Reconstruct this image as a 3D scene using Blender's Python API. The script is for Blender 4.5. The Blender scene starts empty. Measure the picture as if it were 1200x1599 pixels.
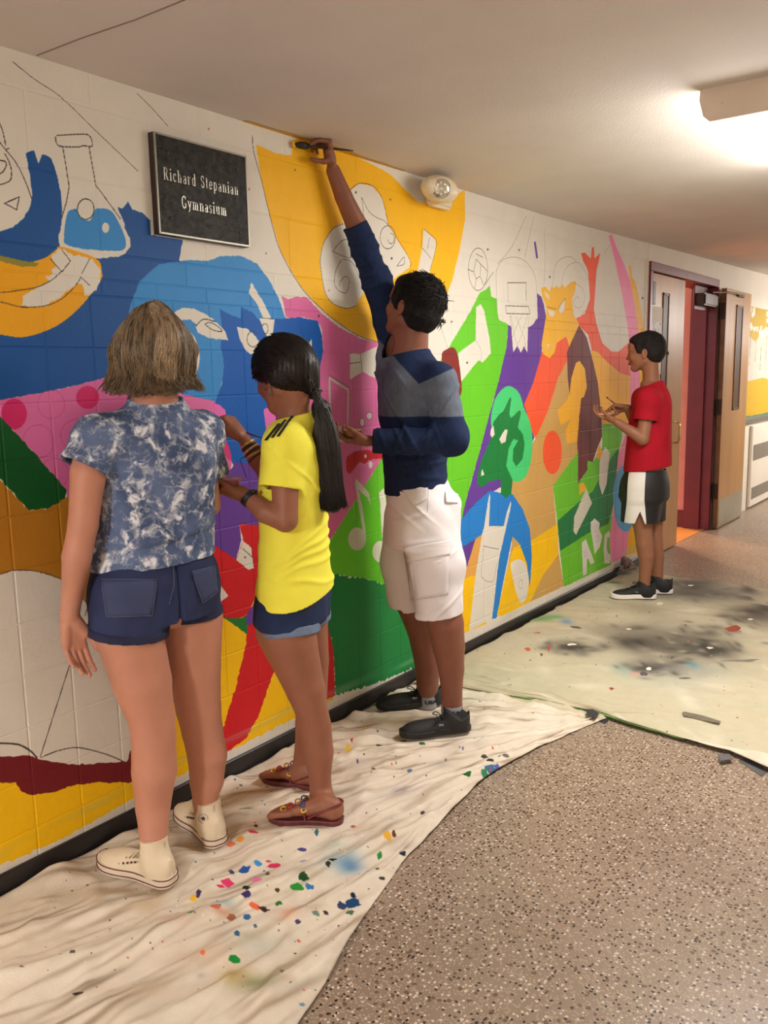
import bpy, bmesh, math, random
import numpy as np
from mathutils import Vector, Matrix, noise
random.seed(7); RNG = np.random.default_rng(7)
SC = bpy.context.scene

# ------------------------------------------------------------------ camera
E1 = np.array([.804, .594, -.0188]); E3 = np.array([-.589, .793, -.156])
E3 /= np.linalg.norm(E3); E1 -= E3 * (E1 @ E3); E1 /= np.linalg.norm(E1); E2 = np.cross(E3, E1)
CAM = np.array([2.195, 0.0, 1.42]); FPX = 1335.0
cd = bpy.data.cameras.new('camera'); cam = bpy.data.objects.new('camera', cd)
SC.collection.objects.link(cam); SC.camera = cam
cd.sensor_fit = 'HORIZONTAL'; cd.sensor_width = 36; cd.lens = FPX / 1200 * 36; cd.clip_start = .02
M = Matrix.Identity(4)
for r in range(3):
    M[r][0] = E1[r]; M[r][1] = -E2[r]; M[r][2] = -E3[r]; M[r][3] = CAM[r]
cam.matrix_world = M

# ------------------------------------------------------------------ world, lights, exposure
SC.view_settings.view_transform = 'Standard'; SC.view_settings.look = 'None'
SC.view_settings.gamma = 1; SC.view_settings.use_curve_mapping = False
SC.view_settings.exposure = 1.0
w = bpy.data.worlds.new('world'); SC.world = w; w.use_nodes = True
w.node_tree.nodes['Background'].inputs[0].default_value = (1.0, .97, .94, 1)
w.node_tree.nodes['Background'].inputs[1].default_value = 0.55

def area(name, loc, size, power, col, rot=(0, 0, 0)):
    l = bpy.data.lights.new(name, 'AREA'); l.shape = 'RECTANGLE'; l.size = size[0]; l.size_y = size[1]
    l.energy = power; l.color = col
    o = bpy.data.objects.new(name, l); o.location = loc; o.rotation_euler = rot
    SC.collection.objects.link(o); return o
WARM = (1.0, .968, .925)
# under each ceiling fixture (the fixtures themselves are built further down)
FIX = [(1.46, 3.49), (1.46, -2.6), (1.46, 9.9), (1.46, 15.5)]
FIXP = [17, 54, 24, 20]
for (fx, fy), fp in zip(FIX, FIXP):
    area('fixture_light', (fx, fy, 2.17), (.26, 1.15), fp, WARM)
    for k in (-1, 0, 1):
        l = bpy.data.lights.new('tube_glow', 'POINT'); l.energy = fp * (.20 if fy == 3.49 else .34); l.color = WARM; l.shadow_soft_size = .10
        o = bpy.data.objects.new('tube_glow', l); o.location = (fx, fy + .42 * k, 1.98); SC.collection.objects.link(o)
# warm light of the gymnasium behind the open door
l = bpy.data.lights.new('gymnasium_light', 'POINT'); l.energy = 150; l.color = (1.0, .66, .42); l.shadow_soft_size = .12
o = bpy.data.objects.new('gymnasium_light', l); o.location = (-1.8, 8.75, 2.5); SC.collection.objects.link(o)

def ray(px, py): return (px - 600) * E1 + (py - 800) * E2 + FPX * E3
def wallp(px, py, x=0.0):
    v = ray(px, py); return CAM + v * (x - CAM[0]) / v[0]
def floorp(px, py, z=0.0):
    v = ray(px, py); return CAM + v * (z - CAM[2]) / v[2]

# ------------------------------------------------------------------ materials
def s2l(c):
    return tuple((x / 12.92 if x <= .04045 else ((x + .055) / 1.055) ** 2.4) for x in [v / 255 for v in c])
def nmat(name):
    m = bpy.data.materials.new(name); m.use_nodes = True
    nt = m.node_tree; return m, nt, nt.nodes['Principled BSDF']
def node(nt, t, **kw):
    n = nt.nodes.new(t)
    for k, v in kw.items():
        if k in n.inputs.keys(): n.inputs[k].default_value = v
        else: setattr(n, k, v)
    return n
def mat(name, col, rough=.6, metal=0, var=.06, scale=8, bump=0, bscale=200, spec=.5, sss=0, coord='Object', stretch=None):
    """colour broken up by soft noise, with a fine relief"""
    m, nt, b = nmat(name)
    tc = node(nt, 'ShaderNodeTexCoord'); src = tc.outputs[coord]
    if stretch:
        mp = node(nt, 'ShaderNodeMapping'); mp.inputs['Scale'].default_value = stretch
        nt.links.new(src, mp.inputs[0]); src = mp.outputs[0]
    nz = node(nt, 'ShaderNodeTexNoise', Scale=scale, Detail=4); nt.links.new(src, nz.inputs['Vector'])
    cr = node(nt, 'ShaderNodeValToRGB'); c = s2l(col)
    cr.color_ramp.elements[0].position = .3; cr.color_ramp.elements[1].position = .7
    cr.color_ramp.elements[0].color = tuple(v * (1 - var) for v in c) + (1,)
    cr.color_ramp.elements[1].color = tuple(min(1, v * (1 + var)) for v in c) + (1,)
    nt.links.new(nz.outputs[0], cr.inputs[0]); nt.links.new(cr.outputs[0], b.inputs['Base Color'])
    b.inputs['Roughness'].default_value = rough; b.inputs['Metallic'].default_value = metal
    b.inputs['Specular IOR Level'].default_value = spec
    if sss:
        b.inputs['Subsurface Weight'].default_value = sss; b.inputs['Subsurface Radius'].default_value = (1, .35, .2)
        b.inputs['Subsurface Scale'].default_value = .006
    if bump:
        n2 = node(nt, 'ShaderNodeTexNoise', Scale=bscale, Detail=3); nt.links.new(src, n2.inputs['Vector'])
        bp = node(nt, 'ShaderNodeBump', Strength=bump, Distance=.002)
        nt.links.new(n2.outputs[0], bp.inputs['Height']); nt.links.new(bp.outputs[0], b.inputs['Normal'])
    return m

# ------------------------------------------------------------------ object helpers
def link(o, parent=None):
    SC.collection.objects.link(o)
    if parent is not None: o.parent = parent
    return o
def tag(o, label=None, cat=None, group=None, kind=None):
    if label: o['label'] = label
    if cat: o['category'] = cat
    if group: o['group'] = group
    if kind: o['kind'] = kind
    return o
def mesh_obj(name, V, Fc, m, parent=None, smooth=False):
    me = bpy.data.meshes.new(name); me.from_pydata([tuple(v) for v in V], [], [tuple(f) for f in Fc]); me.update()
    if smooth: me.polygons.foreach_set('use_smooth', [True] * len(me.polygons))
    if m: me.materials.append(m)
    return link(bpy.data.objects.new(name, me), parent)
def bm_obj(name, bm, m, parent=None, smooth=False, loc=None):
    me = bpy.data.meshes.new(name); bm.to_mesh(me); bm.free()
    if smooth: me.polygons.foreach_set('use_smooth', [True] * len(me.polygons))
    if m: me.materials.append(m)
    o = bpy.data.objects.new(name, me)
    if loc is not None: o.location = loc
    return link(o, parent)
def bx(bm, lo, hi, bev=0, seg=1):
    r = bmesh.ops.create_cube(bm, size=1); vs = r['verts']
    for v in vs:
        v.co = Vector([lo[i] + (v.co[i] + .5) * (hi[i] - lo[i]) for i in range(3)])
    if bev:
        es = list({e for v in vs for e in v.link_edges})
        bmesh.ops.bevel(bm, geom=es, offset=bev, segments=seg, affect='EDGES')
def box(name, lo, hi, m, parent=None, bev=0, seg=1):
    bm = bmesh.new(); bx(bm, lo, hi, bev, seg); return bm_obj(name, bm, m, parent)
def tube(bm, pts, r, n=8, cap=True):
    """swept tube, r a number or list"""
    pts = [Vector(p) for p in pts]; N = len(pts); rr = r if hasattr(r, '__len__') else [r] * N
    rings = []; ref = Vector((0, 0, 1))
    for i, p in enumerate(pts):
        t = (pts[min(i + 1, N - 1)] - pts[max(i - 1, 0)]).normalized()
        if abs(t.dot(ref)) > .95: ref = Vector((1, 0, 0)) if abs(t.x) < .9 else Vector((0, 1, 0))
        a = t.cross(ref).normalized(); b = t.cross(a).normalized()
        rings.append([bm.verts.new(p + (a * math.cos(k * 2 * math.pi / n) + b * math.sin(k * 2 * math.pi / n)) * rr[i]) for k in range(n)])
    for i in range(N - 1):
        for k in range(n):
            bm.faces.new([rings[i][k], rings[i][(k + 1) % n], rings[i + 1][(k + 1) % n], rings[i + 1][k]])
    if cap: bm.faces.new(rings[0]); bm.faces.new(rings[-1][::-1])
def tube_obj(name, pts, r, m, parent=None, n=8):
    bm = bmesh.new(); tube(bm, pts, r, n); bmesh.ops.recalc_face_normals(bm, faces=bm.faces[:])
    return bm_obj(name, bm, m, parent, smooth=True)
def empty(name, loc):
    o = bpy.data.objects.new(name, None); o.location = loc; o.empty_display_size = .1
    return link(o)
def adopt(child, parent):
    """parent without moving (the parents are unrotated empties)"""
    child.parent = parent; child.location = Vector(child.location) - Vector(parent.location)

# ------------------------------------------------------------------ raster painter (wall paint, cloth stains)
class Paint:
    def __init__(s, u0, u1, v0, v1, res, base):
        s.u0, s.v0, s.res = u0, v0, res
        s.W = int((u1 - u0) / res); s.H = int((v1 - v0) / res); s.u1 = u0 + s.W * res; s.v1 = v0 + s.H * res
        s.A = np.empty((s.H, s.W, 3), np.float32); s.A[:] = np.array(base, np.float32) / 255
    def poly(s, P, col, alpha=1.0):
        P = (np.asarray(P, float) - [s.u0, s.v0]) / s.res
        x0 = P[:, 0]; y0 = P[:, 1]; x1 = np.roll(x0, -1); y1 = np.roll(y0, -1)
        c = np.array(col, np.float32) / 255
        for r in range(max(0, int(y0.min())), min(s.H, int(y0.max()) + 2)):
            yc = r + .5; k = (y0 <= yc) != (y1 <= yc)
            if not k.any(): continue
            xs = np.sort(x0[k] + (yc - y0[k]) / (y1[k] - y0[k]) * (x1[k] - x0[k]))
            for a, b in zip(xs[::2], xs[1::2]):
                a = max(0, int(round(a))); b = min(s.W, int(round(b)))
                if b > a:
                    if alpha >= 1: s.A[r, a:b] = c
                    else: s.A[r, a:b] = s.A[r, a:b] * (1 - alpha) + c * alpha
    def blob(s, u, v, ru, rv, col, alpha, ang=0.0):
        R = max(ru, rv) * 2.6 / s.res; cx = (u - s.u0) / s.res; cy = (v - s.v0) / s.res
        a, b = int(max(0, cx - R)), int(min(s.W, cx + R)); c, d = int(max(0, cy - R)), int(min(s.H, cy + R))
        if b <= a or d <= c: return
        X, Y = np.meshgrid((np.arange(a, b) - cx) * s.res, (np.arange(c, d) - cy) * s.res)
        ca, sa = math.cos(ang), math.sin(ang)
        q = ((X * ca + Y * sa) / ru) ** 2 + ((-X * sa + Y * ca) / rv) ** 2
        al = (alpha * np.exp(-q))[..., None]
        s.A[c:d, a:b] = s.A[c:d, a:b] * (1 - al) + np.array(col, np.float32) / 255 * al
    def image(s, name):
        im = bpy.data.images.new(name, s.W, s.H)
        px = np.ones((s.H, s.W, 4), np.float32); px[..., :3] = s.A
        im.pixels.foreach_set(px.ravel()); im.update(); return im
def smoothpoly(P, closed=True, n=5):
    P = np.asarray(P, float); N = len(P); out = []
    for i in range(N if closed else N - 1):
        if closed: a, b, c, d = P[(i - 1) % N], P[i], P[(i + 1) % N], P[(i + 2) % N]
        else: a, b, c, d = P[max(i - 1, 0)], P[i], P[i + 1], P[min(i + 2, N - 1)]
        for k in range(n):
            t = k / n
            out.append(.5 * (2 * b + (c - a) * t + (2 * a - 5 * b + 4 * c - d) * t * t + (3 * b - a - 3 * c + d) * t ** 3))
    if not closed: out.append(P[-1])
    return np.array(out)
def rough(P, step, amp):
    """hand painted, slightly uneven edge"""
    out = []; N = len(P)
    for i in range(N):
        a, b = P[i], P[(i + 1) % N]; L = np.linalg.norm(b - a); n = max(1, min(400, int(L / step)))
        t = np.arange(n)[:, None] / n; q = a + (b - a) * t
        if L > 1e-6:
            nn = np.array([-(b - a)[1], (b - a)[0]]) / L; e = RNG.normal(0, amp, n); e[0] = 0
            q = q + nn * e[:, None]
        out.append(q)
    return np.vstack(out)
def paint_material(name, im, P, axis, rough_v, spec, bump, bscale, var, coat=0.0):
    m, nt, b = nmat(name)
    g = node(nt, 'ShaderNodeNewGeometry'); sep = node(nt, 'ShaderNodeSeparateXYZ'); nt.links.new(g.outputs['Position'], sep.inputs[0])
    comb = node(nt, 'ShaderNodeCombineXYZ')
    for k, (ax, o0, o1) in enumerate(((axis[0], P.u0, P.u1), (axis[1], P.v0, P.v1))):
        mr = node(nt, 'ShaderNodeMapRange', clamp=False)
        mr.inputs['From Min'].default_value = o0; mr.inputs['From Max'].default_value = o1
        nt.links.new(sep.outputs[ax], mr.inputs['Value']); nt.links.new(mr.outputs[0], comb.inputs[k])
    ti = node(nt, 'ShaderNodeTexImage', extension='EXTEND', interpolation='Linear'); ti.image = im
    nt.links.new(comb.outputs[0], ti.inputs['Vector'])
    nz = node(nt, 'ShaderNodeTexNoise', Scale=6, Detail=6, Roughness=.65); nt.links.new(g.outputs['Position'], nz.inputs['Vector'])
    mr = node(nt, 'ShaderNodeMapRange'); mr.inputs['From Min'].default_value = .25; mr.inputs['From Max'].default_value = .75
    mr.inputs['To Min'].default_value = 1 - var; mr.inputs['To Max'].default_value = 1 + var
    nt.links.new(nz.outputs[0], mr.inputs['Value'])
    mx = node(nt, 'ShaderNodeVectorMath', operation='SCALE'); nt.links.new(ti.outputs[0], mx.inputs[0]); nt.links.new(mr.outputs[0], mx.inputs['Scale'])
    nt.links.new(mx.outputs[0], b.inputs['Base Color'])
    b.inputs['Roughness'].default_value = rough_v; b.inputs['Specular IOR Level'].default_value = spec
    n2 = node(nt, 'ShaderNodeTexNoise', Scale=bscale, Detail=4); nt.links.new(g.outputs['Position'], n2.inputs['Vector'])
    bp = node(nt, 'ShaderNodeBump', Strength=bump, Distance=.003)
    nt.links.new(n2.outputs[0], bp.inputs['Height']); nt.links.new(bp.outputs[0], b.inputs['Normal'])
    return m
# ------------------------------------------------------------------ the mural (colours of the paint, outlines on the wall plane)
MU = Paint(.25, 6.6, 0, 2.42, .0018, (226, 220, 210))
def wp(L): return np.array([wallp(x, y)[1:] for x, y in L])
def area_(L, col, sm=False, amp=.0012):
    P = wp(L)
    if sm: P = smoothpoly(P)
    MU.poly(rough(P, .009, amp * .75), col)
def ell(cx, cy, rx, ry, col, n=28):
    area_([(cx + rx * math.cos(t * 2 * math.pi / n), cy + ry * math.sin(t * 2 * math.pi / n)) for t in range(n)], col)
def line(L, wd=.0028, col=(70, 62, 58), sm=True):
    P = wp(L)
    if sm and len(P) > 2: P = smoothpoly(P, False)
    for a, b in zip(P[:-1], P[1:]):
        d = b - a; Ln = np.linalg.norm(d)
        if Ln < 1e-6: continue
        n = np.array([-d[1], d[0]]) / Ln * wd / 2; e = d / Ln * wd * .3
        MU.poly([a - n - e, b - n + e, b + n + e, a + n - e], col)
def ring(cx, cy, rx, ry, wd=.0028, a0=0, a1=360, col=(70, 62, 58)):
    line([(cx + rx * math.cos(math.radians(a0 + (a1 - a0) * k / 20)), cy + ry * math.sin(math.radians(a0 + (a1 - a0) * k / 20))) for k in range(21)], wd, col)
WH = (226, 220, 210); DB = (26, 84, 156); LB = (58, 142, 214); MB = (12, 92, 184); PK = (222, 112, 170); YE = (246, 186, 18)
YL = (250, 196, 8); OC = (186, 124, 34); MR = (116, 26, 34); RD = (208, 28, 36); GR = (24, 128, 62); LG = (104, 200, 40)
PU = (102, 62, 156); OR = (246, 92, 52); TN = (208, 164, 92); BR = (110, 52, 52); DG = (18, 88, 38); BL = (38, 130, 214)
area_([(-260, 1190), (205, 1190), (230, 900), (400, 880), (520, 880), (520, 1093), (440, 1132), (350, 1178), (290, 1207), (200, 1252), (100, 1310), (0, 1352), (-260, 1480)], YL, amp=.004)
area_([(-260, 350), (0, 362), (20, 356), (38, 340), (48, 320), (50, 300), (47, 275), (40, 240), (53, 235), (60, 256), (66, 241), (80, 248), (88, 270), (95, 300), (97, 330), (95, 385), (190, 400), (195, 350), (184, 324), (191, 326), (200, 315), (207, 328), (222, 332), (235, 345), (236, 368), (285, 375), (280, 408), (320, 420), (345, 640), (165, 592), (120, 602), (60, 615), (0, 625), (-260, 680)], DB)
area_([(90, 213), (143, 212), (144, 232), (141, 238), (151, 290), (185, 342), (203, 372), (204, 386), (196, 396), (185, 402), (150, 404), (110, 398), (94, 388), (91, 372), (98, 340), (107, 300), (98, 232)], WH)
area_([(106, 332), (112, 328), (121, 327), (124, 338), (140, 345), (148, 330), (152, 326), (170, 328), (180, 338), (192, 362), (197, 380), (192, 391), (170, 392), (130, 389), (103, 382), (100, 370), (102, 348)], LB, True)
ell(134, 327, 12, 16, WH); ell(165, 356, 5.5, 8, WH)
line([(89, 212), (130, 210), (140, 213), (144, 222), (143, 229), (130, 228), (122, 230), (95, 229), (88, 223), (87, 214)])
line([(98, 230), (104, 265), (108, 292), (104, 315), (96, 342)], sm=False); line([(139, 229), (144, 258), (150, 290), (170, 317), (188, 342)], sm=False)
ring(134, 327, 13, 16); line([(92, 392), (105, 398), (128, 403), (145, 404)]); line([(116, 329), (121, 330)])
line([(-4, 185), (4, 205), (9, 228)]); line([(0, 223), (8, 233), (14, 232)]); line([(9, 235), (26, 256), (40, 285), (50, 312)])
line([(7, 240), (15, 255), (18, 270), (15, 283), (0, 289)]); line([(-2, 251), (7, 252), (10, 257), (6, 267), (0, 272)])
line([(7, 318), (30, 308), (26, 328), (7, 318)], sm=False); line([(20, 97), (55, 125), (95, 152), (150, 205), (216, 268)], .0018); line([(214, 146), (238, 170), (262, 197)], .0018)
area_([(-260, 408), (-60, 402), (0, 402), (40, 410), (70, 403), (88, 390), (96, 386), (150, 404), (159, 424), (157, 440), (130, 475), (100, 502), (70, 518), (35, 527), (0, 523), (-80, 510), (-260, 490)], (240, 170, 18), True)
area_([(-60, 402), (0, 400), (40, 408), (62, 411), (55, 417), (30, 416), (0, 408)], (150, 140, 50))
area_([(92, 388), (110, 396), (145, 405), (158, 424), (157, 440), (140, 462), (132, 462), (128, 444), (120, 444), (100, 460), (68, 478), (33, 478), (36, 462), (55, 452), (78, 440), (70, 431), (82, 428), (86, 412), (80, 402)], WH, amp=.003)
for L in ([(-60, 454), (0, 457), (35, 453), (60, 448), (82, 437), (96, 424)], [(-60, 462), (0, 472), (35, 480), (70, 478), (95, 468), (115, 450), (127, 433)], [(127, 434), (140, 446)], [(128, 428), (140, 405)]): line(L, .0022)
line([(78, 404), (97, 425), (110, 408), (97, 391)], .0024, sm=False)
area_([(195, 530), (203, 478), (218, 440), (248, 413), (290, 407), (325, 408), (345, 400), (376, 400), (402, 412), (420, 437), (435, 465), (447, 500), (440, 560), (349, 590), (340, 625), (325, 660), (200, 640)], LB)
area_([(440, 463), (450, 468), (462, 464), (480, 465), (500, 487), (530, 512), (565, 530), (600, 537), (640, 535), (640, 700), (588, 731), (512, 850), (480, 900), (412, 690), (412, 640), (490, 600), (505, 550), (503, 515), (497, 502), (470, 495), (447, 497)], PK, amp=.002)
area_([(-260, 690), (0, 625), (60, 615), (120, 602), (165, 590), (340, 628), (360, 650), (366, 690), (360, 740), (345, 780), (333, 860), (310, 880), (104, 800), (104, 765), (0, 650), (-260, 500)], PK)
ell(22, 647, 20, 24, (214, 44, 110)); ell(137, 621, 18, 18, (214, 44, 110)); ell(352, 655, 13, 16, (226, 54, 122)); ell(362, 700, 12, 20, (214, 60, 120))
for c in ((80, 632, 21, 22), (60, 690, 24, 26), (125, 680, 30, 26), (85, 740, 22, 24)): ring(*c, wd=.0015, col=(190, 80, 130))
area_([(412, 640), (425, 648), (450, 655), (440, 670), (420, 690)], (224, 110, 196))
area_([(343, 483), (360, 492), (376, 498), (377, 480), (395, 489), (405, 500), (470, 496), (497, 502), (503, 525), (505, 550), (498, 580), (485, 600), (450, 620), (412, 640), (418, 690), (420, 735), (385, 732), (363, 724), (360, 705), (352, 680), (345, 660), (335, 632), (347, 600), (350, 570), (345, 540), (348, 520)], MB)
area_([(330, 628), (342, 632), (352, 640), (354, 652), (330, 670)], (232, 112, 186))
area_([(278, 505), (270, 490), (285, 481), (303, 482), (325, 493), (335, 500), (308, 508), (297, 499), (285, 500)], WH)
area_([(305, 510), (318, 499), (338, 503), (352, 518), (357, 532), (328, 529), (309, 520)], WH, False)
line([(306, 510), (318, 499), (338, 503)]); line([(320, 507), (328, 504), (340, 510), (347, 518), (333, 516), (320, 507)])
area_([(280, 520), (300, 522), (309, 540), (312, 562), (307, 585), (298, 600), (280, 600)], WH, True)
area_([(393, 442), (400, 453), (413, 475), (424, 498), (411, 497), (402, 476), (389, 458)], WH)
area_([(370, 511), (385, 513), (400, 526), (407, 536), (402, 548), (392, 554), (382, 545), (374, 528)], WH); area_([(405, 497), (429, 499), (427, 520), (419, 529), (411, 514)], WH)
ring(395, 530, 9, 12, a0=60, a1=320); ring(414, 514, 5, 8, a0=-150, a1=120); line([(404, 497), (428, 498)], .0018)
area_([(478, 545), (487, 529), (487, 561)], WH)
area_([(-260, 380), (0, 650), (52, 706), (104, 765), (100, 785), (75, 795), (45, 797), (0, 748), (-260, 560)], DG, amp=.002)
area_([(-260, 560), (0, 750), (45, 797), (75, 795), (104, 777), (220, 780), (270, 860), (260, 960), (180, 990), (95, 905), (-260, 950)], OC, amp=.002)
area_([(-260, 1010), (-60, 925), (0, 898), (25, 891), (60, 893), (95, 905), (120, 925), (150, 960), (182, 1010), (200, 1090), (206, 1190), (160, 1200), (60, 1200), (-260, 1230)], WH)
line([(-60, 925), (0, 898), (25, 891), (60, 893), (95, 905), (120, 925), (150, 960)], .002)
line([(110, 1035), (63, 1182)]); line([(0, 1161), (28, 1163), (46, 1172), (58, 1184)], .0045); line([(63, 1184), (90, 1173), (122, 1168), (165, 1178), (198, 1192)]); line([(141, 935), (133, 962)])
area_([(-260, 1200), (-60, 1180), (0, 1182), (40, 1180), (80, 1190), (120, 1195), (165, 1192), (198, 1190), (206, 1170), (222, 1220), (205, 1222), (160, 1222), (120, 1225), (80, 1238), (50, 1242), (35, 1237), (25, 1222), (0, 1222), (-260, 1260)], MR, amp=.002)
# red and purple figure
area_([(330, 845), (369, 874), (380, 845), (374, 819), (410, 815), (430, 930), (397, 938), (387, 960), (372, 967), (350, 966), (340, 950)], RD)
area_([(365, 728), (363, 722), (430, 728), (430, 822), (374, 819), (377, 844), (369, 874), (335, 852), (331, 825), (341, 778), (352, 745)], PU)
area_([(380, 845), (393, 856), (397, 888), (388, 890), (369, 875)], WH); area_([(343, 912), (357, 931), (344, 942)], WH); line([(379, 857), (396, 872)]); ring(383, 871, 1, 1)
area_([(344, 960), (357, 966), (376, 966), (387, 960), (387, 992)], (28, 122, 50)); area_([(383, 963), (399, 940), (430, 940), (430, 970), (404, 972), (387, 979)], PU)
area_([(387, 978), (404, 970), (420, 968), (500, 940), (513, 975), (521, 1013), (524, 1086), (510, 1093), (500, 1040), (470, 1040), (430, 1044), (404, 1119), (385, 1153), (350, 1178), (347, 1144), (369, 1072), (383, 1013)], RD, amp=.0025)
# greens behind the tall figure
area_([(765, 446), (768, 464), (776, 467), (777, 487), (780, 500), (794, 507), (792, 540), (778, 600), (766, 643), (750, 704), (727, 786), (720, 830), (700, 930), (640, 925), (610, 917), (579, 906), (526, 897), (490, 900), (512, 850), (588, 731), (640, 640), (702, 542), (735, 487), (750, 457), (760, 452)], LG, amp=.002)
area_([(526, 897), (579, 906), (610, 917), (660, 926), (712, 930), (716, 1006), (640, 1046), (580, 1070), (524, 1086), (521, 1013), (513, 981), (500, 945), (490, 900)], GR, amp=.005)
area_([(744, 480), (751, 475), (757, 487), (765, 530), (767, 552), (754, 567), (748, 563), (720, 597), (716, 552), (743, 532), (744, 490)], WH)
line([(743, 532), (752, 548), (751, 566)], .0014); line([(700, 545), (690, 515), (682, 500)], .0014)
area_([(698, 546), (712, 546), (719, 580), (720, 617), (700, 620), (690, 560)], (132, 46, 42), True)
# purple band with backboard
area_([(794, 508), (799, 510), (802, 551), (808, 541), (814, 551), (819, 541), (824, 551), (825, 512), (832, 508), (840, 497), (839, 458), (846, 464), (850, 477), (854, 500), (848, 525), (846, 557), (836, 600), (822, 640), (835, 684), (800, 750), (765, 772), (743, 852), (735, 875), (717, 908), (700, 900), (720, 820), (727, 786), (750, 704), (766, 643), (778, 600), (792, 540)], PU)
line([(836, 380), (839, 402)], .022, PU, False)
for L in ([(775, 430), (777, 420), (785, 407), (800, 402), (815, 405), (827, 415), (836, 432), (839, 458)], [(822, 338), (800, 385), (777, 413)], [(834, 338), (826, 375), (820, 402)], [(775, 430), (776, 465), (777, 487)], [(850, 356), (852, 400), (850, 445)]): line(L, .002, (110, 104, 98))
line([(793, 442), (822, 442), (822, 470)], .004, (90, 84, 80), False); line([(793, 442), (794, 472)], .0025, (120, 112, 108), False)
line([(790, 478), (826, 479), (828, 491), (791, 490), (790, 478)], .004, (90, 84, 80), False)
for L in ([(798, 492), (805, 530), (812, 548)], [(824, 493), (815, 525), (806, 545)], [(806, 494), (820, 530), (822, 545)], [(815, 493), (803, 520), (799, 530)], [(797, 492), (801, 548)], [(827, 493), (825, 512)]): line(L, .0018, (110, 104, 98), False)
# soccer ball outline
ring(747, 421, 15, 33); line([(744, 405), (751, 413), (750, 432), (744, 436), (740, 425), (744, 405)], sm=False); line([(744, 397), (754, 402)]); line([(751, 413), (762, 424)]); line([(740, 425), (731, 421)]); line([(744, 436), (742, 450)]); line([(750, 432), (756, 446)]); line([(771, 425), (757, 446)])
# orange paint
area_([(908, 396), (914, 395), (923, 404), (925, 387), (928, 386), (929, 404), (938, 395), (936, 407), (932, 424), (930, 454), (928, 484), (932, 506), (941, 536), (955, 549), (966, 550), (983, 535), (1000, 540), (1000, 590), (985, 588), (969, 583), (944, 564), (925, 547), (919, 523), (905, 509), (900, 498), (914, 490), (922, 467), (919, 424), (911, 407)], OR)
area_([(899, 520), (890, 545), (886, 564), (872, 591), (856, 643), (837, 685), (831, 674), (819, 632), (834, 596), (847, 550), (860, 540), (880, 515)], OR)
area_([(886, 563), (900, 600), (910, 660), (905, 706), (864, 759), (873, 866), (881, 916), (829, 940), (780, 960), (800, 850), (795, 780), (800, 740), (837, 685), (856, 643), (872, 591)], TN)
area_([(802, 856), (831, 844), (871, 818), (873, 866), (848, 900), (829, 940), (775, 967), (790, 900)], YL)
area_([(743, 842), (765, 820), (765, 900), (740, 905), (717, 910), (730, 885)], (226, 166, 84))
area_([(717, 906), (743, 899), (765, 895), (760, 975), (733, 985), (700, 1002), (690, 920)], YL, amp=.003)
area_([(700, 840), (717, 816), (743, 786), (765, 767), (784, 770), (801, 772), (817, 796), (828, 827), (831, 869), (828, 918), (823, 880), (812, 850), (801, 838), (788, 900), (776, 966), (768, 967), (758, 832), (735, 847), (717, 858), (700, 880)], BL)
area_([(753, 836), (756, 826), (760, 800), (765, 770), (766, 775), (764, 822), (787, 822), (792, 800), (798, 783), (799, 787), (791, 824), (780, 872), (769, 966), (733, 985), (743, 899)], WH)
area_([(775, 965), (781, 961), (784, 966), (778, 972)], WH)
line([(755, 853), (768, 856), (779, 858)]); line([(756, 857), (752, 895), (756, 905), (765, 909), (772, 905), (776, 880)], .0018)
area_([(798, 883), (803, 876), (811, 874), (820, 880), (826, 904), (823, 932), (815, 943), (808, 930), (802, 907)], WH, True); ring(814, 913, 3, 7, .0015)
ell(863, 707, 15, 34, OR)
area_([(769, 671), (768, 646), (775, 621), (789, 605), (801, 605), (812, 616), (819, 638), (828, 660), (832, 685), (830, 718), (821, 745), (807, 753), (796, 745), (789, 723), (784, 690)], (72, 208, 122), True)
area_([(771, 660), (779, 649), (786, 643), (797, 621), (799, 622), (796, 646), (798, 654), (812, 641), (814, 645), (809, 668), (817, 679), (820, 695), (816, 718), (807, 729), (801, 720), (802, 701), (810, 688), (802, 686), (795, 701), (791, 728), (801, 750), (799, 772), (790, 778), (783, 772), (782, 748), (763, 753), (753, 762), (746, 756), (746, 740), (753, 718), (765, 690), (769, 674)], GR)
area_([(789, 671), (793, 671), (790, 690), (784, 694), (780, 686)], WH); area_([(767, 671), (771, 665), (773, 679), (769, 684), (766, 679)], WH); area_([(752, 738), (754, 733), (757, 742), (752, 744)], WH)
# yellow ram
area_([(845, 450), (852, 448), (859, 456), (862, 447), (866, 451), (869, 446), (874, 450), (879, 444), (883, 450), (886, 446), (893, 441), (900, 439), (899, 454), (894, 467), (896, 492), (905, 506), (897, 531), (890, 543), (885, 526), (870, 536), (867, 550), (859, 560), (849, 554), (846, 539), (853, 495), (854, 480), (848, 466)], (246, 186, 46))
area_([(872, 484), (882, 467), (882, 484), (877, 491)], WH); area_([(856, 484), (867, 487), (865, 495), (859, 494)], WH); area_([(855, 539), (859, 537), (857, 546)], WH); area_([(851, 455), (858, 462), (859, 469), (852, 463)], (236, 218, 190))
line([(872, 486), (876, 476), (884, 466)]); line([(856, 480), (869, 484)])
for L in ([(863, 447), (868, 415), (880, 403), (893, 402), (900, 408)], [(877, 446), (884, 420), (900, 410), (912, 420), (921, 445), (920, 475), (910, 492)], [(897, 442), (909, 450), (914, 465), (908, 480), (899, 480), (897, 470), (903, 464), (907, 472)], [(945, 395), (955, 382), (965, 390)]): line(L, .002, (110, 104, 98))
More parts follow.
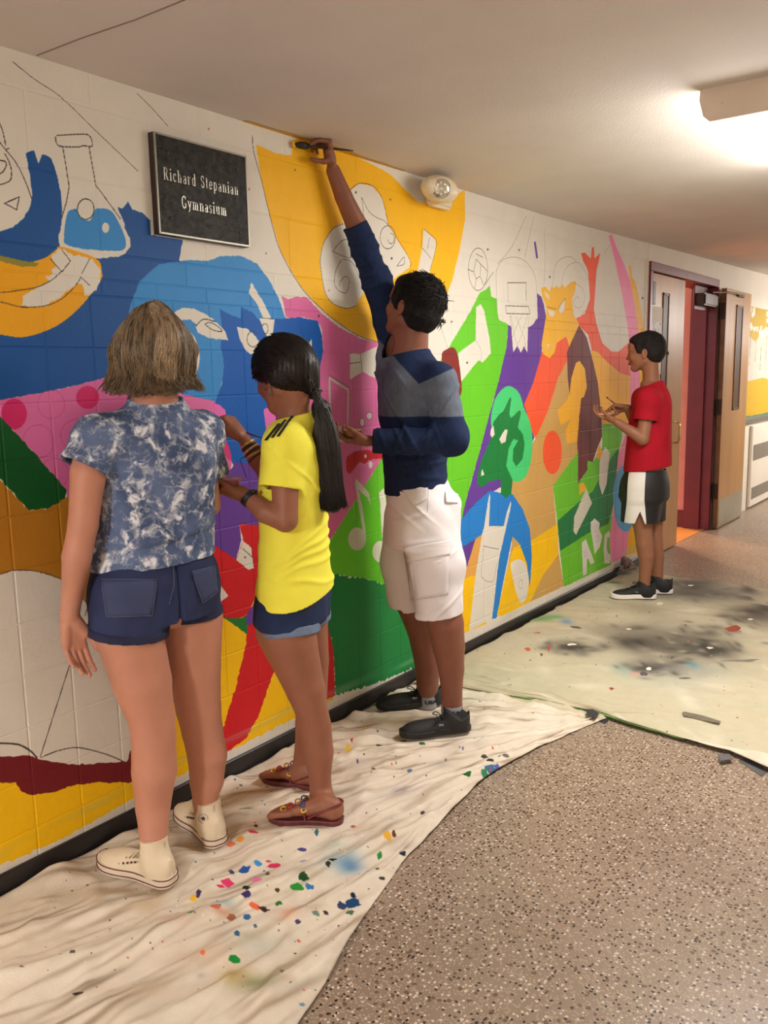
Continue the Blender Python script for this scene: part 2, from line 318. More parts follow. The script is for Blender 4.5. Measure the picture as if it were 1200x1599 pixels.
# brown figure
area_([(905, 508), (917, 528), (925, 558), (934, 597), (939, 632), (941, 682), (933, 701), (926, 722), (918, 734), (903, 756), (903, 712), (900, 662), (906, 645), (908, 622), (912, 621), (917, 605), (914, 577), (906, 564), (900, 567), (893, 591), (890, 616), (887, 590), (886, 550)], BR)
area_([(906, 564), (914, 577), (917, 605), (912, 621), (908, 622), (905, 650), (902, 690), (886, 693), (884, 672), (892, 655), (876, 664), (871, 642), (885, 627), (890, 616), (893, 591), (900, 567)], (244, 180, 44), amp=.002)
area_([(923, 547), (934, 550), (947, 564), (969, 583), (988, 590), (986, 646), (980, 667), (941, 666), (938, 632), (934, 597), (925, 558)], (252, 186, 50))
area_([(864, 759), (903, 706), (903, 756), (918, 734), (918, 720), (926, 722), (941, 700), (941, 663), (972, 660), (972, 682), (966, 712), (975, 760), (962, 790), (953, 845), (955, 882), (881, 917), (875, 860), (870, 810)], (110, 196, 44), amp=.0025)
area_([(968, 700), (958, 790), (951, 818), (919, 833), (875, 861), (871, 814), (905, 784), (926, 768), (944, 734), (960, 708)], (28, 122, 66))
area_([(936, 695), (944, 709), (936, 718), (931, 714)], (244, 180, 44)); area_([(905, 756), (912, 754), (917, 764), (905, 774)], (244, 180, 44))
area_([(945, 698), (953, 707), (948, 756), (941, 774), (936, 756), (937, 720)], WH); area_([(916, 763), (925, 786), (900, 836), (896, 830), (897, 808)], (220, 214, 196))
area_([(909, 848), (915, 842), (919, 852), (929, 879), (923, 882), (919, 873), (917, 874), (917, 896), (911, 900)], WH); ring(915, 866, 2, 4, .0014)
area_([(923, 816), (929, 810), (937, 817), (936, 827), (941, 838), (937, 855), (929, 866), (927, 850), (923, 828)], WH); ring(931, 826, 2, 6, .0014); ring(933, 842, 2, 6, .0014)
area_([(945, 836), (951, 829), (955, 838), (949, 841), (948, 855), (951, 867), (955, 864), (953, 880), (945, 881), (943, 860)], WH); line([(948, 858), (950, 874)], .0014)
area_([(951, 369), (956, 366), (961, 380), (966, 393), (975, 412), (985, 440), (993, 484), (998, 520), (1003, 600), (1000, 720), (990, 800), (980, 866), (956, 880), (952, 850), (958, 790), (966, 712), (977, 680), (983, 640), (985, 588), (982, 520), (978, 495), (971, 454), (960, 404)], (248, 142, 190))
area_([(972, 728), (978, 732), (984, 745), (992, 790), (989, 822), (978, 831), (966, 822), (960, 800), (958, 770), (963, 742)], (92, 170, 226), True)
area_([(982, 415), (986, 415), (988, 434), (993, 440), (998, 462), (1006, 517), (1010, 600), (1004, 640), (1002, 700), (1000, 600), (998, 520), (993, 484), (985, 440)], YE)
area_([(983, 830), (992, 812), (999, 800), (1001, 862), (978, 868)], YE); area_([(1000, 700), (1006, 640), (1004, 860), (996, 866), (994, 810)], YE)
# big yellow half circle with sketched ram
area_([(400, 227), (412, 231), (430, 240), (455, 244), (457, 219), (470, 216), (534, 236), (575, 254), (609, 272), (636, 300), (654, 317), (698, 313), (726, 297), (727, 341), (718, 392), (706, 440), (692, 477), (670, 505), (635, 528), (595, 536), (561, 525), (524, 501), (496, 477), (469, 447), (438, 392), (421, 334), (408, 279)], YE)
line([(394, 212), (397, 240), (408, 280), (421, 334), (438, 392), (469, 447), (496, 477), (524, 501), (561, 525), (595, 536)], .0028)
area_([(500, 409), (505, 382), (520, 358), (537, 350), (556, 360), (575, 440), (561, 467), (556, 478), (541, 482), (520, 474), (507, 454)], WH, True)
area_([(535, 345), (540, 315), (549, 297), (561, 287), (582, 291), (597, 310), (607, 351), (625, 382), (641, 406), (640, 418), (620, 432), (600, 450), (560, 450), (545, 400)], WH)
area_([(650, 435), (660, 388), (662, 358), (681, 375), (681, 389), (672, 423), (670, 440)], WH)
for L in ([(546, 298), (561, 287), (582, 291), (597, 310), (607, 351)], [(565, 308), (576, 330), (588, 340), (607, 352), (640, 406), (640, 417)], [(565, 308), (568, 342), (560, 345)], [(500, 409), (505, 382), (520, 358), (537, 350)], [(500, 409), (507, 454), (520, 474), (541, 482), (556, 478)], [(520, 393), (532, 378), (544, 376), (550, 400), (540, 402), (520, 393)], [(534, 405), (524, 425), (524, 448), (540, 458), (546, 440), (540, 432), (532, 440), (530, 448)], [(536, 405), (550, 410), (560, 430)], [(660, 388), (668, 397), (674, 405)], [(671, 372), (668, 390)], [(660, 358), (658, 388)], [(662, 358), (681, 375), (681, 389), (672, 423)], [(620, 416), (631, 402), (631, 413), (620, 416)]): line(L, .0022)
ring(606, 371, 12, 18); ring(611, 373, 5, 8, a0=-100, a1=170)
# notes, bow tie, red splash
NT = (206, 202, 188)
ell(558, 842, 14, 18, NT); area_([(556, 748), (560, 765), (566, 790), (571, 828), (572, 840), (567, 830), (562, 800), (555, 757)], NT); area_([(556, 747), (566, 758), (576, 770), (580, 791), (575, 778), (566, 770), (559, 764)], NT)
ell(595, 862, 13, 17, WH); area_([(592, 770), (600, 762), (604, 790), (598, 860), (594, 785)], WH)
for L in ([(515, 591), (544, 609)], [(515, 591), (516, 668)], [(544, 609), (543, 672)]): line(L, .010, NT, False)
ell(534, 678, 11, 13, NT); line([(515, 586), (546, 606)], .002)
area_([(547, 553), (563, 553), (591, 541), (610, 530), (610, 600), (577, 587), (567, 581), (547, 593)], WH); line([(563, 553), (566, 582)]); line([(547, 568), (563, 566)])
area_([(542, 714), (552, 706), (600, 700), (600, 716), (576, 718), (570, 726), (563, 721), (547, 741), (541, 734)], (196, 28, 36), amp=.004)
ell(566, 660, 3, 6, WH); ell(577, 650, 4, 5, WH); ell(579, 726, 3, 6, WH); ell(571, 713, 2, 3, WH); ring(566, 660, 4, 7, .0014); ring(577, 650, 5, 6, .0014)
for (x, y, c) in ((326, 202, (200, 110, 120)), (389, 296, (200, 120, 130)), (416, 396, (150, 140, 160)), (514, 454, (220, 140, 160)), (498, 494, (90, 50, 90)), (762, 390, (110, 104, 100)), (811, 391, (150, 130, 120)), (859, 433, (120, 116, 110)), (730, 567, (90, 84, 80)), (706, 503, (150, 130, 130)), (612, 404, (80, 76, 70)), (556, 301, (80, 76, 70)), (610, 312, (160, 120, 40)), (461, 266, (170, 120, 30)), (1004, 466, (90, 84, 80))): ell(x, y, 1.6, 2, c, 8)
for k in range(26):
    MU.blob(RNG.uniform(.8, 6.2), RNG.uniform(.07, .16), RNG.uniform(.05, .25), .012, (190, 190, 178), .35)
IM_MU = MU.image('mural_paint')
M_MURAL = paint_material('painted_block', IM_MU, MU, 'YZ', .55, .28, .3, 60, .05)
# ------------------------------------------------------------------ the setting
CEIL = 2.285
def terrazzo():
    m, nt, b = nmat('terrazzo'); g = node(nt, 'ShaderNodeNewGeometry')
    def chips(scale, lo, col, prev, thr, seed):
        mp = node(nt, 'ShaderNodeMapping'); mp.inputs['Location'].default_value = (seed, seed * 1.7, 0); nt.links.new(g.outputs['Position'], mp.inputs[0])
        nz = node(nt, 'ShaderNodeTexNoise', Scale=scale * .9, Detail=1); nt.links.new(mp.outputs[0], nz.inputs['Vector'])
        ad = node(nt, 'ShaderNodeVectorMath', operation='MULTIPLY_ADD'); nt.links.new(nz.outputs[1], ad.inputs[0])
        ad.inputs[1].default_value = (.7 / scale,) * 3; nt.links.new(mp.outputs[0], ad.inputs[2])
        v = node(nt, 'ShaderNodeTexVoronoi', Scale=scale); v.voronoi_dimensions = '2D'; nt.links.new(ad.outputs[0], v.inputs['Vector'])
        sp = node(nt, 'ShaderNodeSeparateColor'); nt.links.new(v.outputs['Color'], sp.inputs[0])
        a = node(nt, 'ShaderNodeMath', operation='LESS_THAN'); nt.links.new(v.outputs['Distance'], a.inputs[0]); a.inputs[1].default_value = lo
        c = node(nt, 'ShaderNodeMath', operation='LESS_THAN'); nt.links.new(sp.outputs[0], c.inputs[0]); c.inputs[1].default_value = thr
        mu = node(nt, 'ShaderNodeMath', operation='MULTIPLY'); nt.links.new(a.outputs[0], mu.inputs[0]); nt.links.new(c.outputs[0], mu.inputs[1])
        mx = node(nt, 'ShaderNodeMix', data_type='RGBA'); nt.links.new(mu.outputs[0], mx.inputs[0]); nt.links.new(prev, mx.inputs[6]); mx.inputs[7].default_value = s2l(col) + (1,)
        return mx.outputs[2]
    nz = node(nt, 'ShaderNodeTexNoise', Scale=2.2, Detail=5); nt.links.new(g.outputs['Position'], nz.inputs['Vector'])
    cr = node(nt, 'ShaderNodeValToRGB'); cr.color_ramp.elements[0].position = .3; cr.color_ramp.elements[1].position = .7
    cr.color_ramp.elements[0].color = s2l((140, 122, 106)) + (1,); cr.color_ramp.elements[1].color = s2l((156, 138, 121)) + (1,)
    nt.links.new(nz.outputs[0], cr.inputs[0]); o = cr.outputs[0]
    o = chips(190, .38, (186, 168, 150), o, .30, 1.0)
    o = chips(200, .38, (146, 122, 102), o, .35, 8.0)
    o = chips(80, .28, (208, 193, 178), o, .22, 3.0)
    o = chips(84, .30, (54, 42, 38), o, .20, 5.0)
    o = chips(52, .27, (110, 86, 70), o, .16, 6.5)
    nt.links.new(o, b.inputs['Base Color']); b.inputs['Roughness'].default_value = .34; b.inputs['Specular IOR Level'].default_value = .4
    return m
M_TERR = terrazzo()
M_CEIL = mat('ceiling_paint', (214, 205, 199), .85, var=.04, scale=3, bump=.6, bscale=150)
M_WHITE = mat('cream_wall_paint', (226, 218, 204), .5, var=.03, scale=3, bump=.3, bscale=80)
M_BLACK = mat('black_vinyl', (36, 33, 34), .42, bump=.1)
M_MAROON = mat('maroon_paint', (112, 34, 46), .4, var=.1, bump=.15)
M_PINKW = mat('pink_block_paint', (214, 150, 140), .6)
M_STEEL = mat('brushed_steel', (170, 165, 155), .35, metal=1, var=.1, scale=30)
M_TAPE = mat('grey_tape', (92, 92, 96), .5, var=.15, scale=60)
M_DARK = mat('dark_hardware', (62, 44, 34), .45, metal=.5)

fl = box('floor', (-4, -6, -.12), (4.2, 24, 0), M_TERR); tag(fl, kind='structure')
V = [(0, -6, CEIL), (4.2, -6, CEIL), (4.2, 4.5, CEIL), (0, 4.5, CEIL), (4.2, 24, CEIL + .019 * 19.5), (0, 24, CEIL + .019 * 19.5)]
V = [(x if x > 0 else -.2, y, z) for x, y, z in V] + [(x if x > 0 else -.2, y, z + .1) for x, y, z in V]
cl = mesh_obj('ceiling', V, [(0, 3, 2, 1), (3, 5, 4, 2), (6, 7, 8, 9), (9, 8, 10, 11), (0, 1, 7, 6), (5, 11, 10, 4), (0, 6, 9, 3), (3, 9, 11, 5), (1, 2, 8, 7), (2, 4, 10, 8)], M_CEIL)
tag(cl, kind='structure')
# hairline joint between two ceiling panels, and the yellow paint that went over the edge
bm = bmesh.new()
pts = [(.012, 1.425), (.2, 1.43), (.4, 1.445), (.65, 1.447), (1.2, 1.44), (2.2, 1.45)]
tube(bm, [(x, y, CEIL) for x, y in pts], .0022, 5)
bm_obj('panel_joint', bm, mat('crack', (120, 104, 90), .9), cl)
V = []; n = 40
for i in range(n + 1):
    y = 2.19 + (3.13 - 2.19) * i / n; wd = .02 + .012 * noise.noise(Vector((y * 9, 0, 0))) + .028 * min(1, max(0, 1 - abs(y - 2.62) / .25)) * .6
    V += [(0, y, CEIL - .0012), (wd, y, CEIL - .0012)]
mesh_obj('paint_smear', V, [(2 * i, 2 * i + 2, 2 * i + 3, 2 * i + 1) for i in range(n)], mat('yellow_smear', (206, 160, 34), .6), cl)

# wall with the mural: mortar face plus every block as a piece
wl = box('wall_left', (-.2, -6, 0), (-.0014, 6.15, 2.42), M_MURAL); tag(wl, kind='structure')
MOD = .1518; Y0 = 1.2395
def block_mesh(name, L, H):
    bm = bmesh.new(); g = .0012; c = .0030
    o = [(-.0014, g, g), (-.0014, L - g, g), (-.0014, L - g, H - g), (-.0014, g, H - g)]
    i_ = [(0, g + c, g + c), (0, L - g - c, g + c), (0, L - g - c, H - g - c), (0, g + c, H - g - c)]
    a = [bm.verts.new(v) for v in o]; b = [bm.verts.new(v) for v in i_]
    for k in range(4): bm.faces.new([a[k], a[(k + 1) % 4], b[(k + 1) % 4], b[k]])
    bm.faces.new(b); me = bpy.data.meshes.new(name); bm.to_mesh(me); bm.free(); me.materials.append(M_MURAL); return me
small = block_mesh('square_block', MOD, MOD)
def piece(name, me, y, z):
    o = bpy.data.objects.new(name, me); o.location = (RNG.uniform(-.0004, .0003), y, z); link(o, wl); return o
for c in range(-1, 26):
    for r in range(11):
        if (c * 11 + r) >= 286: break
        piece('square_block', small, Y0 + c * MOD, r * MOD)
rest = bmesh.new()
def rest_block(y, z, L, H):
    g = .0012; c = .0030
    a = [rest.verts.new(v) for v in [(-.0014, y + g, z + g), (-.0014, y + L - g, z + g), (-.0014, y + L - g, z + H - g), (-.0014, y + g, z + H - g)]]
    b = [rest.verts.new(v) for v in [(0, y + g + c, z + g + c), (0, y + L - g - c, z + g + c), (0, y + L - g - c, z + H - g - c), (0, y + g + c, z + H - g - c)]]
    for k in range(4): rest.faces.new([a[k], a[(k + 1) % 4], b[(k + 1) % 4], b[k]])
    rest.faces.new(b)
for c in list(range(-32, -1)) + list(range(25, 33)):
    for r in range(11):
        if c == 25 and c * 11 + r < 286: continue
        L = min(MOD, 6.15 - (Y0 + c * MOD))
        if L > .02: rest_block(Y0 + c * MOD, r * MOD, L, MOD)
me = bpy.data.meshes.new('square_block'); rest.to_mesh(me); rest.free(); me.materials.append(M_MURAL)
tag(link(bpy.data.objects.new('square_block', me), wl), kind='stuff')
for z0, z1, off, Ls in ((11 * MOD, 1.718, .0, .203), (1.718, 1.792, .1, .406), (1.792, 1.993, .19, .406), (1.993, 2.194, 0.39, .406), (2.194, 2.36, .19, .406)):
    me = block_mesh('wide_block', Ls, z1 - z0); y = .59 + off
    if Ls < .3:
        y = .57
    while y + .01 < 6.15:
        if y + Ls > 6.15:
            me = block_mesh('wide_block', 6.15 - y, z1 - z0)
        piece('wide_block', me, y, z0); y += Ls
bb = box('baseboard_left', (-.002, -6, 0), (.012, 6.1, .067), M_BLACK, bev=.003); tag(bb, kind='structure')
# wall above and beyond the door, back of the corridor
w2 = bmesh.new(); bx(w2, (-.2, 6.15, 2.185), (0, 7.87, 2.6)); bx(w2, (-.2, 7.87, 0), (0, 24, 2.75))
tag(bm_obj('wall_left_beyond_door', w2, M_WHITE), kind='structure')
tag(box('wall_right', (3.9, -6, 0), (4.1, 24, 2.75), M_WHITE), kind='structure')
tag(box('wall_back', (-.2, -6.2, 0), (4.1, -6, 2.75), M_WHITE), kind='structure')
tag(box('baseboard_right', (3.885, -6, 0), (3.9, 24, .1), M_BLACK), kind='structure')
# gymnasium side
tag(box('wall_gymnasium', (-.32, 7.87, 0), (-.2, 8.0, 2.6), M_PINKW), kind='structure')
M_WOODF = mat('gym_floor_wood', (214, 150, 80), .3, var=.15, scale=3, stretch=(1, 12, 1))
tag(box('floor_gymnasium', (-4, 5, 0), (-.02, 12, .006), M_WOODF), kind='structure')
tag(box('wall_gymnasium_far', (-4.1, 5, 0), (-4, 12, 3), M_PINKW), kind='structure')
tag(box('wall_gymnasium_end', (-4, 11.9, 0), (-.2, 12, 3), M_PINKW), kind='structure')
tag(box('ceiling_gymnasium', (-4.1, 5, 3), (-.2, 12, 3.1), M_WHITE), kind='structure')
tag(box('baseboard_gymnasium', (-.335, 7.855, .006), (-.2, 7.87, .16), M_MAROON), kind='structure')

# door frame
fr = empty('door_1', (0, 7.0, 0)); tag(fr, kind='structure')
fr['label'] = 'maroon steel double door frame at the end of the mural'
def P_(o): adopt(o, fr); return o
P_(box('frame_head', (-.2, 6.15, 2.13), (.022, 7.87, 2.195), M_MAROON, bev=.004))
P_(box('frame_jamb', (-.2, 6.15, 0), (.022, 6.2, 2.13), M_MAROON, bev=.004))
P_(box('frame_jamb', (-.2, 7.83, 0), (.022, 7.87, 2.13), M_MAROON, bev=.004))
P_(box('frame_stop', (-.2, 7.80, 0), (-.06, 7.83, 2.13), M_MAROON, bev=.003))
M_LBL = mat('paper_label', (210, 190, 180), .7)
P_(box('number_label', (.0222, 6.98, 2.15), (.0235, 7.04, 2.18), M_LBL))
# corner trim of the mural wall
tag(box('trim_1', (-.002, 6.105, .1), (.008, 6.15, 2.2), M_WHITE, bev=.002), kind='structure')

M_OAK = mat('varnished_birch', (184, 136, 80), .38, var=.1, scale=2.2, stretch=(3, 3, .5), coord='Object', spec=.3, bump=.05, bscale=40)
M_EDGE = mat('worn_door_edge', (110, 70, 40), .5, var=.3, scale=14)
M_GLASSD = mat('dark_wired_glass', (96, 70, 46), .45, spec=.2)
M_KICK = mat('kick_plate', (158, 150, 122), .3, metal=.6, var=.12, scale=4)
def leaf(name, y0, y1, x0, x1, front, label, wy):
    e = empty(name, ((x0 + x1) / 2, y0, 0.01)); tag(e, label, 'door')
    adopt(box('door_panel', (x0, y0, .01), (x1, y1, 2.125 if front > 0 else 2.12), M_OAK, bev=.002), e)
    adopt(box('edge_strip', (x0 + .002, y0 - .003, .012), (x1 - .002, y0 + .001, 2.11), M_EDGE), e)
    a, b_ = wy; f = x1
    w_ = bmesh.new()
    for lo, hi in (((f - .001, a - .02, 1.06), (f + .008, a, 2.0)), ((f - .001, b_, 1.06), (f + .008, b_ + .02, 2.0)), ((f - .001, a - .02, 1.98), (f + .008, b_ + .02, 2.0)), ((f - .001, a - .02, 1.06), (f + .008, b_ + .02, 1.08))): bx(w_, lo, hi, .002)
    wf = bm_obj('window_frame', w_, M_EDGE, None); adopt(wf, e)
    adopt(box('glass_pane', (f - .001, a, 1.08), (f + .003, b_, 1.98), M_GLASSD), e)
    return e
d1 = leaf('door_leaf', 6.205, 7.0, -.045, -.001, 1, 'closed birch door leaf behind the boy in red', (6.50, 6.60))
adopt(box('closer_plate', (-.001, 6.21, 1.9), (.02, 6.27, 2.06), M_DARK, bev=.003), d1)
bm = bmesh.new(); tube(bm, [(0, 6.79, 1.03), (.05, 6.79, 1.025), (.062, 6.79, .99), (.062, 6.79, .9), (.05, 6.79, .865), (0, 6.79, .86)], .009, 8)
adopt(bm_obj('pull_handle', bm, mat('brass', (214, 186, 130), .25, metal=1), None, True), d1)
d2 = leaf('door_leaf', 7.885, 8.72, .035, .08, 1, 'birch door leaf folded open against the corridor wall', (8.23, 8.41))
adopt(box('kick_plate', (.08, 7.9, .02), (.083, 8.71, .27), M_KICK), d2)
for z in (.35, 1.1, 1.93):
    bm = bmesh.new(); bx(bm, (.0225, 7.81, z - .07), (.0255, 7.868, z + .07)); bx(bm, (.036, 7.8805, z - .07), (.078, 7.8825, z + .07)); tube(bm, [(.034, 7.876, z - .07), (.034, 7.876, z + .07)], .008, 8)
    adopt(bm_obj('hinge', bm, M_DARK), d2)
adopt(box('door_stop', (.045, 8.70, .0), (.07, 8.73, .05), M_LBL, bev=.006), d2)
cz = empty('door_closer', (.05, 7.8, 2.0)); tag(cz, 'brown door closer with a long arm reaching to the open leaf', 'door closer')
adopt(box('closer_body', (-.05, 7.42, 1.96), (.035, 7.8, 2.06), M_DARK, bev=.012, seg=2), cz)
adopt(box('mounting_plate', (-.06, 7.40, 1.93), (-.045, 7.82, 2.125), M_MAROON, bev=.002), cz)
bm = bmesh.new(); tube(bm, [(.04, 7.6, 2.07), (.10, 7.84, 2.085), (.108, 8.1, 2.09), (.108, 8.33, 2.085)], .008, 6)
adopt(bm_obj('closer_arm', bm, M_STEEL), cz)
adopt(box('arm_shoe', (.0815, 8.2, 2.07), (.1, 8.4, 2.1), M_DARK, bev=.003), cz)

# poster next to the closed leaf
M_PA = mat('poster_paper', (226, 218, 208), .6)
def poster_mat():
    m, nt, b = nmat('poster_print'); g = node(nt, 'ShaderNodeNewGeometry')
    v = node(nt, 'ShaderNodeTexVoronoi', Scale=42); nt.links.new(g.outputs['Position'], v.inputs['Vector'])
    h = node(nt, 'ShaderNodeHueSaturation', Saturation=.45, Value=.7); nt.links.new(v.outputs['Color'], h.inputs['Color'])
    nt.links.new(h.outputs[0], b.inputs['Base Color']); return m
po = empty('poster', (.003, 6.34, 1.5)); tag(po, 'white poster with small crowded figures taped to the closed door', 'poster')
adopt(box('sheet', (.0003, 6.215, 1.40), (.002, 6.48, 1.89), M_PA), po)
adopt(box('picture', (.002, 6.225, 1.50), (.0026, 6.475, 1.78), poster_mat()), po)

# mural board and unit ventilator further down the corridor
bo = empty('painted_board', (0, 9.6, .95)); tag(bo, 'yellow and white painted board on the wall beyond the open door', 'board')
def board_mat():
    PB = Paint(8.8, 11, .9, 2.1, .004, (210, 200, 186))
    def q(P, c): PB.poly(rough(np.array(P, float), .02, .004), c)
    q([(8.8, .94), (11, .94), (11, 1.30), (10.2, 1.28), (9.6, 1.34), (8.8, 1.30)], (206, 166, 40))
    q([(8.8, 1.78), (9.2, 1.7), (9.6, 1.86), (10.4, 1.8), (11, 1.9), (11, 2.03), (8.8, 2.03)], (196, 164, 62))
    for k in range(26):
        u = RNG.uniform(8.9, 10.9); v = RNG.uniform(1.72, 1.98); q([(u, v), (u + .09, v + .02), (u + .08, v + .06), (u - .01, v + .05)], (230, 224, 214))
    for k in range(9):
        u = 9.0 + k * .22; v = RNG.uniform(1.35, 1.5); L = RNG.uniform(.15, .35); q([(u, v), (u + .012, v), (u + .018, v + L), (u + .004, v + L)], (120, 106, 92))
    q([(8.8, .93), (11, .93), (11, .965), (8.8, .965)], (70, 120, 110))
    return paint_material('board_paint', PB.image('board_paint'), PB, 'YZ', .6, .3, .1, 60, .04)
adopt(box('board_panel', (0, 8.85, .95), (.02, 10.9, 2.03), board_mat()), bo)
adopt(box('bottom_rail', (0, 8.85, .90), (.045, 10.9, .95), M_STEEL, bev=.006), bo)
uv = empty('wall_heater', (.02, 9.9, .1)); tag(uv, 'cream metal heater cabinet with grey grilles under the painted board', 'heater')
adopt(box('cabinet', (0.001, 9.22, .02), (.035, 10.9, .86), M_WHITE, bev=.008), uv)
M_GR = mat('grey_grille', (150, 142, 132), .5)
for z0, z1 in ((.50, .66), (.10, .22)):
    g = bmesh.new(); k = 9.27
    while k < 10.8: bx(g, (.033, k, z0), (.040, k + .012, z1)); k += .022
    go = bm_obj('grille', g, M_GR, None); tag(go, kind='stuff'); adopt(go, uv)

# ------------------------------------------------------------------ ceiling fixtures
M_LENS, nt, b = nmat('lit_diffuser'); b.inputs['Base Color'].default_value = (1, .95, .85, 1)
b.inputs['Emission Color'].default_value = (1.0, .93, .80, 1); b.inputs['Emission Strength'].default_value = 6.0
M_FIX = mat('fixture_enamel', (214, 196, 178), .45)
def fixture(fx, fy, label, zc):
    e = empty('ceiling_light', (fx, fy, zc)); tag(e, label, 'ceiling light', 'fluorescent ceiling lights')
    x0, x1, y0, y1 = fx - .14, fx + .14, fy - .61, fy + .61
    adopt(box('housing', (x0 + .02, y0 + .01, zc - .03), (x1 - .02, y1 - .01, zc), M_FIX), e)
    prof = [(x0, zc - .028), (x0 + .012, zc - .075), (x0 + .03, zc - .092), (x1 - .03, zc - .092), (x1 - .012, zc - .075), (x1, zc - .028)]
    V = [(x, y, z) for y in (y0 + .012, y1 - .012) for x, z in prof]; n = len(prof)
    F = [(i, i + 1, n + i + 1, n + i) for i in range(n - 1)]
    F += [(n - 1, 0, n, 2 * n - 1)]
    lens = mesh_obj('diffuser', V, F, M_LENS); adopt(lens, e)
    for ya, yb in ((y0, y0 + .012), (y1 - .012, y1)):
        bm = bmesh.new(); P = [(x0 - .004, zc)] + [(x0 - .006, zc - .03), (x0 + .008, zc - .08), (x0 + .028, zc - .098), (x1 - .028, zc - .098), (x1 - .008, zc - .08), (x1 + .006, zc - .03)] + [(x1 + .004, zc)]
        A = [bm.verts.new((x, ya, z)) for x, z in P]; B = [bm.verts.new((x, yb, z)) for x, z in P]
        for i in range(len(P)): bm.faces.new([A[i], A[(i + 1) % len(P)], B[(i + 1) % len(P)], B[i]])
        bm.faces.new(A); bm.faces.new(B[::-1]); bmesh.ops.recalc_face_normals(bm, faces=bm.faces[:])
        cp = bm_obj('end_cap', bm, M_FIX); adopt(cp, e)
    for dx in (-.08, .06):
        s = box('screw', (fx + dx, y0 - .003, zc - .052), (fx + dx + .007, y0, zc - .045), M_LBL, bev=.001); adopt(s, e)
    return e
names = ['lit fluorescent ceiling light at upper right nearest the mural painters', 'lit fluorescent ceiling light behind the viewer', 'lit fluorescent ceiling light beyond the double door', 'farthest lit fluorescent ceiling light down the corridor']
for (fx, fy), nm in zip(FIX, names):
    zc = CEIL + max(0, fy - 4.5) * .019
    fixture(fx, fy, nm, zc)

# ------------------------------------------------------------------ plaque
pl = empty('plaque', (0, 1.98, 2.02)); tag(pl, 'square dark bronze name plaque with raised lettering on the mural wall', 'plaque')
M_BRZ = mat('dark_bronze', (48, 47, 45), .38, metal=.8, var=.5, scale=60, bump=1.0, bscale=300)
M_SIL = mat('polished_edge', (150, 146, 136), .45, metal=.9)
M_WOODB = mat('dark_backing', (44, 30, 22), .5)
PYa, PYb, PZa, PZb = 1.790, 2.178, 1.868, 2.166
adopt(box('backing_board', (0, PYa, PZa), (.020, PYb, PZb), M_WOODB), pl)
adopt(box('face_plate', (.020, PYa + .006, PZa + .006), (.0245, PYb - .006, PZb - .006), M_BRZ), pl)
bm = bmesh.new()
for lo, hi in (((.0205, PYa, PZa), (.027, PYa + .006, PZb)), ((.0205, PYb - .006, PZa), (.027, PYb, PZb)), ((.0205, PYa + .006, PZa), (.027, PYb - .006, PZa + .007)), ((.0205, PYa + .006, PZb - .006), (.027, PYb - .006, PZb))): bx(bm, lo, hi, .001)
adopt(bm_obj('raised_border', bm, M_SIL), pl)
for y, z in ((PYa + .05, PZa + .052), (PYb - .045, PZa + .045), (PYa + .05, PZb - .05), (PYb - .045, PZb - .05)):
    bm = bmesh.new(); bmesh.ops.create_uvsphere(bm, u_segments=12, v_segments=8, radius=.006); bmesh.ops.scale(bm, vec=(.5, 1, 1), verts=bm.verts[:])
    bmesh.ops.translate(bm, vec=(.0245, y, z), verts=bm.verts[:]); adopt(bm_obj('bolt', bm, M_BLACK, None, True), pl)
def text(name, s, size, y, z, parent, m, x=.0245, ext=.0012, rot=(math.pi / 2, 0, math.pi / 2), sx=1, space=1.0):
    c = bpy.data.curves.new(name, 'FONT'); c.body = s; c.size = size; c.extrude = ext; c.align_x = 'CENTER'; c.space_character = space; c.offset = .0006 if size > .02 else 0
    o = bpy.data.objects.new(name, c); link(o); o.rotation_euler = rot; o.location = (x, y, z); o.scale = (sx, 1, 1)
    bpy.context.view_layer.update(); dg = bpy.context.evaluated_depsgraph_get()
    me = bpy.data.meshes.new_from_object(o.evaluated_get(dg)); me.transform(o.matrix_world); bpy.data.objects.remove(o)
    me.materials.clear(); me.materials.append(m); o2 = link(bpy.data.objects.new(name, me)); 
    if parent: adopt(o2, parent)
    return o2
M_LET = mat('raised_letter', (212, 208, 198), .35, metal=.4)
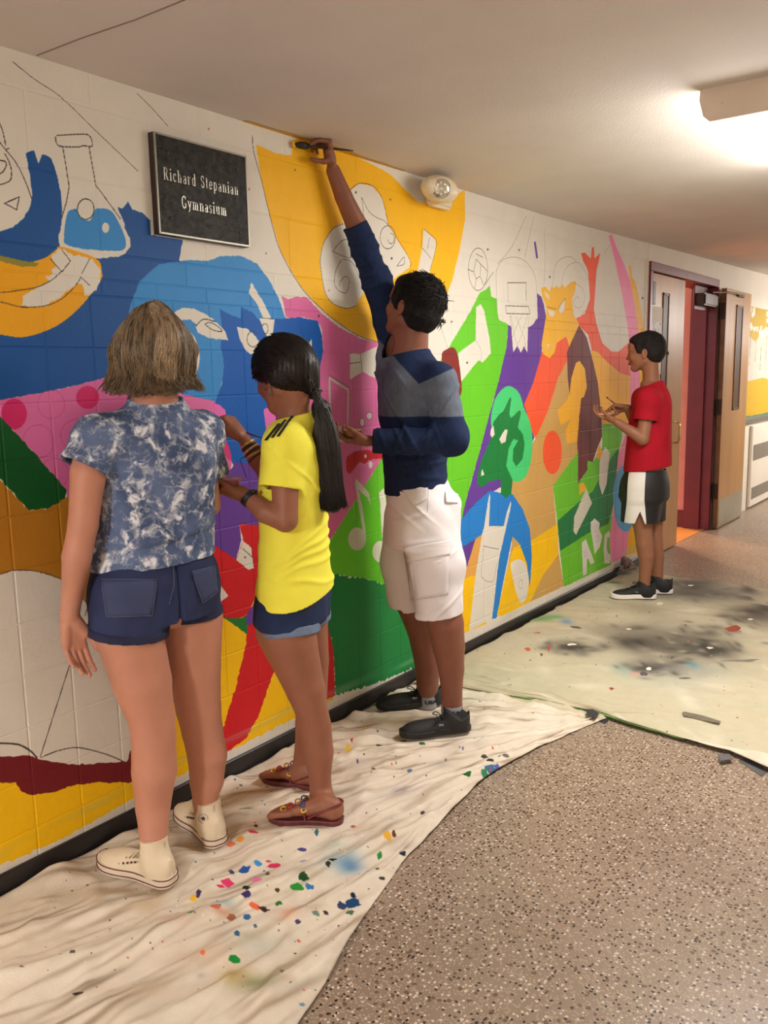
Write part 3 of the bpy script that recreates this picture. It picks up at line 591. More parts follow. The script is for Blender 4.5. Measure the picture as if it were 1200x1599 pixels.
# serif capitals and small letters drawn as strokes: (points, thickness); s = stem with serifs
def stem(x, y0, y1, ser='bt', w=.11):
    o = [([(x, y0), (x, y1)], w)]
    if 'b' in ser: o.append(([(x - .12, y0 + .02), (x + .12, y0 + .02)], .045))
    if 't' in ser: o.append(([(x - .12, y1 - .02), (x + .06, y1 - .02)], .045))
    return o
def arc(cx, cy, rx, ry, a0, a1, w): return [([(cx + rx * math.cos(math.radians(a0 + (a1 - a0) * k / 12)), cy + ry * math.sin(math.radians(a0 + (a1 - a0) * k / 12))) for k in range(13)], w)]
XH = .66
GL = {'R': (.72, stem(.14, 0, 1) + arc(.30, .74, .24, .24, -90, 90, .08) + [([(.14, .98), (.32, .98)], .045), ([(.14, .5), (.32, .5)], .045), ([(.34, .5), (.60, .02)], .11), ([(.56, .02), (.70, .02)], .045)]),
 'i': (.30, stem(.15, 0, XH) + [([(.15, .86), (.15, .97)], .12)]), 'c': (.50, arc(.27, .33, .20, .31, 50, 310, .09) + [([(.40, .56), (.42, .50)], .10)]),
 'h': (.64, stem(.14, 0, 1) + arc(.32, .40, .17, .24, 10, 150, .07) + stem(.49, 0, .46, 'b')), 'a': (.52, arc(.25, .47, .17, .17, 20, 160, .07) + stem(.40, 0, .50, '') + arc(.24, .18, .16, .17, 60, 320, .08) + [([(.40, .03), (.50, .03)], .045)]),
 'r': (.46, stem(.14, 0, XH) + arc(.32, .42, .16, .22, 50, 130, .09)), 'd': (.62, stem(.46, 0, 1) + arc(.29, .32, .18, .31, 60, 300, .09)),
 'S': (.58, arc(.29, .75, .20, .22, 20, 250, .09) + arc(.29, .26, .21, .24, -160, 75, .10) + [([(.47, .74), (.48, .96)], .045), ([(.09, .04), (.09, .28)], .045)]),
 't': (.36, [([(.17, .08), (.17, .88)], .11), ([(.03, .63), (.33, .63)], .045)] + arc(.25, .10, .08, .08, 180, 330, .06)),
 'e': (.52, arc(.27, .33, .20, .31, 0, 320, .09) + [([(.10, .36), (.46, .36)], .045)]), 'p': (.64, stem(.14, -.28, XH) + arc(.32, .33, .19, .31, -120, 120, .09)),
 'n': (.64, stem(.14, 0, XH) + arc(.32, .40, .17, .24, 10, 150, .07) + stem(.49, 0, .46, 'b')),
 'G': (.74, arc(.37, .49, .29, .49, 45, 320, .10) + stem(.60, .06, .42, 't') + [([(.60, .74), (.60, .96)], .045)]),
 'y': (.56, [([(.08, .63), (.30, .08)], .10), ([(.48, .63), (.26, -.10), (.12, -.26)], .06), ([(0, .64), (.18, .64)], .045), ([(.38, .64), (.56, .64)], .045)]),
 'm': (.92, stem(.14, 0, XH) + arc(.30, .42, .15, .22, 10, 150, .07) + stem(.45, 0, .46, 'b') + arc(.61, .42, .15, .22, 10, 150, .07) + stem(.76, 0, .46, 'b')),
 's': (.44, arc(.21, .50, .14, .14, 20, 250, .08) + arc(.21, .17, .15, .16, -160, 75, .08)), 'u': (.64, stem(.14, .2, XH, 't') + arc(.31, .24, .17, .22, 190, 340, .07) + stem(.48, 0, XH, 'bt')), ' ': (.42, [])}
def engrave(word, H, yc, z, parent, m, x0, sx=.8, gap=.10):
    tot = sum(GL[c][0] + gap for c in word) * H * sx; y = yc - tot / 2
    for c in word:
        V, F = [], []; w_, st_ = GL[c]
        for P, th in st_:
            for (ax, ay), (bx_, by_) in zip(P[:-1], P[1:]):
                d = np.array([(bx_ - ax), (by_ - ay)]); L = np.linalg.norm(d) + 1e-9; n = np.array([-d[1], d[0]]) / L * th / 2; e = d / L * .012
                q = [(ax - e[0] + n[0], ay - e[1] + n[1]), (ax - e[0] - n[0], ay - e[1] - n[1]), (bx_ + e[0] - n[0], by_ + e[1] - n[1]), (bx_ + e[0] + n[0], by_ + e[1] + n[1])]
                o = len(V); 
                for xx in (x0, x0 + .0022): V += [(xx, y + u * H * sx, z + v * H) for u, v in q]
                F += [(o + 4, o + 5, o + 6, o + 7)] + [(o + k, o + (k + 1) % 4, o + 4 + (k + 1) % 4, o + 4 + k) for k in range(4)]
        y += (w_ + gap) * H * sx
        if V: adopt(mesh_obj('letter', V, F, m), parent)
engrave('Richard Stepanian', .036, 1.978, 2.032, pl, M_LET, .0245, .72, .20)
engrave('Gymnasium', .036, 1.982, 1.958, pl, M_LET, .0245, .74, .18)

# ------------------------------------------------------------------ emergency light
el = empty('emergency_light', (.0, 3.33, 2.2)); tag(el, 'cream emergency light with a round clear lamp under the ceiling', 'emergency light')
M_CRM = mat('cream_plastic', (226, 212, 186), .35)
M_CLR = mat('faceted_lens', (206, 200, 186), .12, metal=.6, bump=1, bscale=90)
def ellip(bm, c, r, R=None, u=20, v=14):
    o = bmesh.ops.create_uvsphere(bm, u_segments=u, v_segments=v, radius=1); mt = Matrix.Diagonal((*r, 1))
    if R is not None: mt = R.to_4x4() @ mt
    bmesh.ops.transform(bm, matrix=Matrix.Translation(c) @ mt, verts=o['verts'])
adopt(box('wall_box', (0, 3.30, 2.165), (.045, 3.47, 2.272), M_CRM, bev=.012, seg=3), el)
bm = bmesh.new(); ellip(bm, Vector((.105, 3.262, 2.216)), (.060, .118, .056)); hd = bm_obj('lamp_housing', bm, M_CRM, None, True); adopt(hd, el)
bm = bmesh.new(); tube(bm, [(.03, 3.33, 2.19), (.07, 3.31, 2.19)], .022, 10); adopt(bm_obj('swivel_neck', bm, M_CRM, None, True), el)
dv = Vector((.56, -.80, -.16)).normalized(); cc = Vector((.105, 3.262, 2.216)) + dv * .077
Rr = dv.to_track_quat('Z', 'Y').to_matrix()
bm = bmesh.new(); ellip(bm, cc, (.043, .043, .016), Rr); adopt(bm_obj('lens', bm, M_CLR, None, True), el)
bm = bmesh.new(); bmesh.ops.create_uvsphere(bm, u_segments=3, v_segments=3, radius=.001)
bm.clear()
ringp = [cc + dv * .006 + Rr @ Vector((.043 * math.cos(a), .043 * math.sin(a), 0)) for a in [k * math.pi / 10 for k in range(21)]]
tube(bm, ringp, .003, 6, False); adopt(bm_obj('lens_rim', bm, M_CRM, None, True), el)
for k in range(8):
    a = k * math.pi / 4 if k else 0; rr = .022 if k else 0
    p = cc + dv * (.016 if k else .02) + Rr @ Vector((rr * math.cos(a), rr * math.sin(a), 0)); bm = bmesh.new(); ellip(bm, p, (.007, .007, .005), Rr, 10, 6)
    adopt(bm_obj('facet', bm, mat('facet_glass', (235, 230, 220), .1, metal=.5) if k == 0 else bpy.data.materials['facet_glass'], None, True), el)

# ------------------------------------------------------------------ drop cloths
CP = Paint(-.2, 2.6, -.5, 6.3, .003, (222, 210, 194))
def fp(L): return np.array([floorp(x, y)[:2] for x, y in L])
# the far cloth is a colder, greener canvas
CP.poly(np.array([(-.2, 3.2), (2.6, 3.2), (2.6, 6.3), (-.2, 6.3)]), (194, 185, 160))
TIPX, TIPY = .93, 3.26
for k in range(380):      # grime streaks along the near cloth's folds, also painting in their light and shade
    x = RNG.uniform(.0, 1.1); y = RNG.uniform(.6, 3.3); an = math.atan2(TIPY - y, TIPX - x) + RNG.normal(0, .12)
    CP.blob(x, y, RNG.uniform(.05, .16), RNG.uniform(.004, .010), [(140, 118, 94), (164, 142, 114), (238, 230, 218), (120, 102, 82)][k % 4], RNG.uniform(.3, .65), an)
def fblob(x, y, rx, ry, col, al, ang=0):
    p = floorp(x, y); q = floorp(x + rx, y); r = floorp(x, y + ry)
    CP.blob(p[0], p[1], max(.01, np.linalg.norm(q - p)), max(.01, np.linalg.norm(r - p)), col, al, math.atan2(E1[1], E1[0]) + ang)
for k in range(320):
    x = RNG.uniform(0, 1.9); y = RNG.uniform(-.4, 6.0)
    CP.blob(x, y, RNG.uniform(.02, .12), RNG.uniform(.01, .05), [(206, 190, 164), (232, 222, 204), (196, 178, 150), (238, 230, 214)][k % 4], RNG.uniform(.2, .5), RNG.uniform(0, 3.1))
for b_ in ((1020, 1015, 60, 22, (84, 78, 70), .75), (1080, 1010, 60, 25, (96, 90, 80), .7), (890, 1018, 26, 10, (60, 56, 52), .8), (985, 1008, 34, 12, (70, 64, 60), .65), (1030, 1050, 44, 12, (60, 54, 56), .75), (1108, 1020, 30, 14, (48, 44, 42), .85), (980, 990, 70, 10, (120, 112, 98), .6), (1010, 960, 30, 14, (140, 130, 112), .5), (1060, 925, 60, 12, (84, 80, 76), .7), (1110, 935, 70, 10, (92, 88, 84), .7), (1175, 970, 40, 14, (80, 72, 66), .7), (1080, 915, 50, 7, (70, 66, 64), .6), (1180, 960, 30, 8, (60, 54, 50), .6), (1090, 1055, 50, 12, (146, 150, 146), .5), (975, 1055, 16, 9, (120, 156, 160), .6), (1040, 1070, 50, 20, (176, 182, 170), .4), (1080, 1046, 9, 5, (90, 140, 164), .7), (960, 915, 12, 4, (70, 80, 50), .6), (845, 973, 22, 5, (112, 160, 96), .8), (868, 970, 16, 4, (100, 156, 100), .7), (884, 978, 10, 4, (118, 148, 182), .8), (700, 1044, 30, 8, (196, 190, 160), .5),
           (535, 1355, 30, 14, (150, 176, 186), .75), (545, 1362, 18, 9, (74, 120, 168), .75), (470, 1370, 40, 16, (200, 200, 186), .5), (400, 1480, 50, 20, (186, 192, 180), .55), (365, 1535, 24, 16, (176, 146, 80), .7), (400, 1545, 34, 14, (128, 130, 86), .7), (350, 1425, 14, 5, (130, 172, 178), .7), (250, 1390, 10, 14, (170, 120, 80), .5), (230, 1420, 22, 10, (184, 160, 130), .7), (275, 1448, 40, 12, (190, 160, 136), .6), (345, 1437, 16, 4, (180, 100, 70), .5), (450, 1435, 16, 10, (226, 160, 130), .6), (320, 1500, 60, 20, (206, 176, 150), .5), (620, 1250, 40, 10, (180, 170, 164), .5), (625, 1240, 12, 4, (110, 104, 140), .5), (250, 1350, 50, 14, (196, 184, 160), .5), (200, 1400, 60, 8, (176, 160, 136), .6), (120, 1400, 50, 8, (206, 190, 168), .5), (1110, 1190, 14, 6, (226, 196, 110), .6), (520, 1330, 24, 8, (170, 186, 170), .5), (230, 1560, 60, 16, (206, 184, 160), .5), (60, 1480, 50, 20, (214, 196, 176), .5)):
    fblob(*b_)
for k in range(170):
    c_ = [(1020, 1015, 60, 18), (1080, 1010, 60, 20), (890, 1018, 26, 9), (1030, 1050, 40, 10), (1108, 1020, 34, 12), (1110, 932, 80, 9), (1175, 970, 40, 12)][k % 7]
    fblob(c_[0] + RNG.normal() * c_[2] * .8, c_[1] + RNG.normal() * c_[3] * .8, RNG.uniform(3, 14), RNG.uniform(1.5, 5), [(64, 58, 54), (190, 182, 158), (96, 90, 84), (50, 46, 46)][k % 4], RNG.uniform(.2, .5))
def splat(x, y, rx, ry, col, n=9):
    P = [floorp(x + rx * (1 + RNG.uniform(-.35, .35)) * math.cos(t * 2 * math.pi / n), y + ry * (1 + RNG.uniform(-.35, .35)) * math.sin(t * 2 * math.pi / n))[:2] for t in range(n)]
    CP.poly(smoothpoly(P, n=3), col)
for s_ in ((384, 1364, 9, 6, (42, 84, 168)), (403, 1355, 6, 4, (60, 148, 214)), (362, 1368, 4, 3, (70, 64, 100)), (428, 1358, 10, 4, (204, 50, 90)), (420, 1351, 4, 1.5, (204, 60, 100)), (356, 1385, 9, 5, (222, 60, 110)), (345, 1391, 6, 2, (210, 50, 90)), (400, 1380, 8, 4, (226, 120, 160)), (384, 1393, 5, 5, (22, 40, 26)), (391, 1399, 6, 4, (22, 40, 26)), (474, 1384, 7, 5, (26, 70, 32)), (465, 1396, 9, 5, (46, 140, 50)), (484, 1394, 6, 4, (60, 120, 176)), (384, 1415, 7, 4, (64, 50, 104)), (436, 1415, 5, 3, (44, 110, 50)), (434, 1401, 3, 3, (70, 60, 50)), (398, 1425, 8, 5, (230, 106, 70)), (413, 1426, 9, 3, (70, 44, 34)), (386, 1441, 6, 5, (52, 104, 156)), (362, 1440, 6, 4, (150, 94, 70)), (310, 1404, 4, 7, (66, 50, 92)), (303, 1413, 5, 4, (232, 176, 40)), (300, 1443, 6, 3, (60, 140, 110)), (337, 1434, 8, 3, (196, 110, 84)), (399, 1457, 3, 2, (80, 110, 120)), (466, 1452, 4, 4, (76, 66, 110)), (371, 1473, 4, 4, (54, 90, 130)), (467, 1477, 3, 2, (214, 90, 60)), (366, 1506, 9, 6, (34, 138, 58)), (317, 1498, 4, 5, (236, 112, 80)), (441, 1531, 4, 3, (110, 104, 100)), (472, 1579, 4, 3, (110, 150, 170)), (494, 1436, 6, 3, (110, 136, 120)), (509, 1433, 4, 2, (60, 46, 44)), (552, 1417, 12, 7, (30, 70, 116)), (535, 1421, 6, 5, (50, 66, 96)), (552, 1405, 5, 3, (30, 34, 56)), (548, 1430, 6, 3, (80, 110, 84)), (519, 1357, 7, 3, (30, 40, 34)), (513, 1364, 4, 3, (40, 50, 44)), (495, 1306, 3, 6, (56, 110, 116)), (473, 1335, 7, 2.5, (76, 70, 130)), (474, 1353, 6, 2, (150, 130, 160)), (418, 1370, 4, 3, (90, 80, 70)), (396, 1307, 7, 4, (206, 60, 80)), (375, 1316, 6, 4, (232, 160, 60)), (361, 1322, 7, 4, (224, 120, 80)), (348, 1303, 5, 4, (90, 84, 120)), (400, 1293, 3, 3, (60, 60, 50)), (437, 1290, 5, 4, (196, 50, 90)), (385, 1270, 9, 2, (90, 150, 80)), (552, 1294, 4, 2, (214, 90, 60)), (593, 1344, 4, 5, (50, 130, 60)), (606, 1323, 6, 5, (226, 170, 60)), (616, 1318, 3, 3, (100, 60, 40)), (630, 1339, 5, 3, (40, 44, 60)), (590, 1364, 3, 2, (50, 90, 60)), (598, 1376, 5, 2, (60, 60, 50)), (729, 1223, 7, 3, (34, 96, 44)), (766, 1209, 9, 4, (64, 110, 146)), (758, 1216, 6, 4, (60, 130, 90)), (777, 1206, 5, 3, (90, 100, 170)), (772, 1221, 6, 2, (230, 190, 60)), (757, 1189, 6, 2, (70, 66, 60)), (765, 1195, 5, 2, (60, 56, 54)), (790, 1187, 6, 1.5, (110, 100, 96)), (687, 1195, 4, 2, (120, 180, 90)), (660, 1277, 4, 4, (70, 64, 60)), (612, 1290, 3, 3, (190, 196, 190)), (122, 1560, 8, 3, (60, 48, 44)), (115, 1512, 4, 3, (90, 80, 70)), (36, 1530, 4, 2, (120, 110, 96)), (825, 1021, 5, 3, (206, 96, 66)), (857, 1019, 2, 5, (190, 80, 70)), (846, 1031, 2, 1.5, (110, 90, 80)), (956, 1086, 4, 2, (150, 60, 50)), (1146, 989, 12, 5, (160, 80, 60)), (993, 1062, 8, 3, (206, 150, 140)), (1013, 1053, 4, 3, (236, 232, 226)), (893, 1015, 6, 2, (236, 232, 226)), (1109, 1021, 6, 2, (236, 232, 226)), (982, 989, 5, 1.5, (226, 222, 214)), (1079, 919, 4, 1.5, (236, 232, 226)), (1172, 973, 4, 1.5, (226, 222, 214)), (1030, 948, 5, 2, (226, 222, 206)), (1005, 1061, 6, 3, (96, 90, 92)), (1070, 1066, 8, 1.5, (110, 100, 90)), (1160, 1040, 30, 2, (130, 124, 110)), (900, 988, 8, 2, (100, 92, 84)), (840, 995, 5, 1.5, (200, 110, 90)), (573, 1146, 6, 4, (226, 190, 120)), (660, 1168, 5, 2, (60, 90, 60)), (630, 1160, 5, 1.5, (80, 90, 70)), (583, 1205, 4, 2, (120, 110, 90)), (640, 1215, 4, 2, (90, 120, 150)), (545, 1175, 6, 3, (226, 190, 90)), (550, 1168, 2, 2, (200, 60, 50)), (592, 1170, 5, 1.5, (60, 60, 60))):
    splat(*s_)
for k in range(150):
    fblob(RNG.uniform(60, 760), RNG.uniform(1130, 1560), RNG.uniform(4, 26), RNG.uniform(2, 8), [(170, 150, 128), (150, 142, 136), (186, 160, 130), (236, 230, 220)][k % 4], RNG.uniform(.15, .45), RNG.uniform(-.6, .6))
for k in range(420):
    x = RNG.uniform(60, 800); y = RNG.uniform(1130, 1560)
    splat(x, y, RNG.uniform(.6, 1.8), RNG.uniform(.5, 1.3), [(70, 60, 56), (120, 104, 92), (60, 110, 70), (70, 90, 150), (200, 80, 70), (236, 230, 220)][k % 6], 5)
for k in range(120):
    x = RNG.uniform(740, 1200); y = RNG.uniform(950, 1180)
    splat(x, y, RNG.uniform(.6, 2), RNG.uniform(.4, 1), [(90, 84, 76), (120, 104, 92), (150, 140, 120), (200, 110, 90)][k % 4], 5)
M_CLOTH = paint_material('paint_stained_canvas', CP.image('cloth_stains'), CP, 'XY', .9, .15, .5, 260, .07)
for n_ in M_CLOTH.node_tree.nodes:
    if n_.type == 'TEX_NOISE' and n_.inputs['Scale'].default_value < 10: n_.inputs['Scale'].default_value = 18
EDGE1 = [(-.6, 1.55), (.4, 1.40), (.9, 1.13), (1.245, 1.012), (1.412, .966), (1.693, .879), (1.763, .862), (1.93, .833), (2.202, .797), (2.508, .765), (2.866, .816), (3.232, .913), (3.32, .93)]
def interp(T, t):
    xs = [a for a, _ in T]; return float(np.interp(t, xs, [b for _, b in T]))
def nz(*p): return noise.noise(Vector(p))
TIP = Vector((.93, 3.26))
def ridge(v, p=2.5): return max(0, 1.12 - math.sqrt(v * v + .004) * 2.6) ** p
def fold1(x, y):
    # soft folds converging on the pinched corner, plus small crumples
    d = Vector((x, y)) - TIP; r = max(.05, d.length); th = math.atan2(d.x, -d.y)
    f = .022 * ridge(nz(th * 7, r * .8, 3)) * min(1, r / .6) + .014 * ridge(nz(th * 16, r * 1.6, 8)) * min(1, r / .5)
    f += .010 * ridge(nz(x * 7 + y * 3, y * 3, 1), 2) + .004 * ridge(nz(x * 20, y * 12, 4))
    return f
def fold2(x, y):
    f = .010 * abs(nz(x * 2.2, y * 2.2, 11)) + .010 * ridge(nz(x * 3, y * 4.5, 4)) + .004 * ridge(nz(x * 14, y * 10, 7))
    f += .03 * math.exp(-((y - 3.36 - .10 * math.sin(x * 3 + 1)) / .035) ** 2) * max(0, min(1, (1.2 - x) * 2)) * (.5 + .5 * nz(x * 4, 0, 1)) 
    f += .012 * math.exp(-((y - 5.35 + .05 * x) / .02) ** 2) * max(0, min(1, (x - .5) * 3))
    f += .010 * math.exp(-((x - 1.42 - .12 * (y - 3.3)) / .02) ** 2) * max(0, 1 - abs(y - 3.5) / .6)
    return f
FEET = [((.372, 1.418), (.112, 1.372)), ((.330, 1.632), (.078, 1.700)), ((.546, 1.98), (.335, 1.85)), ((.32, 2.17), (.11, 2.04)), ((.52, 2.80), (.31, 2.62)), ((.29, 3.02), (.07, 2.80)), ((.46, 5.17), (.20, 5.10)), ((.49, 5.39), (.22, 5.32))]
def press(x, y):
    k = 1.0
    for a, b in FEET:
        a = Vector(a); b = Vector(b); p = Vector((x, y)); t = max(0, min(1, (p - a).dot(b - a) / (b - a).length_squared)); d = (p - a - (b - a) * t).length
        k = min(k, .12 + .88 * min(1, max(0, (d - .05) / .06)))
    return k
def cloth(name, nu, nv, pos, hgt, label, base=.003):
    V = []; F = []; Z = np.zeros((nv + 1, nu + 1))
    for j in range(nv + 1):
        for i in range(nu + 1):
            x, y = pos(i / nu, j / nv); e = min(i, nu - i, j, nv - j)
            Z[j, i] = hgt(x, y) * min(1, .35 + e / 5) * press(x, y); V.append((x, y))
    for _ in range(3):
        Q = np.pad(Z, 1, 'edge'); Z = (Q[:-2, 1:-1] + Q[2:, 1:-1] + Q[1:-1, :-2] + Q[1:-1, 2:] + 4 * Q[1:-1, 1:-1]) / 8
    V = [(x, y, base + z) for (x, y), z in zip(V, Z.ravel())]
    for j in range(nv):
        for i in range(nu):
            a = j * (nu + 1) + i; F.append((a, a + 1, a + nu + 2, a + nu + 1))
    o = mesh_obj(name, V, F, M_CLOTH, None, True); md = o.modifiers.new('thickness', 'SOLIDIFY'); md.thickness = .002; md.offset = -1
    tag(o, label, 'drop cloth'); return o
def pos1(u, v):
    y = -.6 + v * (3.98 + .0); y0 = y
    xr = interp(EDGE1, y) + .012 * nz(y * 5, 1, 0)
    xl = .016 + max(0, .02 * nz(y * 3, 7, 0))
    return xl + (xr - xl) * u, y
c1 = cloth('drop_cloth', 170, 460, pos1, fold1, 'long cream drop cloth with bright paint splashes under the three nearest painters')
NEAR2 = [(0, 3.10), (.24, 3.19), (.39, 3.20), (.5, 3.23), (.65, 3.25), (.843, 3.262), (1.013, 3.22), (1.2, 3.197), (1.424, 3.175), (1.6, 3.09), (1.95, 3.0)]
FAR2 = [(0, 5.75), (.08, 5.80), (.35, 5.813), (.64, 5.84), (.98, 5.79), (1.95, 5.70)]
def pos2(u, v):
    x = .02 + u * 1.9; a = interp(NEAR2, x) + .01 * nz(x * 6, 0, 3); b = interp(FAR2, x) + .012 * nz(x * 5, 2, 3)
    y = a + (b - a) * v
    if u < .001: x = .02 + .05 * abs(nz(y * 3, 0, 8))
    return x, y
c2 = cloth('drop_cloth', 130, 190, pos2, fold2, 'square canvas drop cloth with sooty grey stains under the boy in red', base=.018)
# loosely turned hem along the near cloth
hem = [(interp(EDGE1, y) - .035 - .03 * abs(nz(y * 2, 3, 0)), y, .012) for y in np.linspace(1.8, 3.2, 30)]
bm = bmesh.new(); tube(bm, hem, [.003 + .008 * abs(math.sin(i * .35)) * min(1, i / 4, (29 - i) / 4) for i in range(30)], 8)
bm_obj('rolled_hem', bm, M_CLOTH, None, True); h_ = bpy.data.objects['rolled_hem']; h_.parent = c1
# tape on the cloths
def patch(name, L, z, m, label, cat='tape', th=.0015):
    P = [floorp(x, y, z) for x, y in L]; n = len(P)
    V = [(p[0], p[1], z) for p in P] + [(p[0], p[1], z + th) for p in P]
    F = [tuple(range(n))[::-1], tuple(range(n, 2 * n))] + [(i, (i + 1) % n, n + (i + 1) % n, n + i) for i in range(n)]
    o = mesh_obj(name, V, F, m); tag(o, label, cat); return o
M_TP2 = mat('dark_tape', (52, 50, 56), .45, var=.2, scale=50)
patch('tape_piece', [(916, 1109), (926, 1108), (936, 1115), (930, 1123), (917, 1117)], .022, M_TP2, 'dark tape piece at the pinched corner where both drop cloths meet')
patch('tape_piece', [(934, 1119), (942, 1118), (951, 1127), (944, 1131), (934, 1126)], .001, M_TP2, 'dark tape scrap on the floor beside the pinched cloth corner')
patch('tape_piece', [(1121, 1179), (1140, 1178), (1146, 1186), (1126, 1189)], .0165, M_TAPE, 'short grey tape piece on the near edge of the sooty cloth')
patch('tape_piece', [(1155, 1189), (1170, 1186), (1200, 1204), (1190, 1213)], .001, M_TAPE, 'longer grey tape piece on the floor at the right of the sooty cloth')
patch('tape_piece', [(1066, 1114), (1070, 1113), (1098, 1119), (1126, 1128), (1124, 1131), (1090, 1125), (1068, 1119)], .029, mat('grey_stick', (112, 104, 88), .6, var=.2, scale=40), 'narrow grey stick lying across the sooty cloth', 'paint stick', .004)
patch('paint_card', [(582, 1101), (600, 1092), (612, 1090), (620, 1097), (610, 1104), (588, 1104)], .03, mat('green_paint', (40, 116, 54), .4), 'green painted scrap in front of the black sneaker toe', 'paint scrap', .003)
# green painted selvedge along the near edge of the far cloth
gp = [(x, interp(NEAR2, x) + .004, .015) for x in np.linspace(.36, 1.25, 26)]
bm = bmesh.new(); tube(bm, gp, [.004 + .003 * nz(i * .7, 0, 0) for i in range(26)], 6)
o = bm_obj('painted_selvedge', bm, mat('green_edge', (120, 170, 90), .7, var=.3, scale=10), None, True); o.parent = c2
# small things against the wall
bm = bmesh.new()
for k in range(5):
    a = k * 1.3; tube(bm, [(.03 + .02 * k, 5.70 + .02 * math.sin(a), .045 + .01 * k), (.05 + .02 * math.cos(a), 5.74, .10 + .015 * math.sin(a * 2)), (.04 + .015 * k, 5.80, .05)], [.02, .028, .014], 7)
o = bm_obj('crumpled_plastic', bm, mat('crumpled_plastic', (150, 142, 128), .25, var=.3, scale=20), None, True); tag(o, 'crumpled clear grey plastic at the foot of the mural near the door', 'plastic')
bm = bmesh.new(); V0 = wallp(637, 1052, .06)
prof = [(.0, .016), (.016, .018), (.034, .021), (.056, .022)]
r0 = []
for hgt_, r_ in prof:
    r0.append([bm.verts.new((.085 + r_ * math.cos(k * math.pi / 8), 3.18 + r_ * math.sin(k * math.pi / 8), .03 + hgt_)) for k in range(16)])
for a, b in zip(r0[:-1], r0[1:]):
    for k in range(16): bm.faces.new([a[k], a[(k + 1) % 16], b[(k + 1) % 16], b[k]])
bm.faces.new(r0[0][::-1]); bm.faces.new(r0[-1])
o = bm_obj('paint_cup', bm, mat('cup_plastic', (142, 146, 160), .35), None, True); tag(o, 'small grey cup against the baseboard behind the tall boy', 'cup')
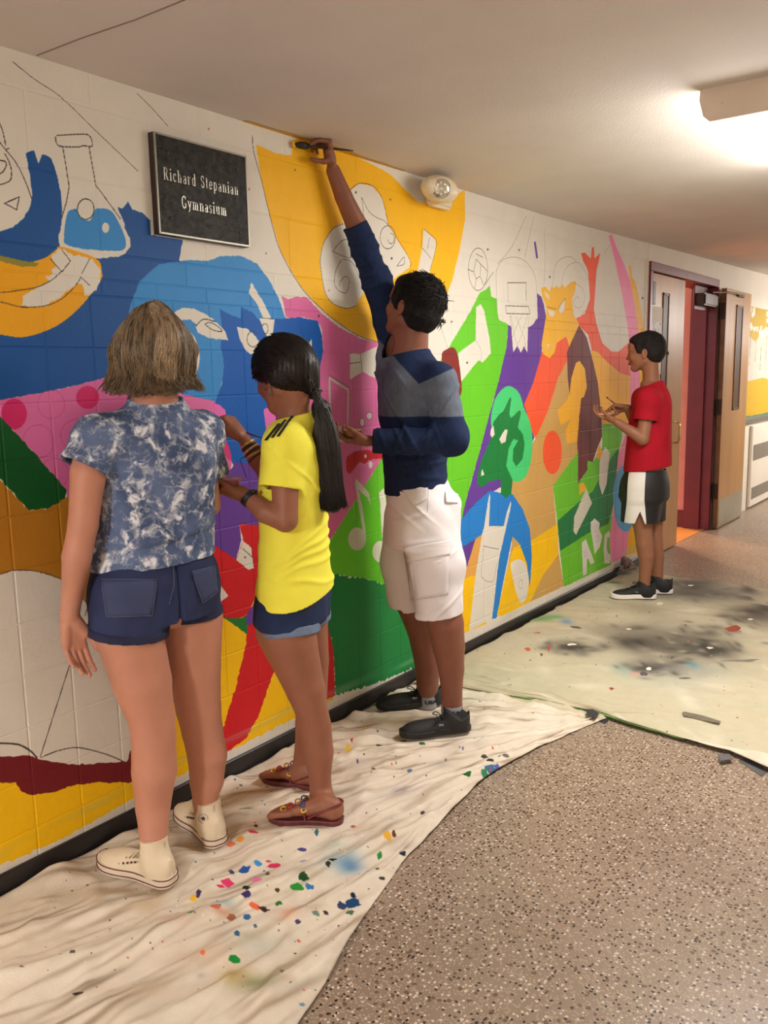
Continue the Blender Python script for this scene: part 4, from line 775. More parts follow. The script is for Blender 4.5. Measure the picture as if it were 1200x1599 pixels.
# ------------------------------------------------------------------ signed-distance modelling for figures
def nrm(v): v = np.asarray(v, float); return v / max(1e-9, np.linalg.norm(v))
class Field:
    def __init__(s): s.it = []; s.mk = None
    def add(s, fn, lo, hi, k=.02, op='u'):
        s.it.append((fn, np.array(lo, float), np.array(hi, float), k, op)); return s
    def cone(s, a, b, ra, rb, k=.02, op='u', flat=None):
        a = np.array(a, float); b = np.array(b, float); ab = b - a; L2 = max(1e-9, ab @ ab)
        if flat is not None: fn_, fs = nrm(flat[0]), flat[1]
        def f(P):
            q = P - a
            t = np.clip((q @ ab) / L2, 0, 1)
            d = q - t[..., None] * ab
            if flat is not None:
                d = d + (d @ fn_)[..., None] * fn_ * (1 / fs - 1)
            return (np.sqrt((d * d).sum(-1)) - (ra + (rb - ra) * t)) * (1 if flat is None else min(1, fs * 1.15))
        r = max(ra, rb)
        return s.add(f, np.minimum(a, b) - r, np.maximum(a, b) + r, k, op)
    def ell(s, c, r, R=None, k=.02, op='u'):
        c = np.array(c, float); r = np.array(r, float); R = np.eye(3) if R is None else np.array(R, float)
        def f(P):
            q = (P - c) @ R.T
            k0 = np.sqrt(((q / r) ** 2).sum(-1)) + 1e-9; k1 = np.sqrt(((q / (r * r)) ** 2).sum(-1)) + 1e-9
            return k0 * (k0 - 1) / k1
        m = r.max(); return s.add(f, c - m, c + m, k, op)
    def loft(s, secs, k=.02, op='u', ext=0.0):
        """secs: (centre, wide axis, half width, half depth), ordered upwards"""
        C_ = np.array([q[0] for q in secs], float); W_ = np.array([nrm(q[1]) for q in secs]); A_ = np.array([q[2] for q in secs]); B_ = np.array([q[3] for q in secs])
        Z = C_[:, 2]; zz = np.linspace(Z[0], Z[-1], 60)
        def sm(v):
            w = np.interp(zz, Z, v); w2 = np.convolve(np.pad(w, 3, 'edge'), np.ones(7) / 7, 'valid'); return w2
        CX, CY, AA, BB, WX, WY = sm(C_[:, 0]), sm(C_[:, 1]), sm(A_), sm(B_), sm(W_[:, 0]), sm(W_[:, 1])
        def f(P):
            z = P[..., 2]; i = lambda v: np.interp(z, zz, v)
            x = P[..., 0] - i(CX); y = P[..., 1] - i(CY); wx = i(WX); wy = i(WY); n = np.sqrt(wx * wx + wy * wy)
            wx /= n; wy /= n
            u = x * wx + y * wy; v = -x * wy + y * wx; a = i(AA); b = i(BB)
            k0 = np.sqrt((u / a) ** 2 + (v / b) ** 2) + 1e-9; k1 = np.sqrt((u / a ** 2) ** 2 + (v / b ** 2) ** 2) + 1e-9
            d = k0 * (k0 - 1) / k1
            e = np.maximum(Z[0] - z, z - Z[-1])
            return np.where(e > 0, np.sqrt(np.maximum(d, 0) ** 2 + e ** 2), np.maximum(d, e) if ext else np.maximum(d, e))
        m = max(A_.max(), B_.max())
        return s.add(f, C_.min(0) - [m, m, 0], C_.max(0) + [m, m, 0], k, op)
    def bounds(s, pad=.02):
        lo = np.min([i[1] for i in s.it if i[4] == 'u'], 0) - pad; hi = np.max([i[2] for i in s.it if i[4] == 'u'], 0) + pad; return lo, hi
    def grid(s, lo, hi, h):
        n = np.ceil((hi - lo) / h).astype(int) + 1
        F = np.full(n, .06, np.float32); ax = [lo[i] + h * np.arange(n[i]) for i in range(3)]
        for fn, a, b, k, op in s.it:
            m = max(k, .012) + h * 2
            i0 = np.clip(np.floor((a - m - lo) / h).astype(int), 0, n); i1 = np.clip(np.ceil((b + m - lo) / h).astype(int) + 1, 0, n)
            if (i1 <= i0).any(): continue
            X = np.stack(np.meshgrid(*[ax[i][i0[i]:i1[i]] for i in range(3)], indexing='ij'), -1)
            d = fn(X); S = tuple(slice(i0[i], i1[i]) for i in range(3)); g = F[S]
            if op == 'u':
                hh = np.maximum(k - np.abs(g - d), 0) / k; F[S] = np.minimum(g, d) - hh * hh * k * .25
            else:
                hh = np.maximum(k - np.abs(g + d), 0) / k; F[S] = np.maximum(g, -d) + hh * hh * k * .25
        return F, ax
def nets(F, lo, h, skip=None):
    s = F < 0; n = F.shape
    c = np.zeros([x - 1 for x in n], np.int8)
    for i in (0, 1):
        for j in (0, 1):
            for k in (0, 1): c += s[i:n[0] - 1 + i, j:n[1] - 1 + j, k:n[2] - 1 + k]
    mixed = (c > 0) & (c < 8)
    if skip is not None:
        for a, b in skip:
            i0 = np.ceil((a - lo) / h).astype(int) + 1; i1 = np.floor((b - lo) / h).astype(int) - 2
            i0 = np.maximum(i0, 0)
            if (i1 > i0).all(): mixed[i0[0]:i1[0], i0[1]:i1[1], i0[2]:i1[2]] = False
    idx = np.argwhere(mixed)
    if not len(idx): return np.zeros((0, 3)), np.zeros((0, 4), int)
    acc = np.zeros((len(idx), 3)); cnt = np.zeros(len(idx))
    for ax in range(3):
        o = [a for a in range(3) if a != ax]
        for i in (0, 1):
            for j in (0, 1):
                p = idx.copy(); p[:, o[0]] += i; p[:, o[1]] += j; q = p.copy(); q[:, ax] += 1
                fa = F[tuple(p.T)]; fb = F[tuple(q.T)]; m = (fa < 0) != (fb < 0)
                t = np.where(m, fa / np.where(m, fa - fb, 1), 0); v = p.astype(float); v[:, ax] += t
                acc[m] += v[m]; cnt[m] += 1
    V = lo + h * acc / cnt[:, None]
    vid = np.full(mixed.shape, -1, np.int64); vid[mixed] = np.arange(len(idx))
    Q = []
    for ax in range(3):
        o = [(ax + 1) % 3, (ax + 2) % 3]
        A = [slice(None)] * 3; B = [slice(None)] * 3; A[ax] = slice(0, n[ax] - 1); B[ax] = slice(1, n[ax])
        e = np.argwhere(s[tuple(A)] != s[tuple(B)])
        ok = (e[:, o[0]] > 0) & (e[:, o[1]] > 0) & (e[:, o[0]] < n[o[0]] - 1) & (e[:, o[1]] < n[o[1]] - 1); e = e[ok]
        def at(a, b):
            p = e.copy(); p[:, o[0]] += a; p[:, o[1]] += b; return vid[tuple(p.T)]
        q = np.stack([at(-1, -1), at(0, -1), at(0, 0), at(-1, 0)], 1)
        ins = s[tuple(e.T)]; q[~ins] = q[~ins][:, ::-1]; Q.append(q[(q >= 0).all(1)])
    return V, np.vstack(Q)
def surf(name, parts, m, parent=None):
    """parts: list of (V, Q) joined into one smooth mesh"""
    Vs, Qs, off = [], [], 0
    for V, Q in parts:
        Vs.append(V); Qs.append(Q + off); off += len(V)
    V = np.vstack(Vs).astype(np.float32); Q = np.vstack(Qs).astype(np.int32)
    me = bpy.data.meshes.new(name); me.vertices.add(len(V)); me.vertices.foreach_set('co', V.ravel())
    me.loops.add(Q.size); me.loops.foreach_set('vertex_index', Q.ravel()); me.polygons.add(len(Q))
    me.polygons.foreach_set('loop_start', np.arange(0, Q.size, 4, dtype=np.int32)); me.polygons.foreach_set('loop_total', np.full(len(Q), 4, np.int32))
    me.polygons.foreach_set('use_smooth', np.ones(len(Q), bool)); me.update(calc_edges=True)
    me.materials.append(m); o = bpy.data.objects.new(name, me); link(o)
    if parent: adopt(o, parent)
    return o
def body_mesh(fd, h, fine, name, m, parent):
    """one field, coarse grid with finer boxes where hands, feet and head are"""
    lo, hi = fd.bounds(); parts = []
    F, _ = fd.grid(lo, hi, h); parts.append(nets(F, lo, h, [(np.array(a), np.array(b)) for a, b, _ in fine]))
    for a, b, hf in fine:
        a = np.array(a); b = np.array(b); G, _ = fd.grid(a, b, hf); parts.append(nets(G, a, hf))
    return surf(name, parts, m, parent)
def vnoise(X, f, seed=0, st=(1, 1, 1)):
    """cheap smooth noise made of rotated sines"""
    r = np.random.default_rng(seed); out = 0
    for i in range(5):
        d = nrm(r.normal(size=3)) * np.array(st); ph = r.uniform(0, 6.28)
        d2 = nrm(r.normal(size=3)) * np.array(st)
        out = out + np.sin((X @ d) * f * (1 + .35 * i) + ph + 1.2 * np.sin((X @ d2) * f * .7 + i)) / (1 + .5 * i)
    return out / 2.2
def garment(fd, h, th, cuts, name, m, parent, folds=None, post=None):
    """fd inflated cloth volume -> shell of thickness th, opened by cut functions (positive = removed)"""
    lo, hi = fd.bounds(.025); F, ax = fd.grid(lo, hi, h)
    X = np.stack(np.meshgrid(*ax, indexing='ij'), -1)
    near = np.abs(F) < .03
    if folds is not None:
        Xn = X[near]; F[near] = F[near] + folds(Xn).astype(np.float32)
    G = np.maximum(F, -(F + th))
    for c in cuts:
        Xn = X[near]; v = np.full(F.shape, -1, np.float32); v[near] = c(Xn); G = np.maximum(G, v)
    return surf(name, [nets(G, lo, h)], m, parent)
def garment2(parts, h, th, name, m, parent, folds=None, k=.03):
    """parts: (field, cuts); every part is cut on its own, then all are joined and hollowed"""
    bs = [p[0].bounds(.025) for p in parts]; lo = np.min([b[0] for b in bs], 0); hi = np.max([b[1] for b in bs], 0); G = None; U = None
    for fd, cuts in parts:
        F, ax = fd.grid(lo, hi, h)
        X = np.stack(np.meshgrid(*ax, indexing='ij'), -1) if U is None else X
        near = np.abs(F) < .045; Xn = X[near]
        if folds is not None: F[near] = F[near] + folds(Xn).astype(np.float32)
        C = F; D = F
        deep = F < .03; Xd = X[deep]
        for c in cuts:
            v = np.full(F.shape, -1, np.float32); v[deep] = c(Xd); C = np.maximum(C, v); D = np.maximum(D, v - .02)
        U = D.copy() if U is None else np.minimum(U, D)
        if G is None: G = C
        else:
            hh = np.maximum(k - np.abs(G - C), 0) / k; G = np.minimum(G, C) - hh * hh * k * .25
    G = np.maximum(G, -(U + th))
    return surf(name, [nets(G, lo, h)], m, parent)
def fr_axes(fwd, up):
    f = nrm(fwd); u = np.asarray(up, float); u = nrm(u - f * (u @ f)); r = np.cross(f, u); return f, r, u   # r = the person's right
def hand(fd, wrist, fwd, back, side, s=1.0, curl=(.3, .35, .4, .45), bend=.5, thumb=(.5, .6, .2), spread=.08):
    """palm from the wrist along fwd; back = normal of the back of the hand; side=+1 thumb towards cross(fwd, back), -1 the other way
    curl: per finger bend at the knuckle (rad) index..little; bend: bend of the two outer joints"""
    f = nrm(fwd); b = np.asarray(back, float); b = nrm(b - f * (b @ f)); t = np.cross(f, b) * side; w = np.array(wrist, float)
    P = lambda x, y, z: w + (f * x + t * y + b * z) * s
    fd.cone(P(-.02, 0, 0), P(.03, .004, 0), .021 * s, .024 * s, .012, flat=(b, .72))
    for y, x1 in ((.026, .088), (.009, .092), (-.009, .088), (-.026, .078)):
        fd.cone(P(.018, y * .55, 0), P(x1, y, 0), .0155 * s, .0105 * s, .010)
    fd.cone(P(.018, .016, -.008), P(.055, .034, -.012), .017 * s, .012 * s, .012)
    fd.cone(P(.03, -.02, -.006), P(.07, -.026, -.006), .013 * s, .010 * s, .010)
    Ls = ((.040, .024, .019), (.044, .027, .020), (.041, .025, .020), (.032, .020, .018)); R_ = (.0088, .0090, .0085, .0075)
    tips = []
    for i, (y, x1) in enumerate(((.027, .090), (.009, .095), (-.009, .090), (-.027, .079))):
        p = P(x1, y, .001); a = curl[i]; yaw = (1.5 - i) * spread
        for j, L in enumerate(Ls[i]):
            d = nrm(f * math.cos(a) * math.cos(yaw) - b * math.sin(a) + t * math.sin(yaw) * math.cos(a)); q = p + d * L * s
            fd.cone(p, q, R_[i] * s * (1 - .07 * j), R_[i] * s * (.93 - .07 * j), .0035); p = q
            a += bend if not hasattr(bend, '__len__') else bend[i]
        tips.append(p)
    out, fwdness, inn = thumb
    p = P(.022, .024, -.006); d = nrm(f * fwdness + t * out - b * inn)
    for j, (L, r) in enumerate(((.036, .0125), (.030, .0105), (.022, .0095))):
        q = p + d * L * s; fd.cone(p, q, r * s, (r - .0015) * s, .007 if j == 0 else .004); p = q; d = nrm(d + f * .28 - t * .12 - b * .15 * inn)
    return tips, p
def head(fd, c, fwd, up, s=1.0, hairy=False):
    """c = centre of the skull; returns axes"""
    f, r, u = fr_axes(fwd, up); P = lambda x, y, z: np.array(c) + (f * x + r * y + u * z) * s; R = np.array([f, r, u])
    E = lambda x, y, z, a, b, cc, k=.02, op='u': fd.ell(P(x, y, z), np.array([a, b, cc]) * s, R, k, op)
    E(-.012, 0, .028, .093, .074, .088); E(.03, 0, .0, .062, .062, .085, .03)          # cranium, face mass
    E(.05, 0, -.045, .044, .050, .050, .03); E(.068, 0, -.093, .020, .026, .017, .025)    # jaw, chin
    fd.cone(P(.0, .052, -.052), P(.062, .018, -.092), .016 * s, .014 * s, .025); fd.cone(P(.0, -.052, -.052), P(.062, -.018, -.092), .016 * s, .014 * s, .025)
    E(.073, 0, .045, .022, .050, .030, .03)                                              # forehead
    for y in (-1, 1):
        E(.092, .031 * y, .007, .016, .017, .011, .012, 's')                              # eye sockets
        E(.081, .031 * y, .005, .0115, .0135, .0105, .003)                                 # lids over the eyes
        fd.cone(P(.087, .016 * y, .024), P(.083, .046 * y, .022), .006 * s, .005 * s, .012)   # brow ridge
        E(.066, .042 * y, -.024, .022, .018, .020, .02)                                    # cheeks
        E(.098, .010 * y, -.034, .007, .006, .006, .006)                                   # nostril wings
        # ears
        E(-.006, .073 * y, -.004, .017, .008, .030, .006); E(-.004, .080 * y, -.004, .010, .006, .019, .004, 's'); E(-.002, .074 * y, -.030, .009, .006, .010, .006)
    fd.cone(P(.088, 0, .012), P(.106, 0, -.026), .0065 * s, .0095 * s, .010); E(.108, 0, -.029, .009, .0085, .008, .006)
    E(.091, 0, -.056, .010, .020, .0052, .006); E(.089, 0, -.066, .010, .017, .0060, .006)  # lips
    E(.099, 0, -.0608, .008, .017, .0016, .002, 's')
    E(.082, 0, -.078, .010, .014, .005, .01, 's')
    return P, R
def foot_w(x):
    """half width of a shoe outline along its length, 0 heel to 1 toe, as a share of the widest point"""
    x = np.clip(x, 0, 1); m = .80 + .20 * np.clip((x - .42) / .28, 0, 1) ** 2 * (3 - 2 * np.clip((x - .42) / .28, 0, 1)) - .02 * np.exp(-((x - .42) / .12) ** 2)
    a = np.sqrt(np.clip(1 - ((.13 - np.minimum(x, .13)) / .135) ** 2, 0, 1)); b = np.sqrt(np.clip(1 - ((np.maximum(x, .72) - .72) / .282) ** 2.2, 0, 1))
    return m * a * b
def shoe(fd_up, fd_sole, heel, toe, s=1.0, top=.075, L=None, sole_h=.022, hw=.044, toe_h=.052):
    """upper + sole as two fields; heel and toe are points on the ground under heel and toe end"""
    heel = np.array(heel, float); toe = np.array(toe, float); f = nrm(toe - heel); L = np.linalg.norm(toe - heel)
    u = np.array([0, 0, 1.]); u = nrm(u - f * (u @ f)); r = np.cross(f, u)
    T = [0, .06, .2, .45, .7, .85, .95, 1]; Ht = [top * .93, top, top, top * .92, toe_h * 1.1, toe_h, toe_h * .86, toe_h * .6]
    TT = np.linspace(0, 1, 60); HH = np.convolve(np.pad(np.interp(TT, T, Ht), 4, 'edge'), np.ones(9) / 9, 'valid')
    def prof(P, extra, stretch=0.0):
        q = P - heel; x = (q @ f + stretch) / (L + 2 * stretch); y = q @ r; z = q @ u
        w_ = np.maximum(.0015, foot_w(x) * hw + extra); y = y - .006 * np.sin(np.clip(x, 0, 1) * 3.1)
        return x, y, z, w_
    def up(P):
        x, y, z, w_ = prof(P, -.002); H = np.interp(x, TT, HH)
        zz = np.maximum(z - sole_h * .5, 0); k0 = np.sqrt((np.abs(y) / w_) ** 2.4 + (zz / (H - sole_h * .5)) ** 2.2) + 1e-9
        d = (k0 ** .85 - 1) * np.minimum(w_, H) * .8
        return np.maximum(np.maximum(d, (np.abs(x - .5) - .5) * L * .9 + .002), -(z - sole_h * .4))
    def sl(P):
        x, y, z, w_ = prof(P, .0015, .005)
        e = (np.abs(x - .5) - .5) * (L + .01)
        d = np.maximum(np.abs(y) - w_, e); rock = .010 * np.clip((x - .8) / .2, 0, 1) ** 2
        return np.maximum(d, np.maximum(z - sole_h - rock, -(z - rock * .6)))
    lo = np.minimum(heel, toe) - [hw + .01] * 3; hi = np.maximum(heel, toe) + [hw + .01, hw + .01, top + .02]
    fd_up.add(up, lo, hi, .012); fd_sole.add(sl, lo, hi, .003)
    return f, r, u, L
class Fig:
    """lays joints on an upright plane through the figure's spot on the floor"""
    def __init__(s, name, foot, label, group=None):
        s.o = np.array([foot[0], foot[1], 0.0]); s.e = empty(name, s.o); tag(s.e, label, 'person', group)
        d = s.o - CAM; d[2] = 0; s.F = nrm(d); s.R = np.array([s.F[1], -s.F[0], 0])
    def J(s, px, py, off=0.0):
        v = ray(px, py); t = ((s.o + s.F * off - CAM) @ s.F) / (v @ s.F); return CAM + v * t
    def m(s, px, off=0.0): return px * (((s.o + s.F * off) - CAM) @ E3) / FPX * 1.0
    def limb(s, fd, pts, k=.005, flat=None, op='u'):
        """pts (px, py, off, half width in px)"""
        Q = [(s.J(a, b, c), s.m(r, c)) for a, b, c, r in pts]
        for (p, r), (q, r2) in zip(Q[:-1], Q[1:]): fd.cone(p, q, r, r2, k, op, flat)
        return [q[0] for q in Q]
def above(z): return lambda X: X[:, 2] - z
def below(z): return lambda X: z - X[:, 2]
def plane(p, n):
    p = np.array(p); n = nrm(n); return lambda X: (X - p) @ n
def local(pl, c, r): 
    """cut by a plane only near the point c"""
    c = np.array(c); return lambda X: np.where(((X - c) ** 2).sum(-1) < r * r, pl(X), -1)
def skin(name, col, var=.05):
    m = mat(name, col, .5, var=var, scale=14, bump=.12, bscale=500, sss=.12, spec=.35); return m
def strands(name, guides, n, rad, m, parent, seed=1, jit=.02, wav=.006, freq=3, seg=14, taper=.25, lmin=.85):
    """hair strands: guides = polylines with a spread radius per point; each strand follows blended neighbours"""
    r = np.random.default_rng(seed); V = []; F = []
    G = []
    for g in guides:
        P = smoothpoly(np.array([q[:3] for q in g]), False, 6) if len(g) > 2 else np.array([q[:3] for q in g]); S = np.interp(np.linspace(0, 1, len(P)), np.linspace(0, 1, len(g)), [q[3] for q in g])
        t = np.linspace(0, 1, seg); tt = np.linspace(0, 1, len(P)); G.append((np.stack([np.interp(t, tt, P[:, i]) for i in range(3)], 1), np.interp(t, tt, S)))
    for i in range(n):
        g, S = G[i % len(G)]; g2, S2 = G[(i + 1) % len(G)]; mx = r.uniform(0, .5) if len(G) > 1 else 0
        base = g * (1 - mx) + g2 * mx; SS = S * (1 - mx) + S2 * mx
        d = r.normal(size=3); d = nrm(d) * r.uniform(.55, 1.0); L = r.uniform(lmin, 1.0)
        k = max(3, int(seg * L)); P = base[:k] + d * SS[:k, None]
        ph = r.uniform(0, 6.28, 3); tt = np.linspace(0, 1, k)[:, None]
        P = P + wav * tt * np.sin(tt * freq * 6.28 * r.uniform(.8, 1.2) + ph) + r.normal(size=3) * jit * tt ** 2
        T = np.gradient(P, axis=0); T /= np.linalg.norm(T, axis=1)[:, None] + 1e-9
        a = np.cross(T, d); a /= np.linalg.norm(a, axis=1)[:, None] + 1e-9; b = np.cross(T, a)
        w_ = rad * (1 - (1 - taper) * np.linspace(0, 1, k) ** 2)[:, None] * r.uniform(.7, 1.3)
        o = len(V)
        for s_ in ((1, 0), (-.5, .87), (-.5, -.87)):
            pass
        ringv = np.stack([P + a * w_, P + (-.5 * a + .87 * b) * w_, P + (-.5 * a - .87 * b) * w_], 1).reshape(-1, 3)
        V.extend(ringv)
        for j in range(k - 1):
            for c in range(3):
                F.append((o + j * 3 + c, o + j * 3 + (c + 1) % 3, o + (j + 1) * 3 + (c + 1) % 3, o + (j + 1) * 3 + c))
    return np.array(V), np.array(F)
def hair_mat(name, c0, c1, scale=60, rough=.42):
    m, nt, b = nmat(name); g = node(nt, 'ShaderNodeNewGeometry')
    rnd = node(nt, 'ShaderNodeTexNoise', Scale=scale, Detail=3); mp = node(nt, 'ShaderNodeMapping'); mp.inputs['Scale'].default_value = (1, 1, .12)
    nt.links.new(g.outputs['Position'], mp.inputs[0]); nt.links.new(mp.outputs[0], rnd.inputs['Vector'])
    mixf = node(nt, 'ShaderNodeMath', operation='MULTIPLY_ADD'); nt.links.new(g.outputs['Random Per Island'], mixf.inputs[0]); mixf.inputs[1].default_value = .45; nt.links.new(rnd.outputs[0], mixf.inputs[2])
    cr = node(nt, 'ShaderNodeValToRGB'); cr.color_ramp.elements[0].position = .35; cr.color_ramp.elements[1].position = .95
    cr.color_ramp.elements[0].color = s2l(c0) + (1,); cr.color_ramp.elements[1].color = s2l(c1) + (1,)
    nt.links.new(mixf.outputs[0], cr.inputs[0]); nt.links.new(cr.outputs[0], b.inputs['Base Color']); b.inputs['Roughness'].default_value = rough; b.inputs['Specular IOR Level'].default_value = .3
    bp = node(nt, 'ShaderNodeBump', Strength=.5, Distance=.002); nt.links.new(rnd.outputs[0], bp.inputs['Height']); nt.links.new(bp.outputs[0], b.inputs['Normal'])
    return m
UP = np.array([0, 0, 1.])
# ================================================================== person 1: tie-dye shirt, seen from behind
g = Fig('person', (.30, 1.53), 'girl with wavy brown hair in a blue tie-dye shirt, left arm hanging')
J, m_ = g.J, g.m
SK1 = skin('fair_skin', (190, 132, 110))
face = nrm((-.88, .47, 0)); W = np.array([face[1], -face[0], 0]); W = -W if W @ g.R < 0 else W     # W = her right
bd = Field()
# torso
TOR = [(J(243, 975, .03), W, .120, .075), (J(243, 935, .03), W, .164, .110), (J(243, 890, .03), W, .160, .108), (J(243, 850, .03), W, .140, .095), (J(245, 800, .03), W, .138, .092), (J(246, 740, .03), W, .152, .098), (J(244, 700, .03), W, .158, .092), (J(243, 660, .03), W, .115, .070), (J(242, 632, .03), W, .07, .055)]
bd.loft(TOR, .03)
shL, shR = J(152, 686, -.05), J(316, 674, .10)
bd.cone(shL, shR, .043, .042, .04); g.limb(bd, [(242, 640, .03, 30), (240, 600, .02, 27)], .03)
# left arm
elL, wrL = J(130, 820, -.09), J(112, 945, -.07)
bd.cone(shL, J(138, 740, -.08), .048, .046, .03); bd.cone(J(138, 740, -.08), elL, .046, .038, .005); bd.cone(elL, J(120, 870, -.09), .038, .038, .008); bd.cone(J(120, 870, -.09), J(112, 935, -.07), .038, .027, .005); bd.cone(J(112, 935, -.07), J(109, 962, -.07), .027, .025, .005)
hand(bd, J(109, 966, -.07), J(118, 1010, -.075) - J(109, 962, -.07), -g.R * .45 + g.F * .9, 1, .92, curl=(.30, .36, .42, .48), bend=.30, thumb=(.55, .95, .15), spread=.03)
# right arm, bent forward
elR = J(324, 788, .07); wrR = elR + face * .10 + UP * .17 - W * .04
bd.cone(shR, elR, .042, .034, .03); bd.cone(elR, wrR, .034, .025, .02)
hand(bd, wrR, nrm(face * .35 + UP), -face, 1, .9, curl=(.6, .65, .7, .7), bend=.6, thumb=(.5, .7, .4))
# legs
LL = [(201, 985, -.05, 49), (222, 1065, -.05, 43), (237, 1123, -.05, 34), (240, 1150, -.05, 33), (241, 1205, -.05, 33.5), (239, 1260, -.05, 26), (240, 1306, -.08, 21), (241, 1332, -.087, 21)]
RL = [(296, 965, .08, 50), (302, 1040, .09, 41), (310, 1105, .10, 34), (316, 1140, .10, 31), (324, 1180, .10, 30), (323, 1220, .10, 26), (320, 1252, .10, 18.5), (325, 1275, .096, 19)]
g.limb(bd, LL, .005); g.limb(bd, RL, .005)
bd.cone(J(205, 940, -.02), J(201, 985, -.05), .080, .084, .02); bd.cone(J(285, 930, .06), J(296, 965, .08), .078, .080, .02)
hc = J(240, 548, .0)
P1, R1 = head(bd, hc, nrm(face * 1 - UP * .22), nrm(UP + face * .22), .93)
bd.cone(P1(-.02, 0, -.06), J(241, 625, .03), .052, .055, .03)
hl = J(112, 1000, -.07)
body_mesh(bd, .006, [(hl - [.09, .09, .11], hl + [.09, .09, .09], .0026), (wrR - [.13, .13, .1], wrR + [.1, .1, .1], .003), (np.array(hc) - .14, np.array(hc) + .14, .0035)], 'body', SK1, g.e)
# shirt
M_TIE, nt, b = nmat('tie_dye_jersey'); tc = node(nt, 'ShaderNodeNewGeometry')
n1 = node(nt, 'ShaderNodeTexNoise', Scale=27, Detail=9, Roughness=.60, Distortion=.5); nt.links.new(tc.outputs['Position'], n1.inputs['Vector'])
n2 = node(nt, 'ShaderNodeTexVoronoi', Scale=34); n2.feature = 'DISTANCE_TO_EDGE'
n3 = node(nt, 'ShaderNodeTexNoise', Scale=24, Detail=4); nt.links.new(tc.outputs['Position'], n3.inputs['Vector'])
va = node(nt, 'ShaderNodeVectorMath', operation='MULTIPLY_ADD'); nt.links.new(n3.outputs[1], va.inputs[0]); va.inputs[1].default_value = (.07,) * 3; nt.links.new(tc.outputs['Position'], va.inputs[2]); nt.links.new(va.outputs[0], n2.inputs['Vector'])
cr = node(nt, 'ShaderNodeValToRGB'); cr.color_ramp.elements[0].position = .0; cr.color_ramp.elements[1].position = .16
cr.color_ramp.elements[0].color = (1, 1, 1, 1); cr.color_ramp.elements[1].color = (0, 0, 0, 1); nt.links.new(n2.outputs[0], cr.inputs[0])
cr2 = node(nt, 'ShaderNodeValToRGB'); cr2.color_ramp.elements[0].position = .42; cr2.color_ramp.elements[1].position = .56; nt.links.new(n1.outputs[0], cr2.inputs[0])
mu = node(nt, 'ShaderNodeMath', operation='MULTIPLY'); nt.links.new(cr.outputs[0], mu.inputs[0]); nt.links.new(cr2.outputs[0], mu.inputs[1]); mh = node(nt, 'ShaderNodeMath', operation='MULTIPLY'); nt.links.new(mu.outputs[0], mh.inputs[0]); mh.inputs[1].default_value = .45
crb = node(nt, 'ShaderNodeValToRGB'); crb.color_ramp.elements[0].position = .53; crb.color_ramp.elements[1].position = .63; nt.links.new(n1.outputs[0], crb.inputs[0])
mxx = node(nt, 'ShaderNodeMath', operation='MAXIMUM'); nt.links.new(mh.outputs[0], mxx.inputs[0]); nt.links.new(crb.outputs[0], mxx.inputs[1])
n4 = node(nt, 'ShaderNodeTexNoise', Scale=9, Detail=3); nt.links.new(tc.outputs['Position'], n4.inputs['Vector'])
bl = node(nt, 'ShaderNodeValToRGB'); bl.color_ramp.elements[0].position = .35; bl.color_ramp.elements[1].position = .65
bl.color_ramp.elements[0].color = s2l((66, 80, 112)) + (1,); bl.color_ramp.elements[1].color = s2l((98, 114, 150)) + (1,); nt.links.new(n4.outputs[0], bl.inputs[0])
mx = node(nt, 'ShaderNodeMix', data_type='RGBA'); nt.links.new(mxx.outputs[0], mx.inputs[0]); nt.links.new(bl.outputs[0], mx.inputs[6]); mx.inputs[7].default_value = s2l((222, 224, 232)) + (1,)
nt.links.new(mx.outputs[2], b.inputs['Base Color']); b.inputs['Roughness'].default_value = .9; b.inputs['Specular IOR Level'].default_value = .15
TS = [(J(241, 915, .03), W, .178, .135), (J(241, 890, .03), W, .178, .132), (J(241, 850, .03), W, .166, .120), (J(243, 800, .03), W, .164, .115), (J(245, 740, .03), W, .172, .116), (J(244, 702, .03), W, .174, .108), (J(243, 664, .03), W, .132, .086), (J(242, 636, .03), W, .082, .07), (J(242, 612, .03), W, .07, .062)]
st = Field(); st.loft(TS, .03); st.cone(shL, shR, .055, .054, .05)
sl1 = Field(); slL = J(124, 727, -.08); sl1.cone(shL, J(116, 770, -.085), .056, .088, .03); sl1.cone(shL, shL * .7 + shR * .3, .056, .060, .03)
sl2 = Field(); slR = J(332, 744, .13); sl2.cone(shR, J(333, 780, .13), .052, .060, .03); sl2.cone(shR, shR * .7 + shL * .3, .054, .056, .03)
ncp = J(243, 621, .03)
def f1(X):
    z = X[:, 2]; zc = J(240, 858, 0)[2]
    return -.004 * vnoise(X, 30, 3, (1, 1, .6)) - .007 * np.exp(-((z - zc - .03 * (X @ g.R)) / .018) ** 2) * (1 + .6 * np.sin(X @ g.R * 20)) + .006 * np.exp(-((z - zc - .028 - .02 * np.sin(X @ g.R * 9)) / .010) ** 2) - .003 * vnoise(X, 60, 5, (.4, .4, 1.2))
hemp = J(140, 893, 0); hemq = J(336, 866, 0); hn = nrm(np.cross(hemq - hemp, g.F)); hn = hn if hn[2] < 0 else -hn
nk = local(plane(ncp, nrm(UP - face * .25)), ncp, .12)
garment2([(st, [plane(J(140, 893, 0), hn), nk]), (sl1, [plane(slL, nrm(J(112, 765, -.09) - J(150, 690, -.05))), nk]), (sl2, [plane(slR, nrm(J(335, 770, .13) - J(322, 700, .13))), nk])], .0042, .012, 'tie_dye_shirt', M_TIE, g.e, f1)
